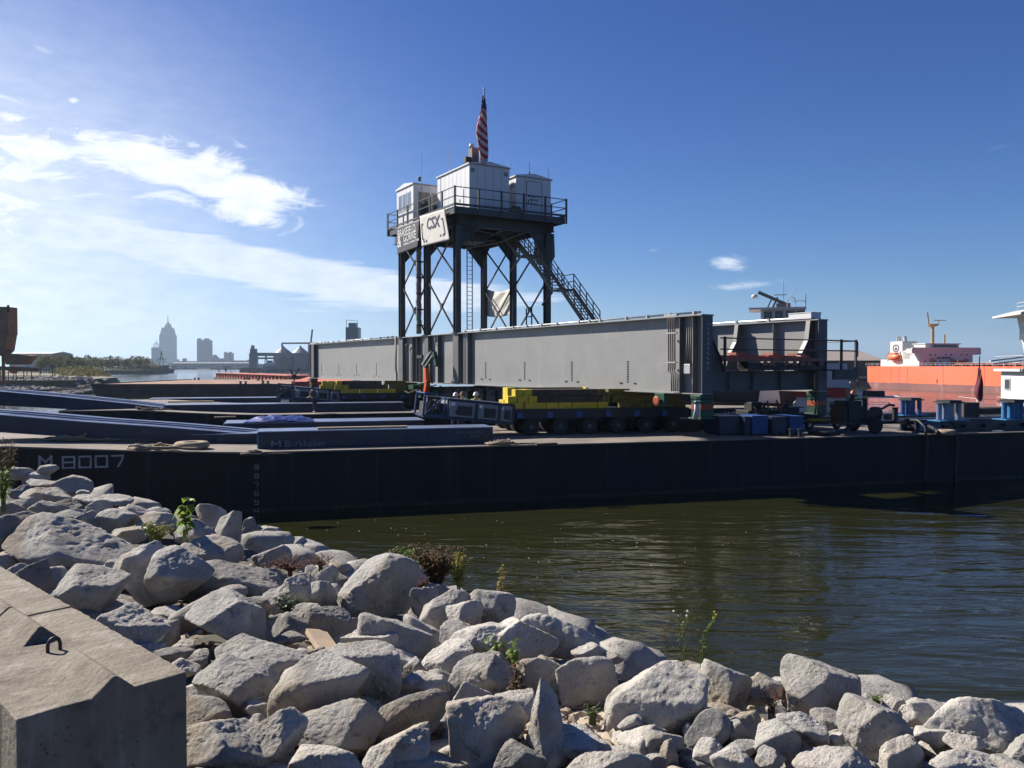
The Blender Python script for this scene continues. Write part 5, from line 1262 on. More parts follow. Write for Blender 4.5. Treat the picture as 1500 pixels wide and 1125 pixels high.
# ------------------------------------------------------------------ people
def person(loc, rz, label, pose='stand', vest='hivis', helmet='white_paint', lean=0.0, pants='jeans'):
    t = thing('person', label, 'person', loc, rz, 'workers on the barges')
    kn = .08 if pose == 'stand' else .0
    J = {'pel': (0, 0, .95), 'bel': (0, .01 + lean * .3, 1.12), 'che': (0, .0 + lean, 1.33), 'nek': (0, .01 + lean * 1.2, 1.5), 'hd': (0, .03 + lean * 1.3, 1.62), 'top': (0, .02 + lean * 1.3, 1.74)}
    B = [('pel', 'bel'), ('bel', 'che'), ('che', 'nek'), ('nek', 'hd'), ('hd', 'top')]
    Rr = {'pel': .155, 'bel': .145, 'che': .165, 'nek': .06, 'hd': .095, 'top': .075}
    for s, n in ((-1, 'l'), (1, 'r')):
        J.update({n + 'hip': (s * .1, 0, .88), n + 'kne': (s * .12, kn * (1 if s > 0 else -.5), .5), n + 'ank': (s * .13, -.02 + (.1 if s > 0 else -.12) * (pose == 'stand'), .09), n + 'toe': (s * .14, .15 + (.1 if s > 0 else -.12) * (pose == 'stand'), .04),
                  n + 'sho': (s * .19, lean, 1.42), n + 'elb': (s * .25, .05 + lean, 1.14), n + 'wri': (s * .21, .27 + lean, 1.02), n + 'hnd': (s * .19, .34 + lean, 1.03)})
        B += [('pel', n + 'hip'), (n + 'hip', n + 'kne'), (n + 'kne', n + 'ank'), (n + 'ank', n + 'toe'), ('che', n + 'sho'), (n + 'sho', n + 'elb'), (n + 'elb', n + 'wri'), (n + 'wri', n + 'hnd')]
        Rr.update({n + 'hip': .1, n + 'kne': .068, n + 'ank': .05, n + 'toe': .045, n + 'sho': .07, n + 'elb': .048, n + 'wri': .034, n + 'hnd': .036})
        for f in range(5):
            a = (f - 2) * .35; J[f'{n}f{f}'] = (s * .19 + .02 * (f - 2), .42 + lean - .02 * abs(f - 2), 1.015 + (.02 if f == 0 else 0)); B.append((n + 'hnd', f'{n}f{f}')); Rr[f'{n}f{f}'] = .009
    def grow(name, keys, edges, rad, m, lv=2):
        ks = list(keys); me = bpy.data.meshes.new(name); me.from_pydata([J[k] for k in ks], [(ks.index(a), ks.index(b)) for a, b in edges if a in ks and b in ks], [])
        o = bpy.data.objects.new(name, me); col.objects.link(o); o.parent = t; me.materials.append(MATS[m])
        sk = o.modifiers.new('skin', 'SKIN')
        for i, k in enumerate(ks): me.skin_vertices[0].data[i].radius = (rad(k), rad(k))
        me.skin_vertices[0].data[0].use_root = True
        sb = o.modifiers.new('sub', 'SUBSURF'); sb.levels = sb.render_levels = lv; sk.use_smooth_shade = True; return o
    bd = grow('body', J, B, lambda k: Rr[k], 'skin')
    tk = ['pel', 'bel', 'che', 'lsho', 'rsho', 'lelb', 'relb']
    grow('vest', tk, B, lambda k: Rr[k] * 1.16 + .012, vest)
    grow('trousers', ['pel', 'lhip', 'rhip', 'lkne', 'rkne', 'lank', 'rank'], B, lambda k: Rr[k] * 1.15 + .012, pants)
    hx, hy, hz = J['hd']
    MB().lathe([(.165, 1.665 - hz), (.14, 1.68 - hz), (.128, 1.72 - hz), (.105, 1.79 - hz), (.05, 1.83 - hz), (.01, 1.84 - hz)], 20).build('helmet', helmet, t, smooth=True, loc=(hx, hy, hz))
    f = MB(); f.box(-.045, -.02, .088, .1, .03, .045); f.box(.02, .045, .088, .1, .03, .045); f.box(-.012, .012, .09, .115, -.01, .03); f.box(-.03, .03, .088, .097, -.04, -.028); f.build('face', 'rope_dark', t, loc=(hx, hy, hz))
    return t
for (px_, Y, rz, lb, hm, vs_) in ((668, 40.5, 2.8, 'person in a white hard hat behind the near power pack, leftmost of three', 'white_paint', 'hivis'), (677, 41.3, -2.4, 'person in a brown hard hat, middle of the three behind the near power pack', 'brown_steel', 'hivis'), (697, 41.0, 3.3, 'person in a white hard hat alone behind the grille of the near power pack', 'white_paint', 'hivis')):
    p = at(px_, 600, Y); person((p.x, p.y, DZ + .003), rz, lb, helmet=hm, vest=vs_)
p = on(461, 605, DZ); person((p.x, p.y, DZ + .003), 1.2, 'person in dark clothes standing in front of the far trailer', vest='shirt', helmet='rope_dark', lean=.12)
p = on(1249, 622, DZ); person((p.x, p.y, DZ + .003), 3.0, 'person in a yellow vest behind the black diesel pump', helmet='orange_paint')

# ------------------------------------------------------------------ pump, hoses and stands on the right part of the deck
p = on(1240, 636, DZ); o = thing('diesel_pump', 'black wheeled diesel pump with a tall exhaust on the near barge', 'pump', (p.x, p.y, DZ + .003), BPH)
MB().box(-.1, 2.6, 0, 1.3, .42, .56).box(2.6, 3.6, .5, .7, .44, .54).build('chassis', 'machine_black', o)
b = MB(); b.box(0, 1.25, .15, 1.15, .56, 1.25); b.box(.1, 1.0, .25, 1.05, 1.25, 1.5); b.box(1.3, 1.9, .3, 1.0, .56, 1.05); b.lathe([(.3, 0), (.3, .35)], 18, (1.9, .65, .9), axis='x'); b.build('engine', 'machine_black', o, bevel=.015)
MB().lathe([(.10, 1.5), (.10, 2.05), (.12, 2.06), (.12, 2.1)], 14, (.45, .5, 0)).build('air_filter', 'timber_pale', o); MB().lathe([(.09, 1.2), (.09, 1.95), (.06, 1.95)], 12, (1.35, .5, 0)).build('exhaust', 'machine_black', o); MB().lathe([(.095, 1.55), (.095, 1.72)], 12, (1.35, .5, 0)).build('exhaust_band', 'yellow', o)
b = MB(); b.tube([(.75, .6, 1.5), (.78, .6, 1.72)], .1, 8); b.box(.62, .95, .45, .75, 1.7, 1.78); b.build('muffler', 'machine_black', o)
for x in (1.45, 1.45): pass
for y in (-.12, 1.42): w_ = MB().lathe([(.2, -.11), (.34, -.1), (.38, -.05), (.38, .05), (.34, .1), (.2, .11)], 22, axis='y').build('wheel', 'rubber', o, smooth=False, loc=(1.45, y, .38)); MB().lathe([(.18, -.06), (.18, .06)], 12, axis='y').build('hub', 'machine_black', w_)
b = MB(); b.tube([(1.9, .6, 1.1), (2.3, .5, 1.1), (2.7, .5, 1.28), (3.0, .5, 1.25)], .06, 8); b.lathe([(.13, .5), (.13, 1.1), (.17, 1.12), (.17, 1.16)], 12, (3.05, .5, 0)); b.build('pump_outlet', 'machine_black', o)
b = MB(); b.box(.2, .3, .1, .12, .4, 1.6); b.box(1.1, 1.2, .1, .12, .4, 1.6); b.box(.2, 1.2, .1, .12, 1.55, 1.62); b.build('guard_frame', 'machine_black', o)
def hose(pts, r, label, m='machine_black'):
    P = [Vector((*on(a, b, DZ + z).xy, DZ + z)) for a, b, z in pts]; ref = P[0]; q = []
    for i in range(len(P) - 1):
        a = P[max(i - 1, 0)]; b = P[i]; c = P[i + 1]; d = P[min(i + 2, len(P) - 1)]
        for k in range(8): t = k / 8; q.append(.5 * ((2 * b) + (c - a) * t + (2 * a - 5 * b + 4 * c - d) * t * t + (3 * b - a - 3 * c + d) * t ** 3))
    q.append(P[-1]); o = MB().tube([v - ref for v in q], r, 8).build('suction_hose', m, smooth=True, loc=ref); tag(o, label, 'hose', 'black hoses on the barge deck')
hose([(1185, 633, .1), (1210, 635, .1), (1232, 633, .12), (1247, 624, .35), (1262, 609, .75)], .10, 'thick black hose curving along the deck up to the diesel pump')
hose([(1310, 618, .55), (1330, 619, .4), (1352, 622, .35), (1368, 628, .25), (1374, 634, .12)], .09, 'black hose sagging right of the diesel pump to the deck edge')
def drop_hose(px_, label):
    p = on(px_, 633, DZ); u, v = uv(p); P = [bw(u, .9, DZ + .6), bw(u, .4, DZ + .62), bw(u, -.05, DZ + .35), bw(u + .03, -.16, DZ - .5), bw(u - .1, -.17, .4), bw(u - .15, -.2, -.3)]
    o = MB().tube([q - P[0] for q in P], .06, 8).build('drop_hose', 'machine_black', smooth=True, loc=P[0]); tag(o, label, 'hose', 'black hoses hanging down the hull side')
drop_hose(1322, 'left black hose hanging over the deck edge into the water'); drop_hose(1376, 'right black hose hanging over the deck edge into the water')
# low trolley and boards right of the far girder end
p = on(1180, 630, DZ); o = thing('small_trolley', 'low dark hand trolley with yellow rail left of the pump', 'trolley', (p.x, p.y, DZ + .003), BPH)
MB().box(0, 1.9, 0, .9, .28, .40).build('tray', 'machine_black', o); MB().box(.1, 1.2, -.03, -.002, .42, .55).build('rail', 'yellow', o)
for x in (.15, 1.7): w_ = MB().lathe([(.08, -.05), (.22, -.05), (.24, 0), (.22, .05), (.08, .05)], 18, axis='y').build('wheel', 'rubber', o, loc=(x, -.08, .24)); MB().lathe([(.1, -.065), (.12, .06)], 12, axis='y').build('rim', 'white_paint', w_)
b = MB(); b.beam((.3, .4, .4), (.5, .5, .95), .05, .05); b.beam((.9, .4, .4), (1.4, .5, .7), .05, .05); b.box(.5, .9, .2, .6, .4, .7); b.build('load', 'machine_black', o)
p = on(1215, 622, DZ); o = thing('work_table', 'makeshift work table with a pale board top behind the trolley', 'table', (p.x, p.y, DZ + .003), BPH)
MB().box(-.8, 1.0, 0, .8, .80, .85).build('table_top', 'timber_pale', o)
for x in (-.7, .85):
    for y in (.08, .68): MB().box(x, x + .06, y, y + .06, 0, .80).build('leg', 'galvanised', o)
p = on(1180, 600, 2.4); 
# assorted machine behind the span: hydraulic unit with hoses
p = on(1110, 632, DZ); o = thing('hydraulic_unit', 'black hydraulic unit with tangled hoses behind the blue boxes', 'machine', (p.x, p.y + 1.6, DZ + .003), BPH)
MB().box(0, 2.4, 0, 1.2, .1, .9).box(.3, .9, .2, .9, .9, 1.3).build('power_unit', 'machine_black', o, bevel=.02); MB().box(-.1, 2.5, -.05, 1.25, 0, .1).build('skid', 'machine_black', o)
b = MB(); r_ = random.Random(12)
for i in range(9): x = .2 + i * .25; b.tube([(x, 0, .9), (x + r_.uniform(-.3, .3), -.2, 1.15 + r_.uniform(-.1, .3)), (x + r_.uniform(-.4, .4), -.3, .9), (x + r_.uniform(-.5, .5), -.35, .3)], .035, 6)
b.build('hose', 'machine_black', o, smooth=True); MB().lathe([(.16, 0), (.16, .5)], 14, (-.7, .1, 0)).build('bottle', 'green_paint', o)
# blue raised platform with pipe stands
def stand(pxs, py_top, py_base, label, Y, cap=True, m='blue_bright'):
    base = at((pxs[0] + pxs[-1]) / 2, py_base, Y); t = thing('pipe_stand', label, 'pipe stand', base, BPH, 'pipe stands on the right end of the barge'); h = (py_base - py_top) * Y / F
    for px_, r in [(q, .17 if 0 < i < len(pxs) - 1 else .12) for i, q in enumerate(pxs)]:
        d = (px_ - (pxs[0] + pxs[-1]) / 2) * Y / F; MB().lathe([(r + .05, 0), (r + .05, .03), (r, .03), (r, h - .03), (r + .04, h - .03), (r + .04, h)], 16, (d, 0, 0)).build('pipe', m, t)
    if cap: w_ = (pxs[-2] - pxs[1]) * Y / F / 2 + .3; MB().box(-w_, w_, -.5, .5, h, h + .06).box(-w_ * .8, w_ * .8, -.4, .4, h + .06, h + .13).build('cap_plate', 'machine_black', t)
    MB().box(-(pxs[-1] - pxs[0]) * Y / F / 2 - .3, (pxs[-1] - pxs[0]) * Y / F / 2 + .3, -.4, .4, -.05, -.002).build('base_plate', 'blue_edge', t)
grill(1346, 634, 1600, .60, 1.6, 'long dark blue platform beam at the right, carrying pipe stands', name='platform_beam')
pp = on(1346, 634, DZ); o = MB().box(0, 1.2, -.04, -.034, .1, .5).build('end_sign_plate', 'blue_edge', loc=(pp.x, pp.y, DZ + .004)); o.rotation_euler = (0, 0, BPH); tag(o, 'pale blue weathered plate on the left end of the platform beam', 'plate')
grill(1296, 615.5, 1395, .35, 1.2, 'blue beam behind the pump carrying the first pipe stand', name='platform_beam', z=DZ)
stand([1320, 1329.5, 1336, 1349], 586, 607, 'deep blue pipe stand with a dark cap, nearest the pump', 46)
stand([1372.5, 1384.5, 1392, 1407], 590, 615, 'pale weathered pipe stand in the middle of the right platform', 38.6, m='blue_top')
stand([1468, 1480.5, 1488, 1498], 589, 613, 'blue pipe stand at the right edge of the picture', 38.6, m='blue_edge')
p = at(1412, 615, 41); o = thing('fender_block', 'dark weathered block with a long log fender to its right', 'fender', (p.x, p.y, p.z), BPH)
MB().box(0, .95, 0, .8, 0, .85).prism([(0, 0), (1.1, 0), (.95, .12), (0, .12)], -.02, .82, ax='y').build('block', 'rope_dark', o, bevel=.03); MB().tube([(.9, .4, .42), (3, .4, .40), (7, .4, .40)], .2, 12).build('log', 'rope_dark', o, smooth=True)
p = on(1434, 612, 2.2); o = thing('bow_flag', 'dark red drooping flag on a thin staff at the right', 'flagpole', at(1434, 592, 52), 0)
MB().tube([(0, 0, -.6), (0, 0, 3.0)], .035, 8).build('staff', 'machine_black', o)
vs = []; ny, nx = 24, 12
for j in range(ny):
    v = j / (ny - 1)
    for i in range(nx): u = i / (nx - 1); w_ = .06 + .40 * v ** .7 * (1 if v < .8 else 1 - 2.5 * (v - .8)); vs.append((w_ * (u - .45) + .05 * math.sin(v * 6), .16 * math.sin(u * 9 + v * 3), 2.3 - 2.0 * v - .15 * u))
q = MB().add(vs, [(j * nx + i, j * nx + i + 1, (j + 1) * nx + i + 1, (j + 1) * nx + i) for j in range(ny - 1) for i in range(nx - 1)]).build('flag_cloth', 'flag_dark', o, smooth=True)
sl = q.modifiers.new('solid', 'SOLIDIFY'); sl.thickness = .01
tyre(1386, 634, 'pale tyre at the deck edge below the right platform beam', .42, 1)
o = slab(1458, 633, 1474, .05, .15, DZ + .35, 'bright metal bar lying on the right platform beam', 'metal_bar', 'galvanised', 'bar')

# ================================================================== BOATS
def rails(m, x0, x1, y0, y1, z, h, par, name='railing', r=.03, n=6, mats_='white_paint'):
    b = MB()
    P = [(x0, y0), (x1, y0), (x1, y1), (x0, y1), (x0, y0)]
    for (a, c) in zip(P, P[1:]):
        for hh in (h, h * .5): b.beam((a[0], a[1], z + hh), (c[0], c[1], z + hh), r, r)
        k = max(1, int(math.dist(a, c) / 1.5))
        for i in range(k): f = i / k; b.beam((a[0] + (c[0] - a[0]) * f, a[1] + (c[1] - a[1]) * f, z), (a[0] + (c[0] - a[0]) * f, a[1] + (c[1] - a[1]) * f, z + h), r, r, up=(0, 1, 0))
    return b.build(name, mats_, par)
# push boat behind the span
q = at(1133, 540, 66); o = thing('push_boat', 'white and red push boat mostly hidden behind the bridge span, its wheelhouse on top', 'boat', (q.x, q.y, .5), R(-17))
MB().prism([(-9, -1), (3, -1), (4.2, 2), (4.2, 6), (3, 8), (-9, 8)], -1.3, 1.9).build('hull', 'hull', o)
MB().box(-7.5, 3.5, 0, 6.5, 1.9, 3.6).build('deck_house', 'machine_black', o); MB().prism([(-1.2, .0), (.6, .0), (.4, 1.3), (-1.0, 1.3)], -.5, -.01, ax='y').build('bow_fender', 'white_paint', o, loc=(0, 0, 1.6)); MB().box(-7, 3.3, .2, 6, 3.601, 5.0).build('upper_house', 'red_paint', o)
MB().prism([(-3, 5.0), (3.1, 5.0), (2.8, 6.8), (-2.5, 6.8)], .6, 5.5, ax='y').build('cabin_deck', 'white_paint', o)
rails(None, -6.5, 3.4, -.3, 6, 3.6, 1.0, o)
wh = MB().box(-1.25, 2.35, .8, 4.2, 6.8, 8.5); wh.box(-1.0, 2.1, 1, 4, 8.5, 9.35); wh.build('wheelhouse', 'white_paint', o)
for x in (-.75, .1, .95, 1.75)[:4]: fr = MB().box(x, x + .62, .93, .996, 8.62, 9.2).build('window', 'window_dark', o)
MB().box(-1.9, 2.45, .5, 4.5, 9.35, 9.5).build('wheelhouse_roof', 'white_paint', o)
b = MB(); b.beam((-1.2, 2, 10.85), (1.1, 2, 9.75), .22, .26); b.beam((-.1, 2, 9.5), (.3, 2, 10.4), .14, .14); b.beam((-.5, 2, 9.5), (-.1, 2, 10.4), .1, .1); b.box(.2, 1.3, 1.7, 2.3, 9.5, 9.9); b.build('mast', 'girder_dark', o)
MB().lathe([(.02, -.2), (.22, -.14), (.26, 0), (.22, .14), (.02, .2)], 14, (-1.5, 2, 10.5)).build('radar_dome', 'white_paint', o, smooth=True); MB().box(.0, 1.0, 1.9, 2.0, 10.55, 10.63).build('radar_bar', 'white_paint', o)
b = MB(); b.tube([(.75, 2, 9.5), (.75, 2, 11.8)], .03, 6); b.tube([(1.1, 2, 10.1), (1.8, 2, 11.2)], .025, 6); b.tube([(2.4, 1, 9.5), (2.4, 1, 10.5)], .05, 6); b.tube([(1.0, 1, 9.5), (1.05, 1, 10.1), (1.3, 1, 10.35), (1.6, 1, 10.2), (1.7, 1, 9.5)], .035, 6); b.tube([(1.4, 1, 10), (2.4, 1, 10)], .03, 6); b.build('antenna', 'galvanised', o)
# lower red/white stern house to the right of the span end
q = at(1222, 560, 60); o = thing('tow_boat', 'white tow boat with a dark red band and railings, right of the far girder end', 'boat', (q.x, q.y, 0), R(-21))
MB().prism([(-3, 0), (6.5, 0), (7.5, 2), (6.5, 4), (-3, 4)], -.5, 1.6).build('hull', 'hull', o)
MB().box(-2.6, 1.5, .3, 4, 1.6, 3.05).build('deck_house', 'white_paint', o); MB().box(-2.8, 1.2, .15, 4, 3.051, 3.75).build('red_band', 'red_paint', o); MB().prism([(-2.4, 3.751), (1.05, 3.751), (.85, 5.5), (-2.2, 5.5)], .5, 4, ax='y').build('upper_house', 'white_paint', o)
b = MB(); b.box(-1.0, -.55, .26, .299, 1.7, 2.7); b.box(-.3, .1, .26, .299, 1.7, 2.7); b.build('door', 'machine_black', o); rails(None, -2.8, 3.8, 0, 4, 1.6, 1.0, o); MB().box(1.2, 4.4, .4, 3.6, 3.05, 3.12).build('awning', 'white_paint', o)
MB().box(2.0, 3.4, 1, 3, 3.12, 3.5).build('winch_box', 'machine_black', o)
# boat at the right edge
q = at(1531, 560, 62); o = thing('work_boat', 'white work boat with a tall wheelhouse and red stripe cut by the right edge', 'boat', (q.x, q.y, 0), R(-12))
MB().prism([(-4.5, 0), (12, 0), (13, 3), (12, 6), (-4.5, 6)], -.5, 1.5).build('hull', 'hull', o)
MB().box(-1.0, 12, .2, 5.8, 1.5, 1.9).build('bulwark', 'red_paint', o); MB().box(-1.15, 11, .3, 5.5, 1.9, 4.9).build('deck_house', 'white_paint', o)
MB().box(-1.6, 11.4, -.1, 5.9, 4.9, 5.1).build('boat_deck', 'white_paint', o); MB().box(.3, 10, .8, 5, 5.1, 6.4).build('red_house', 'red_paint', o)
MB().prism([(.4, 6.4), (9.5, 6.4), (10, 9.2), (-.15, 9.2)], .6, 5.2, ax='y').build('wheelhouse', 'white_paint', o)
MB().prism([(.75, 7.1), (9.2, 7.1), (9.4, 9.0), (.35, 9.0)], .56, .598, ax='y').build('window', 'window_dark', o)
MB().prism([(-1.7, 9.2), (10.8, 9.2), (10.8, 9.75), (-.2, 9.75), (-1.7, 9.35)], .0, 6, ax='y').build('wheelhouse_roof', 'white_paint', o)
fr = MB().box(-.85, .15, .22, .299, 3.4, 4.35).build('window', 'galvanised', o); MB().box(-.72, .02, .19, .219, 3.52, 4.23).build('pane', 'window_dark', fr)
fr = MB().box(-1.2, -1.151, 3.4, 4.6, 3.4, 4.35).build('window', 'galvanised', o); MB().box(-1.23, -1.201, 3.55, 4.45, 3.52, 4.23).build('pane', 'window_dark', fr); MB().prism([(1.2, 7.4), (5.0, 7.4), (5.0, 8.9), (1.2, 8.9)], -.02, .3, ax='x').build('window', 'window_dark', o)
rails(None, -1.5, 9, -.05, 5.8, 5.1, 1.0, o); b = MB(); b.beam((-3.6, .5, 5.7), (-.6, .5, 6.1), .3, .12); b.beam((-3.3, .5, 5.5), (-.8, .5, 5.8), .2, .1); b.build('boarding_plank', 'white_paint', o)
b = MB(); b.tube([(-.9, .3, 6.3), (-.1, .3, 8.0), (.7, .3, 8.1)], .05, 6); b.build('davit', 'machine_black', o)
lb = MB(); lb.lathe([(.35, -.1), (.42, -.06), (.42, .06), (.35, .1)], 18, (.3, .45, 7.1), axis='y'); lb.build('life_ring', 'orange_arm', o)
b = MB(); b.lathe([(.08, 9.7), (.08, 11.5), (.14, 11.55), (.14, 11.7), (.05, 11.7)], 10, (-.05, 1, 0)); b.tube([(.0, 1, 11.7), (.05, 1, 18)], .03, 6); b.build('mast', 'white_paint', o); rails(None, -.2, 10, 1, 5, 9.75, .6, o)
rails(None, -4.2, -1.3, .1, 5.8, 1.5, 1.3, o); MB().box(-2.6, -1.3, .2, .8, 1.5, 2.2).build('deck_box', 'yellow', o)

# bulk ship
SR = math.atan2(-.986, .165); q = Vector((86.5, 205, 0))
o = thing('cargo_ship', 'big orange-hulled cargo ship with a white superstructure across the river', 'ship', q, SR)   # local x toward the bow, local y to port (away)
HL, HB, HD = 78, 15.0, 5.28
def hull_sec(z0, z1, m, name):
    st = [(0, 1.2, .0), (1.0, .35, 0), (3, 0, 0), (60, 0, 0), (70, 2.0, 0), (76, 5.5, 0), (78, 7.4, 0)]; vs = []
    for (x, ins, _) in st:
        def X(z): return x + (max(0, 1.6 - z) * 2.6 * (1 if x < 4 else 0)) * max(0, 1 - x / 4)
        for (y, z) in ((ins, z0), (ins, z1), (HB - ins, z1), (HB - ins, z0)): vs.append((X(z), y, z))
    n = len(st); fs = [(0, 1, 2, 3), tuple(4 * (n - 1) + k for k in (3, 2, 1, 0))] + [(4 * i + k, 4 * i + (k + 1) % 4, 4 * i + 4 + (k + 1) % 4, 4 * i + 4 + k) for i in range(n - 1) for k in range(4)]
    return MB().add(vs, fs).build(name, m, o)
hull_sec(1.48, HD, 'ship_orange', 'hull'); hull_sec(-1, 1.479, 'boot_top', 'boot_top')
for x in (11, 14, 17, 29, 41, 48, 56): MB().box(x, x + .12, -.03, -.0, 1.5, HD - .1).build('hull_seam', 'boot_top', o)
MB(); MB().box(38.9, 39.5, -.04, -.005, .2, 2.6).build('draft_mark', 'ship_white', o); MB().box(27, 27.3, -.04, -.005, 1.7, 2.6).build('draft_mark', 'machine_black', o)
MB().box(5.2, 18.6, 1.2, 13.8, HD, 6.9).build('deck_house', 'ship_white', o)
MB().box(14.2, 19.9, .9, 14.2, HD + .002, 8.9).build('superstructure', 'ship_white', o)
b = MB(); b.box(18.0, 20.0, -1.0, 1.0, 8.2, 9.25); b.box(18.0, 20.0, 14.2, 16.2, 7.9, 9.25); b.box(19.7, 20.05, -.9, 16, 8.9, 9.5); b.build('bridge_wing', 'ship_white', o)
b = MB(); b.prism([(1.0, 8.2), (3.0, 8.2), (.5, 6.9)], 18.2, 19.5, ax='x') if False else b.box(15, 19, 3, 11.4, 9.0, 10.3); b.build('wheelhouse', 'ship_white', o)
MB().box(19.0, 19.05, 5.0, 10.8, 9.6, 10.1).build('wheelhouse_window', 'window_dark', o); MB().box(14.6, 19.3, 2.8, 11.8, 10.3, 10.45).build('wheelhouse_roof', 'ship_white', o)
for z in (6.2, 7.7):
    for i in range(9):
        if (i + int(z)) % 3 != 1: MB().box(19.9, 19.95, 2.1 + i * 1.3, 2.5 + i * 1.3, z, z + .35).build('porthole', 'window_dark', o)
for y in (3.6, 8.6, 12.0): MB().box(19.9, 20.2, y, y + .9, HD + .01, 7.0).build('deck_locker', 'ochre', o)
text('NO SMOKING', .55, 'letter_navy', o, (20.06, 5.2, 7.0), (math.pi / 2, 0, math.pi / 2), ext=.02, bold=.01)
MB().box(8.0, 12.6, 1.8, 5.5, 6.9, 11.1).build('funnel', 'ship_white', o); b = MB()
for (x, y, h, r) in ((9, 3, 12.3, .3), (10, 2.8, 12.2, .25), (10.8, 3.6, 12.3, .45), (11.8, 3, 12.0, .3)): b.lathe([(r, 11.1), (r, h)], 12, (x, y, 0))
b.build('exhaust_pipe', 'galvanised', o); 
b = MB(); n = 26
for k in range(n): a = 2 * math.pi * k / n; b.box(10.2 + 1.0 * math.cos(a) - .14, 10.2 + 1.0 * math.cos(a) + .14, 1.74, 1.795, 9.5 + .78 * math.sin(a) - .1, 9.5 + .78 * math.sin(a) + .1)
b.prism([(9.7, 9.1), (10.7, 9.1), (10.2, 10.0)], 1.75, 1.79, ax='y'); b.build('funnel_emblem', 'letter_navy', o)
lbt = MB().lathe([(.05, 0), (.55, .4), (.8, 1.2), (.85, 2.4), (.7, 3.6), (.05, 4.3)], 16, (9.2, .6, 7.4), axis='x').build('lifeboat', 'lifeboat', o, smooth=True); MB().box(10.4, 12.3, .15, 1.1, 8.1, 8.45).build('canopy', 'lifeboat', lbt)
b = MB(); b.beam((7.5, .8, 6.9), (9.3, .6, 8.6), .15, .15); b.beam((13.6, .8, 6.9), (13.4, .6, 8.7), .2, .2); b.build('davit', 'ochre', o)
b = MB(); b.prism([(13.8, 6.9), (17, 6.9), (17.5, 8.6), (13.8, 8.6)], .9, 1.2, ax='y'); b.build('stair_house', 'ship_white', o)
b = MB(); b.lathe([(.38, 10.4), (.3, 14.2), (1.2, 14.6), (1.3, 14.9), (.1, 14.9)], 12, (16, 7, 0)); b.tube([(16, 6.0, 14.9), (16, 5.6, 17.6)], .15, 6); b.beam((16, 7.2, 15.8), (16, 10.4, 15.8), .1, .15); b.tube([(16, 8.5, 14.9), (16, 8.5, 15.8)], .08, 6); b.tube([(16, 10, 10.4), (16, 10, 12.6)], .2, 8); b.build('mast', 'ochre', o)
b = MB(); b.box(24, 74, 6.6, 7.4, HD + .35, HD + .7); b.box(24, 74, 7.9, 8.4, HD + .35, HD + .6)
for i in range(17): b.box(24 + i * 3, 24.3 + i * 3, 5.9, 8.9, HD, HD + .5)
b.build('deck_piping', 'brown_steel', o); rails(None, .5, 70, .3, HB - .3, HD, .75, o, mats_='ship_white')
MB().box(22, 23.2, 8, 9.5, HD, 6.6).build('vent_house', 'brown_steel', o)
#@@PART6
# ================================================================== BACKGROUND BARGES, SHED, TERMINAL, CITY
q = on(143, 581, 0); o = thing('rusty_barge', 'empty flat rusty barge moored behind the blue ramps at the left', 'barge', (q.x, q.y, 0), R(3.5))
MB().prism([(0, -.4), (36, -.4), (37, 2.05), (-1.2, 2.05)], 0, 55, ax='y').build('hull', 'rusty_hull', o); MB().box(-1.1, 36.9, .1, 54.8, 2.05, 2.10).build('deck_plate', 'rusty_deck', o)
b = MB(); b.box(-1.2, 37, -.06, .1, 2.05, 2.2); b.box(-1.25, -1.1, 0, 55, 2.05, 2.25); b.build('coaming', 'rusty_hull', o)
for (x, y) in ((24, 2), (27, 6), (18, 40), (1, 50), (33, 3), (12, 52)):
    MB().box(x - .4, x + 1.3, y - .3, y + .3, 2.1, 2.16).lathe([(.2, 2.1), (.2, 2.5), (.3, 2.53), (.3, 2.62)], 10, (x, y, 0)).lathe([(.2, 2.1), (.2, 2.5), (.3, 2.53), (.3, 2.62)], 10, (x + .9, y, 0)).build('bitt', 'machine_black', o)
b = MB()
for k in range(4): b.tube([(-.8, 3 + 8 * k, 2.2), (-5 - k, 1 + 4 * k, 1.2), (-13 - k * 2, -2 + 6 * k, .9)], .06, 5)
b.build('mooring_line', 'rope_dark', o)
# hopper barge with ribbed red sides
A_ = on(318, 562, 0); A_ = at(318, 545, 300); A_.z = 0; Bq = at(470, 545, 150); Bq.z = 0
def hopper(name, label, pa, pb, wd, zt, m, ribs):
    d = pb - pa; L = d.length; t = thing(name, label, 'barge', pa, math.atan2(d.y, d.x))
    MB().box(0, L, 0, wd, -.3, zt - 1.4).build('hull', 'rusty_hull', t)
    b = MB(); b.box(.3, L - .3, 1, 1.2, zt - 1.4, zt); b.box(.3, L - .3, wd - 1.2, wd - 1, zt - 1.4, zt); b.box(.3, .5, 1.2, wd - 1.2, zt - 1.4, zt); b.box(L - .5, L - .3, 1.2, wd - 1.2, zt - 1.4, zt); b.build('coaming', m, t)
    for sd_ in (0, 1):
        pl = []
        for i in range(ribs):
            x = .5 + (L - 1) * i / ribs
            for (xx, yy) in ((x, .98), (x, .62), (x + .3, .62), (x + .3, .98)): pl.append((xx, yy if not sd_ else wd - yy))
        pl += [(L - .5, .99 if not sd_ else wd - .99), (.5, .99 if not sd_ else wd - .99)]
        n_ = len(pl); vv = [(x, y, zt - 1.39) for x, y in pl] + [(x, y, zt - .05) for x, y in pl]
        MB().add(vv, [(i, i + 1, n_ + i + 1, n_ + i) for i in range(n_ - 3)]).build('side_plating', m, t)
    b = MB()
    MB().box(.0, L, .4, wd - .4, zt + .005, zt + .12).build('rim', m, t); return t
hopper('hopper_barge', 'ribbed orange-red hopper barge with birds resting on its rim', Vector((-41, 166, 0)), Vector((-30, 112, 0)), 9, 3.1, 'barge_red', 60)
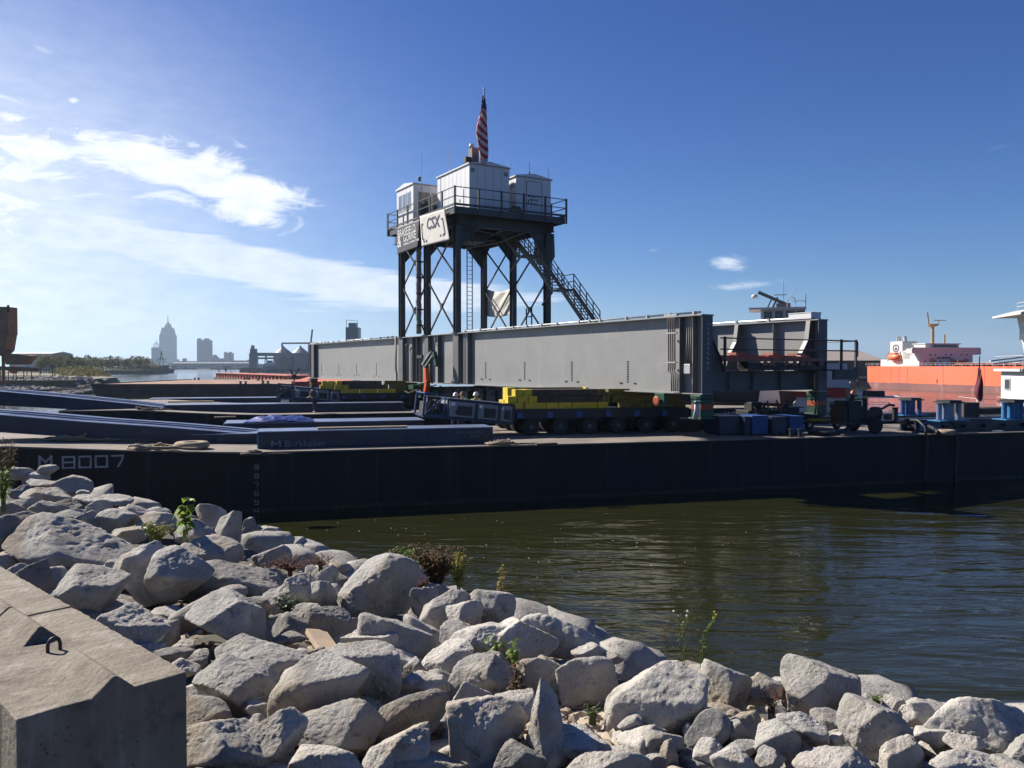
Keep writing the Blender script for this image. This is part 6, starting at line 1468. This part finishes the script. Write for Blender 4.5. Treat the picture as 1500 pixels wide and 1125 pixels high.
hopper('hopper_barge', 'farther pale orange hopper barge ending in mid-river', Vector((-101, 282, 0)), Vector((-55, 202, 0)), 9, 2.95, 'barge_red', 24)
def bird(p, rz, s, label):
    t = thing('cormorant', label, 'bird', p, rz, 'dark birds resting on the barge rims')
    b = MB(); ring = []; prof = [(.02, -.34, .26), (.09, -.2, .30), (.15, 0, .38), (.14, .14, .50), (.08, .2, .62), (.05, .22, .74), (.065, .24, .84), (.05, .30, .87), (.015, .44, .86)]
    n = 10; vs = []
    for (r, y, z) in prof:
        for k in range(n): a = 2 * math.pi * k / n; vs.append((r * math.cos(a) * s, (y + r * .5 * math.sin(a)) * s, (z + r * .8 * math.sin(a)) * s))
    fs = [(i * n + k, i * n + (k + 1) % n, (i + 1) * n + (k + 1) % n, (i + 1) * n + k) for i in range(len(prof) - 1) for k in range(n)] + [tuple(range(n)), tuple((len(prof) - 1) * n + k for k in range(n))]
    b.add(vs, fs).tube([(.05 * s, .02 * s, .3 * s), (.05 * s, .03 * s, 0)], .012 * s, 5).tube([(-.05 * s, .02 * s, .3 * s), (-.05 * s, .03 * s, 0)], .012 * s, 5); b.build('body', 'feather', t, smooth=True)
r_ = random.Random(4)
BL_ = ['at the outer tip of the far hopper barge', 'second from the outer tip of the far hopper barge', 'alone on the far hopper barge rim', 'first of the small row in the middle of the rim', 'second of the small row', 'third of the small row', 'fourth of the small row', 'with raised head left on the ribbed barge', 'hunched in the middle of the ribbed barge', 'rightmost on the ribbed barge']
for i, (x, s_) in enumerate([(318, 2.0), (328, 2.0), (336, 1.2), (362, 1.0), (369, 1.0), (375, 1.0), (382, 1.0), (388, 1.8), (398, 2.0), (421, 1.9)]):
    if x < 372: f = (x - 318) / (396 - 318); p = Vector((-100.3, 280.5, 0)).lerp(Vector((-50, 180, 0)), f)
    else: f = (x - 384) / 60; p = Vector((-43.6, 164, 0)).lerp(Vector((-31, 115, 0)), max(0, f) ** .8)
    z = 3.07 if x < 372 else 3.22; k = at(x, 555, p.y)
    # put the bird on the rim where the rim crosses this line of sight
    a0, a1 = (Vector((-101, 282)), Vector((-55, 202))) if x < 384 else (Vector((-41, 166)), Vector((-30, 112)))
    m_ = (x - 750) / F; dd = a1 - a0; t_ = (m_ * a0.y - a0.x) / (dd.x - m_ * dd.y); t_ = min(max(t_, .01), .97); nrm = Vector((-dd.y, dd.x)).normalized(); pt = a0 + dd * t_ + nrm * .6
    bird((pt.x, pt.y, z), r_.uniform(0, 6), s_, 'dark water bird ' + BL_[i])
# shed
def shed(name, label, x0, x1, y0, y1, ze, zr, rz=0):
    t = thing(name, label, 'warehouse', (x0, y0, 2.4), rz); W, D = x1 - x0, y1 - y0
    MB().box(0, W, 0, D, 0, ze - 2.4).build('wall', 'shed_wall', t)
    MB().prism([(-1, ze - 2.4), (D * .5, zr - 2.4), (D + 1, ze - 2.4)], -.8, W + .8, ax='x').build('roof', 'shed_roof', t)
    b = MB()
    for i in range(int(W / 5)): b.box(2 + i * 5, 4.2 + i * 5, -.06, -.005, .3, 2.6)
    b.build('loading_door', 'far_dark', t)
    b = MB()
    for i in range(3): b.lathe([(.4, 0), (.5, .7), (.1, .9)], 8, (W * (.3 + .25 * i), D * .5, zr - 2.45))
    b.build('roof_vent', 'machine_black', t)
    for i in range(int(W / 7)): MB().box(1 + i * 7, 1.2 + i * 7, -.5, -.06, 0, ze - 2.5).build('column', 'galvanised', t)
shed('warehouse', 'long low warehouse with a brown metal roof behind the stern of the ship', 20, 103, 232, 270, 6.9, 10.2)
# dock clutter below the shed
o = thing('dock_wall', 'low dark dock wall along the water below the warehouse', 'dock', (30, 225.5, 0)); MB().box(0, 70, -1, 0, -.4, 2.0).build('wall', 'far_dark', o)
b = MB(); [b.lathe([(.35, 0), (.35, 3.0)], 8, (i * 4.5, -1.5, -.2)) for i in range(16)]; b.build('pile', 'far_dark', o)
for i, (x, lb) in enumerate(((88, 'small lattice light tower left of the ship stern'), (93, 'second lattice frame on the dock beside the ship stern'))):
    o = MB(); [o.beam((a, b_, 0), (a * .3, b_ * .3, 5), .15, .15) for a in (-1, 1) for b_ in (-1, 1)]; o.beam((-.9, -.9, .8), (.5, -.5, 3), .1, .1); o.beam((.9, -.9, .8), (-.5, -.5, 3), .1, .1); q = o.build('lattice_frame', 'tank_white', loc=(x * .985, 228.5, 2.4 if False else 2.3)); q.scale = (.6, .6, .55); tag(q, lb, 'frame')
o = thing('white_dinghy', 'small white boat moored below the warehouse dock', 'boat', (83, 216, 0)); MB().prism([(-1.5, 0), (-1.2, .9), (4, .9), (5, 1.2), (4, 0)], 0, 1.8, ax='y').build('hull', 'ship_white', o); MB().box(0, 1.8, .3, 1.5, .9, 2.0).build('cabin', 'ship_white', o)
# tall grey block behind the girder
q = at(516, 538, 640); o = thing('silo_tower', 'tall plain grey tower rising behind the far end of the girder', 'building', (q.x, q.y, 2.2))
MB().box(-5.0, 4.6, 0, 12, 0, 33).build('wall', 'far_glass', o); MB().box(-3.2, 2.4, 2, 9, 33, 36.5).build('rooftop', 'far_glass', o); b = MB(); b.beam((-4.5, 1, 33), (-4.5, 1, 39), .35, .35, up=(0, 1, 0)); b.beam((4, 1, 33), (4, 1, 38), .3, .3, up=(0, 1, 0)); b.beam((-4.5, 1, 38.6), (4, 1, 37.9), .3, .3); b.build('roof_frame', 'far_glass', o)
# grain terminal
def silo(px_, Y, r, h, rh, label):
    q = at(px_, 540, Y); o = thing('grain_silo', label, 'silo', (q.x, q.y, 2.2), 0, 'grain silos of the terminal')
    MB().lathe([(r, 0), (r, h)], 24).build('wall', 'silo_metal', o); MB().lathe([(r * 1.04, h), (r * .12, h + rh), (r * .1, h + rh + 1)], 24).build('roof', 'silo_metal', o)
    b = MB()
    for k in range(16): a = 2 * math.pi * k / 16; b.beam((r * 1.01 * math.cos(a), r * 1.01 * math.sin(a), 0), (r * 1.01 * math.cos(a), r * 1.01 * math.sin(a), h), .35, .35, up=(1, 0, 0))
    b.build('stiffener', 'silo_metal', o)
silo(415, 760, 8.4, 14.5, 6.2, 'left conical-roofed grain silo of the terminal'); silo(440, 765, 8.4, 14.5, 6.4, 'right conical-roofed grain silo next to the girder end'); silo(465, 770, 8.4, 14.5, 6.4, 'grain silo mostly hidden behind the girder end')
q = at(378, 540, 745); o = thing('ship_loader', 'conveyor gantry and tower of the grain terminal left of the silos', 'loader', (q.x, q.y, 2.0))
b = MB(); b.box(-8, -1.5, 0, 6, 0, 15); b.box(-7.5, -2, 1, 5, 15, 19); b.box(-6.5, -4.5, 1, 5, 19, 22); b.build('elevator_tower', 'silo_metal', o)
b = MB(); b.beam((-5, 2, 14), (45, 6, 13.6), 2.5, 3.0); b.beam((-5, 2, 10.5), (24, 6, 10.5), 2.0, 1.6); b.beam((20, 6, 24), (56, 6, 24.2), 1.6, 1.4); b.build('conveyor', 'silo_metal', o)
b = MB()
for x in (6, 14, 22, 33, 42): b.beam((x - 1.5, 4, 0), (x - .3, 4, 13), .7, .7); b.beam((x + 1.5, 4, 0), (x + .3, 4, 13), .7, .7)
for x in (20, 44): b.beam((x, 6, 10), (x, 6, 24), 1.2, 1.2, up=(0, 1, 0)); 
b.build('trestle', 'silo_metal', o)
q = at(395, 545, 720); o = thing('push_boat', 'distant blue-grey push boat in front of the grain terminal', 'boat', (q.x, q.y, 0)); MB().prism([(-8, 0), (8, 0), (8, 7), (-8, 7)], -.5, 2.4).build('hull', 'far_dark', o); MB().box(-6, 5, 1, 6, 2.4, 5.4).build('deck_house', 'silo_metal', o); MB().box(-4, 3, 1.5, 5.5, 5.4, 8).build('upper_house', 'tank_white', o); MB().box(-2.5, 1.5, 2, 5, 8, 10.3).build('wheelhouse', 'tank_white', o); MB().box(-2.3, 1.3, 1.95, 1.99, 8.8, 9.8).build('window', 'window_dark', o)
q = at(366, 545, 716); o = thing('cargo_barge', 'distant rust-brown barge moored left of the push boat at the terminal', 'barge', (q.x, q.y, 0)); MB().box(-9, 9, 0, 10, -.4, 3.0).build('hull', 'rust_orange', o); MB().box(-8.5, 8.5, .5, 9.5, 3.0, 3.5).build('hatch_cover', 'rusty_hull', o)
q = at(425, 545, 722); o = thing('cargo_barge', 'distant dark barge moored right of the push boat under the silos', 'barge', (q.x, q.y, 0)); MB().box(-14, 14, 0, 10, -.4, 2.0).build('hull', 'far_dark', o); MB().box(-13, 13, .5, 9.5, 2.0, 2.5).build('hatch_cover', 'rusty_hull', o)
q = at(455, 540, 700); o = thing('mobile_crane', 'tiny crane jib showing above the far end of the girder', 'crane', (q.x, q.y, 2.2)); b = MB(); b.beam((-1, 0, 14), (1.6, 0, 34), 1.0, 1.0); b.beam((-.2, 0, 14), (2.2, 0, 34), .3, .3); b.build('jib', 'silo_metal', o); MB().box(-3, 3, -2, 2, 0, 4).box(-2, 1, -1.5, 1.5, 4, 14).build('mast', 'far_dark', o)
# city
def windows(b, x0, x1, z0, z1, nz, y=-.12):
    for i in range(nz): z = z0 + (z1 - z0) * i / nz; b.box(x0, x1, y, -.005, z, z + (z1 - z0) / nz * .45)
def tower(px0, px1, pytop, Y, name, label, top=None, m='far_concrete'):
    q = at((px0 + px1) / 2, 540, Y); W = (px1 - px0) * Y / F; H = (HZ - pytop) * Y / F + E - 2.5
    o = thing(name, label, 'building', (q.x, q.y, 2.5), .0, 'city buildings on the horizon')
    MB().box(-W / 2, W / 2, 0, W, 0, H).build('wall', m, o); n = max(2, int(H / 8)); b = MB(); windows(b, -W * .46, W * .46, 3, H - 3, n, -.6); b.build('window_band', 'far_glass', o)
    if top: top(o, W, H)
    return o
def rsa(o, W, H):
    MB().prism([(-W / 2 * .92, H), (W / 2 * .92, H), (W / 2 * .62, H * 1.24), (-W / 2 * .62, H * 1.24)], 2, W - 2, ax='y').build('crown', 'far_concrete', o)
    MB().lathe([(W * .30, H * 1.24), (W * .26, H * 1.32), (W * .12, H * 1.38), (W * .05, H * 1.42), (W * .012, H * 1.64)], 12, (0, W / 2, 0)).build('spire', 'far_concrete', o)
    b = MB()
    for x in (-.46, -.2, .2, .42): b.box(W * x, W * (x + .05), -1.2, -.65, 0, H * 1.02)
    b.build('pilaster', 'far_concrete', o); MB().box(W / 2 + .2, W * .78, 3, W * .8, 0, H * .24).build('podium', 'far_concrete', o)
tower(233.5, 252, 491, 3300, 'skyscraper', 'tallest stepped skyscraper with a pointed spire on the horizon', rsa)
def dome(o, W, H):
    b = MB()
    for k in range(10): a = 2 * math.pi * k / 10; b.tube([(W * .4 * math.cos(a), W / 2 + W * .4 * math.sin(a), H), (W * .34 * math.cos(a), W / 2 + W * .34 * math.sin(a), H + W * .45), (0, W / 2, H + W * .8), (0, W / 2, H + W * 1.15)], W * .022, 5)
    b.build('open_dome', 'far_concrete', o)
tower(221.8, 232.2, 509, 2600, 'skyscraper', 'slimmer tower with an open dome left of the tallest skyscraper', dome)
def slabtop(o, W, H): MB().box(-W * .48, -W * .25, 2, W * .5, H, H + W * .14).box(W * .1, W * .42, 2, W * .5, H, H + W * .14).build('rooftop', 'far_concrete', o)
tower(288.5, 305.5, 498, 2500, 'office_tower', 'broad flat-topped tower standing alone right of the skyscrapers', slabtop)
def gab(o, W, H): MB().prism([(-W / 2, H), (W / 2, H), (0, H + W * .5)], 0, W, ax='y').build('roof', 'far_concrete', o)
for (a, b_, t_, Y, lb, tp) in ((260, 282, 529, 2200, 'low stepped block between the skyscrapers and the flat-topped tower', None), (267, 272, 525, 2250, 'small round-topped block above the low stepped block', None), (309, 318, 524, 2300, 'gabled block right of the flat-topped tower', gab), (304, 311, 530, 2000, 'low wing at the foot of the flat-topped tower', None),
    (319, 327, 525, 2100, 'small block between the gabled and the square-topped building', None), (328, 339, 517, 2400, 'square-topped block right of the gabled one', slabtop), (338, 358, 528, 1900, 'long low building right of the square-topped block', None), (282, 290, 532, 1800, 'low building left of the flat-topped tower', None),
    (246, 259, 531, 1900, 'low building at the foot of the tallest skyscraper', None), (362, 372, 527, 1900, 'small block left of the grain loader', None), (205, 221, 533, 2000, 'low building left of the domed tower', None)):
    tower(a, b_, t_, Y, 'city_block', lb, tp)
b = MB(); q = at(330, 540, 1480)
o = thing('wharf_sheds', 'long dark low wharf shed along the far shore below the city', 'warehouse', (q.x, q.y, 2.5)); MB().box(-95, 40, 0, 30, 0, 8).build('wall', 'far_glass', o); MB().prism([(-1, 8), (15, 10), (31, 8)], -96, 41, ax='x').build('roof', 'far_concrete', o)
MB().box(44, 150, 0, 30, 0, 7).build('wall', 'far_glass', o)
for (x, Y, L, lb) in ((262, 1350, 26, 'tiny dark vessel on the river below the tallest skyscraper'), (345, 1300, 40, 'low dark barge on the river below the wharf shed')):
    q = at(x, 542, Y); o = thing('river_boat', lb, 'boat', (q.x, q.y, 0)); MB().box(-L, L, 0, 8, -.3, 2.5).build('hull', 'far_dark', o); MB().box(-L * .5, -L * .2, 1, 7, 2.5, 6).box(L * .3, L * .5, 1, 7, 2.5, 4.5).build('deck_house', 'far_dark', o)
q = at(242, 548, 640); o = thing('fishing_boat', 'dark vessel with a lattice mast at the tip of the wooded bank', 'boat', (q.x - 4, q.y, 0)); MB().prism([(-2, 0), (8, 0), (9, 3), (-2, 3)], 0, 6, ax='y').build('hull', 'far_dark', o); MB().box(0, 5, 1, 5, 3, 6).build('deck_house', 'far_dark', o)
b = MB(); b.beam((-2, 3, 3), (0, 3, 17), .4, .4); b.beam((2, 3, 3), (0, 3, 17), .4, .4); b.beam((-4, 3, 11), (4, 3, 11), .4, .4); b.beam((-5, 3, 8), (0, 3, 12), .3, .3); b.beam((4, 3, 8), (0, 3, 12), .3, .3); b.build('mast', 'far_dark', o)

# left shore: hopper, tank, pipes
q = at(12, 535, 150); o = thing('conveyor_hopper', 'rusty orange loading tower and hopper at the left edge', 'hopper', (q.x, q.y, 2.6))
k = 150 / F
b = MB(); b.prism([(-3.2, 8.4), (-.1, 8.4), (-.6, 5.6), (-1.6, 4.6), (-3.2, 4.6)], 0, 3, ax='y'); b.box(-3.2, .0, 0, 3, 8.401, 11.4 + 2.0); b.build('bin', 'rust_orange', o); MB().box(-1.8, -1.4, 1, 1.4, -.5, 4.6).box(-2.8, -2.4, 1, 1.4, -.5, 4.6).build('post', 'rust_orange', o)
MB().prism([(-.9, 5.0), (3.9, 4.6), (2.6, 3.0), (-.6, 3.0)], .2, 2.6, ax='y').build('hopper_pan', 'rust_orange', o); b = MB(); b.beam((-2.4, 1, 7.8), (0, 1, 5.2), .2, .2); b.beam((-2.9, 1, 7.2), (-.4, 1, 4.6), .2, .2); b.beam((-3, 1, 2.4), (4.8, 1, 2.0), .5, .7)
for i in range(5): b.beam((-2 + i * 1.4, 1, 2.4), (-2 + i * 1.4, 1, -.5), .12, .12, up=(0, 1, 0))
b.build('frame', 'rust_orange', o); b = MB(); b.box(-.1, .3, 0, .1, 12.4, 13.6); [b.box(-.1, .35, 0, .1, 12.4 + i * .4, 12.5 + i * .4) for i in range(4)]; b.build('ladder', 'far_dark', o)
o = thing('storage_tank', 'low white storage building behind the hopper at the left', 'building', at(60, 540, 420)); o.location.z = 2.6; MB().box(-16, 5.5, 0, 20, 0, 9).build('wall', 'tank_white', o); MB().box(5.51, 10, 1, 18, 0, 7.2).build('annex', 'far_glass', o); MB().prism([(-1, 9), (10, 10.2), (21, 9)], -16.5, 6, ax='x').build('roof', 'tank_white', o)
q = at(20, 540, 175); o = MB().lathe([(.55, -.5), (.8, -.4), (.8, .4), (.55, .5)], 18, axis='y').build('orange_wheel', 'orange_paint', loc=(q.x, q.y, 4.55)); tag(o, 'round orange valve wheel near the left edge of the shore', 'wheel')
o = thing('pipe_rack', 'dark pipe rack and fence along the left shore below the hopper', 'fence', at(0, 545, 185)); o.location.z = 2.6; b = MB()
for z in (.5, 1.2, 1.9, 2.5): b.beam((-12, 0, z), (6, 11.6, z), .1, .1)
b.build('rail', 'far_dark', o); [MB().beam((-12 + i * 2.2, 1.42 * i - .3, -.3), (-12 + i * 2.2, 1.42 * i - .3, 2.7), .14, .14, up=(0, 1, 0)).build('post', 'far_dark', o) for i in range(9)]
def leafmass(vs, fs, c, rx, ry, rz, n, s, r_):
    for _ in range(n):
        a, bb = r_.uniform(0, 6.28), r_.uniform(-.3, 1); rr = r_.uniform(.45, 1) ** .5; h = math.sqrt(max(0, 1 - bb * bb))
        p = Vector((c[0] + rx * rr * h * math.cos(a), c[1] + ry * rr * h * math.sin(a), c[2] + rz * rr * bb)); d = Vector((r_.gauss(0, 1), r_.gauss(0, 1), r_.gauss(0, 1))).normalized(); e = d.orthogonal().normalized() * s * r_.uniform(.5, 1.2); f = d.cross(e).normalized() * s * r_.uniform(.4, .9)
        i = len(vs); vs += [p - e, p + f * .8, p + e, p - f * .8]; fs.append((i, i + 1, i + 2, i + 3))
r_ = random.Random(21); KIND = ['bushy', 'spreading', 'narrow', 'low', 'ragged', 'rounded', 'tall']
k = 0
for i in range(44):
    f = i / 43; px_ = 60 + 172 * f; Y = 300 + 262 * f ** 1.0 + r_.uniform(-10, 40); X = (px_ - 750) / F * Y; 
    top = 518.5 + (8 * f) + 6 * math.sin(i * 1.7) * .5 + (9 if f > .93 else 0) + r_.uniform(-3, 3)
    h = (HZ - top) * Y / F + E - 2.6; w_ = r_.uniform(3.0, 5.0) * Y / 420
    o = thing('riverside_tree', f'{KIND[i % 7]} tree, number {i + 1} of the wooded bank counted from the hopper towards the city', 'tree', (X, Y, 2.5), 0, 'trees and tall bushes on the wooded bank')
    vs, fs = [], []; r2 = random.Random(i)
    for c_ in range(6): leafmass(vs, fs, (r2.uniform(-w_ * .6, w_ * .6), r2.uniform(-w_ * .5, w_ * .5), h * r2.uniform(.3, .78)), w_ * r2.uniform(.35, .6), w_ * .5, h * r2.uniform(.2, .3), 70, .32 * Y / 420 + .12, r2)
    MB().add(vs, fs).build('crown', 'leaf_far', o); MB().tube([(0, 0, -.5), (.2, 0, h * .4), (0, .1, h * .75)], .22, 6, r2=.06).build('trunk', 'bark', o)
vs, fs = [], []
for i in range(260):
    f = r_.random(); p = Vector((-100, 200)).lerp(Vector((-285, 520)), f * 1.3 if f < .77 else .99); 
    if f > .77: p = Vector((-288, 522)).lerp(Vector((-238, 562)), (f - .77) / .23)
    leafmass(vs, fs, (p.x - r_.uniform(0, 6), p.y + r_.uniform(-1, 8), 2.6), 4, 4, r_.uniform(1.2, 3.2), 26, .5, r_)
o = MB().add(vs, fs).build('undergrowth', 'leaf_far'); o['kind'] = 'stuff'
q = at(178, 548, 600); o = thing('gravel_heap', 'grey heap of material rising between the trees on the wooded bank', 'heap', (q.x - 4, q.y + 40, 2.5)); MB().lathe([(20, 0), (15, 3), (8, 6.5), (1, 9)], 24).build('heap_surface', 'soil', o, smooth=True)

# ================================================================== PLANTS ON THE BANK
def leaf(vs, fs, p, d, L, Wd, droop=.3):
    d = Vector(d).normalized(); s = d.cross(Vector((0, 0, 1)));
    s = s.normalized() if s.length > .01 else Vector((1, 0, 0)); m = p + d * L * .5 + Vector((0, 0, L * .06)); e = p + d * L - Vector((0, 0, L * droop)); i = len(vs)
    vs += [p, m - s * Wd / 2 + d * 0, m + s * Wd / 2, e, p + d * L * .25 - s * Wd * .36, p + d * L * .25 + s * Wd * .36, p + d * L * .8 - s * Wd * .28 - Vector((0, 0, L * droop * .5)), p + d * L * .8 + s * Wd * .28 - Vector((0, 0, L * droop * .5))]
    fs += [(i, i + 5, i + 4), (i + 4, i + 5, i + 2, i + 1), (i + 1, i + 2, i + 7, i + 6), (i + 6, i + 7, i + 3)]
def plant(name, label, px_, py, Y, h, stems, leaves, Ls, Wd, lm, sm='stem_green', spread=.35, seed=1, lean=(0, 0), cat='plant', lo=.25, r=.006, droop=.35, flower=None):
    if Y is None: Y = surf_hit(px_, py).y
    base = at(px_, py, Y); t = thing(name, label, cat, base); r_ = random.Random(seed); sb = MB(); vs, fs = [], []; fl = MB()
    for s in range(stems):
        a = r_.uniform(0, 6.28); sp = spread * r_.uniform(.2, 1); hh = h * r_.uniform(.65, 1.0) if stems > 1 else h; P = []
        cx, cy = sp * math.cos(a) * h, sp * math.sin(a) * h
        for i in range(7): f = i / 6; P.append(Vector((lean[0] * f + cx * f ** 1.3 + .02 * math.sin(f * 7 + s), lean[1] * f + cy * f ** 1.3, hh * f)))
        sb.tube([P[0] - Vector((0, 0, .15))] + P, r, 5, r2=r * .4)
        for k in range(leaves):
            f = r_.uniform(lo, 1); i = min(5, int(f * 6)); p = P[i].lerp(P[i + 1], f * 6 - i); b = r_.uniform(0, 6.28); L = Ls * r_.uniform(.6, 1.15)
            leaf(vs, fs, p, (math.cos(b), math.sin(b), r_.uniform(-.2, .7)), L, Wd * r_.uniform(.7, 1.1), droop * r_.uniform(.3, 1.4))
        if flower: fl.lathe([(.003, 0), (.009, .005), (.008, .013), (.002, .017)], 7, tuple(P[-1]))
    sb.build('stem', sm, t); MB().add(vs, fs).build('foliage', lm, t, smooth=False)
    if flower: fl.build('flower', flower, t)
    return t
plant('sapling', 'green broad-leaved sapling glowing in the sun on the rock crest', 273, 795, 9.9, .56, 2, 15, .15, .10, 'leaf_green', 'stem_brown', .06, 3, cat='sapling', lo=.3, droop=.7)
plant('leafy_weed', 'yellow-green tuft of weed between boulders left of the sapling', 232, 795, 9.6, .24, 26, 8, .06, .02, 'leaf_yellow', 'stem_green', .9, 4)
plant('leafy_weed', 'bright green sprigs above the yellow-green tuft', 222, 790, 9.7, .22, 6, 9, .07, .035, 'leaf_green', 'stem_green', .5, 5)
plant('bush', 'large brown and rust weedy bush beside the round-shouldered boulder', 640, 868, 9.3, .56, 64, 34, .06, .022, 'leaf_brown', 'stem_brown', .55, 6, cat='bush', lo=.2)
plant('bush', 'green ferny bush left of the large brown one', 600, 856, 9.4, .42, 26, 30, .065, .02, 'leaf_green', 'stem_green', .45, 7, cat='bush')
plant('dry_weed', 'single tall dry orange seed head sticking up left of the ferny bush', 590, 850, 9.5, .42, 3, 30, .05, .022, 'leaf_brown', 'stem_brown', .2, 8, lean=(-.12, 0), lo=.8)
plant('dry_weed', 'upright yellowing weed stalks at the right end of the brown bush', 672, 866, 9.2, .52, 12, 28, .05, .022, 'leaf_yellow', 'stem_green', .25, 9)
plant('dry_weed', 'faded yellow stalk leaning over the water right of the bush', 733, 885, 9.6, .45, 4, 18, .05, .02, 'leaf_yellow', 'stem_brown', .28, 10, lean=(.08, 0), lo=.4)
plant('creeping_weed', 'red twiggy ground weed between boulders in the middle of the crest', 425, 838, 9.0, .16, 40, 14, .035, .014, 'leaf_red', 'stem_brown', 1.9, 11)
plant('creeping_weed', 'red twiggy weed left of the round-shouldered boulder', 470, 832, 9.0, .14, 26, 12, .035, .014, 'leaf_red', 'stem_brown', 1.6, 12)
plant('creeping_weed', 'reddish weed on the boulder behind the round-shouldered one', 615, 862, 8.9, .12, 18, 12, .035, .014, 'leaf_red', 'stem_brown', 1.5, 13)
plant('leafy_weed', 'dark green leafy clump in the shade under the oval boulder', 418, 900, None, .16, 12, 10, .055, .035, 'leaf_dark', 'stem_green', 1.0, 14)
plant('leggy_weed', 'leggy weed with yellow-green top leaves rising among the boulders', 757, 1035, 5.9, .52, 3, 9, .06, .045, 'leaf_green', 'stem_brown', .12, 15, lean=(-.03, 0), lo=.75)
plant('leggy_weed', 'withered brown lower stems below the yellow-green top leaves', 758, 1055, 5.6, .38, 7, 14, .05, .02, 'leaf_brown', 'stem_brown', .22, 16, lo=.3)
plant('leafy_weed', 'small green leaves left of the leggy weed', 727, 965, 6.3, .16, 5, 7, .055, .035, 'leaf_green', 'stem_green', .5, 17)
plant('flowering_stalk', 'pair of thin upright stalks with tiny white flower heads by the water', 1000, 955, 6.6, .34, 4, 7, .03, .010, 'leaf_green', 'stem_green', .32, 18, r=.003, flower='letter_white', lo=.3)
plant('flowering_stalk', 'tallest thin stalk with a yellow flower tip leaning right over the water', 1026, 955, 6.6, .36, 3, 20, .035, .014, 'leaf_green', 'stem_green', .12, 19, lean=(.12, 0), r=.003, flower='yellow', lo=.1)
plant('flowering_stalk', 'dry branching stalk left of the white-flowered pair', 975, 948, 6.8, .30, 3, 6, .03, .012, 'leaf_brown', 'stem_brown', .3, 20, lean=(-.06, 0), r=.003)
plant('mossy_sprig', 'small green sprig between two boulders at the lower right waterline', 1284, 1034, 5.3, .07, 7, 14, .022, .014, 'leaf_green', 'stem_green', .5, 21)
plant('grassy_weed', 'tall grassy weed in front of the barge bow at the left edge', 6, 735, 12.0, .95, 22, 12, .16, .018, 'leaf_brown', 'stem_green', .18, 22, lo=.1)
plant('grassy_weed', 'green grass tuft low at the left edge beside the boulders', 4, 735, 11.5, .5, 22, 10, .12, .016, 'leaf_green', 'stem_green', .3, 23, lo=.1)
plant('grass_tuft', 'sparse grass blades in the gravel pocket under the biggest boulder', 868, 1052, None, .09, 14, 2, .06, .005, 'leaf_dark', 'stem_green', .7, 24)

mb = MB(); r_ = random.Random(31)
for i in range(90):
    px_, py = r_.gauss(720, 190), r_.gauss(790, 32)
    if py < 752 or px_ < 420: continue
    p = on(px_, py, 0); s_ = r_.uniform(.006, .018); n_ = 6
    mb.add([(p.x + s_ * r_.uniform(.6, 1.4) * math.cos(k * 1.047), p.y + s_ * 1.6 * math.sin(k * 1.047), .006) for k in range(n_)], [tuple(range(n_))])
o = mb.build('foam_flecks', 'letter_white'); o['kind'] = 'stuff'
for k_, (px_, py, lb, m_) in enumerate([(300, 905, 'dry grass clump in the gap below the oval boulder', 'leaf_brown'), (390, 905, 'withered stems between the slanting boulder and the plank', 'leaf_brown'), (600, 1010, 'thin dead grass beside the small round boulder in the middle', 'leaf_brown'),
    (1060, 1040, 'small dry weed right of the biggest pale boulder', 'leaf_brown'), (930, 1045, 'green sprout at the foot of the biggest pale boulder', 'leaf_dark'), (1130, 1040, 'dead twig clump left of the straight-edged waterline boulder', 'leaf_red'), (540, 1065, 'green weed at the foot of the smooth leaning boulder', 'leaf_green'),
    (690, 930, 'dry stems behind the tall pale boulder pair on the crest', 'leaf_brown'), (120, 775, 'small green weed behind the long slab boulder', 'leaf_green'), (800, 1060, 'brown dead stalks beside the upright pointed stone', 'leaf_brown')]):
    plant('dry_grass', lb, px_, py, None, .16, 16, 4, .07, .006, m_, 'stem_brown' if m_ != 'leaf_green' else 'stem_green', .8, 40 + k_, r=.0025, lo=.1)
# ================================================================== AIR
HAZE = 1.15e-4
m = bpy.data.materials.new('haze'); m.use_nodes = True; t = m.node_tree; t.nodes.clear()
ou = t.nodes.new('ShaderNodeOutputMaterial'); pv = t.nodes.new('ShaderNodeVolumePrincipled'); t.links.new(pv.outputs[0], ou.inputs['Volume'])
pv.inputs['Color'].default_value = (.60, .78, 1.0, 1); pv.inputs['Density'].default_value = HAZE; pv.inputs['Anisotropy'].default_value = .25
MATS['haze'] = m
o = MB().box(-9400, 9400, -9400, 9400, -7.5, 262).build('haze', 'haze'); o['kind'] = 'stuff'
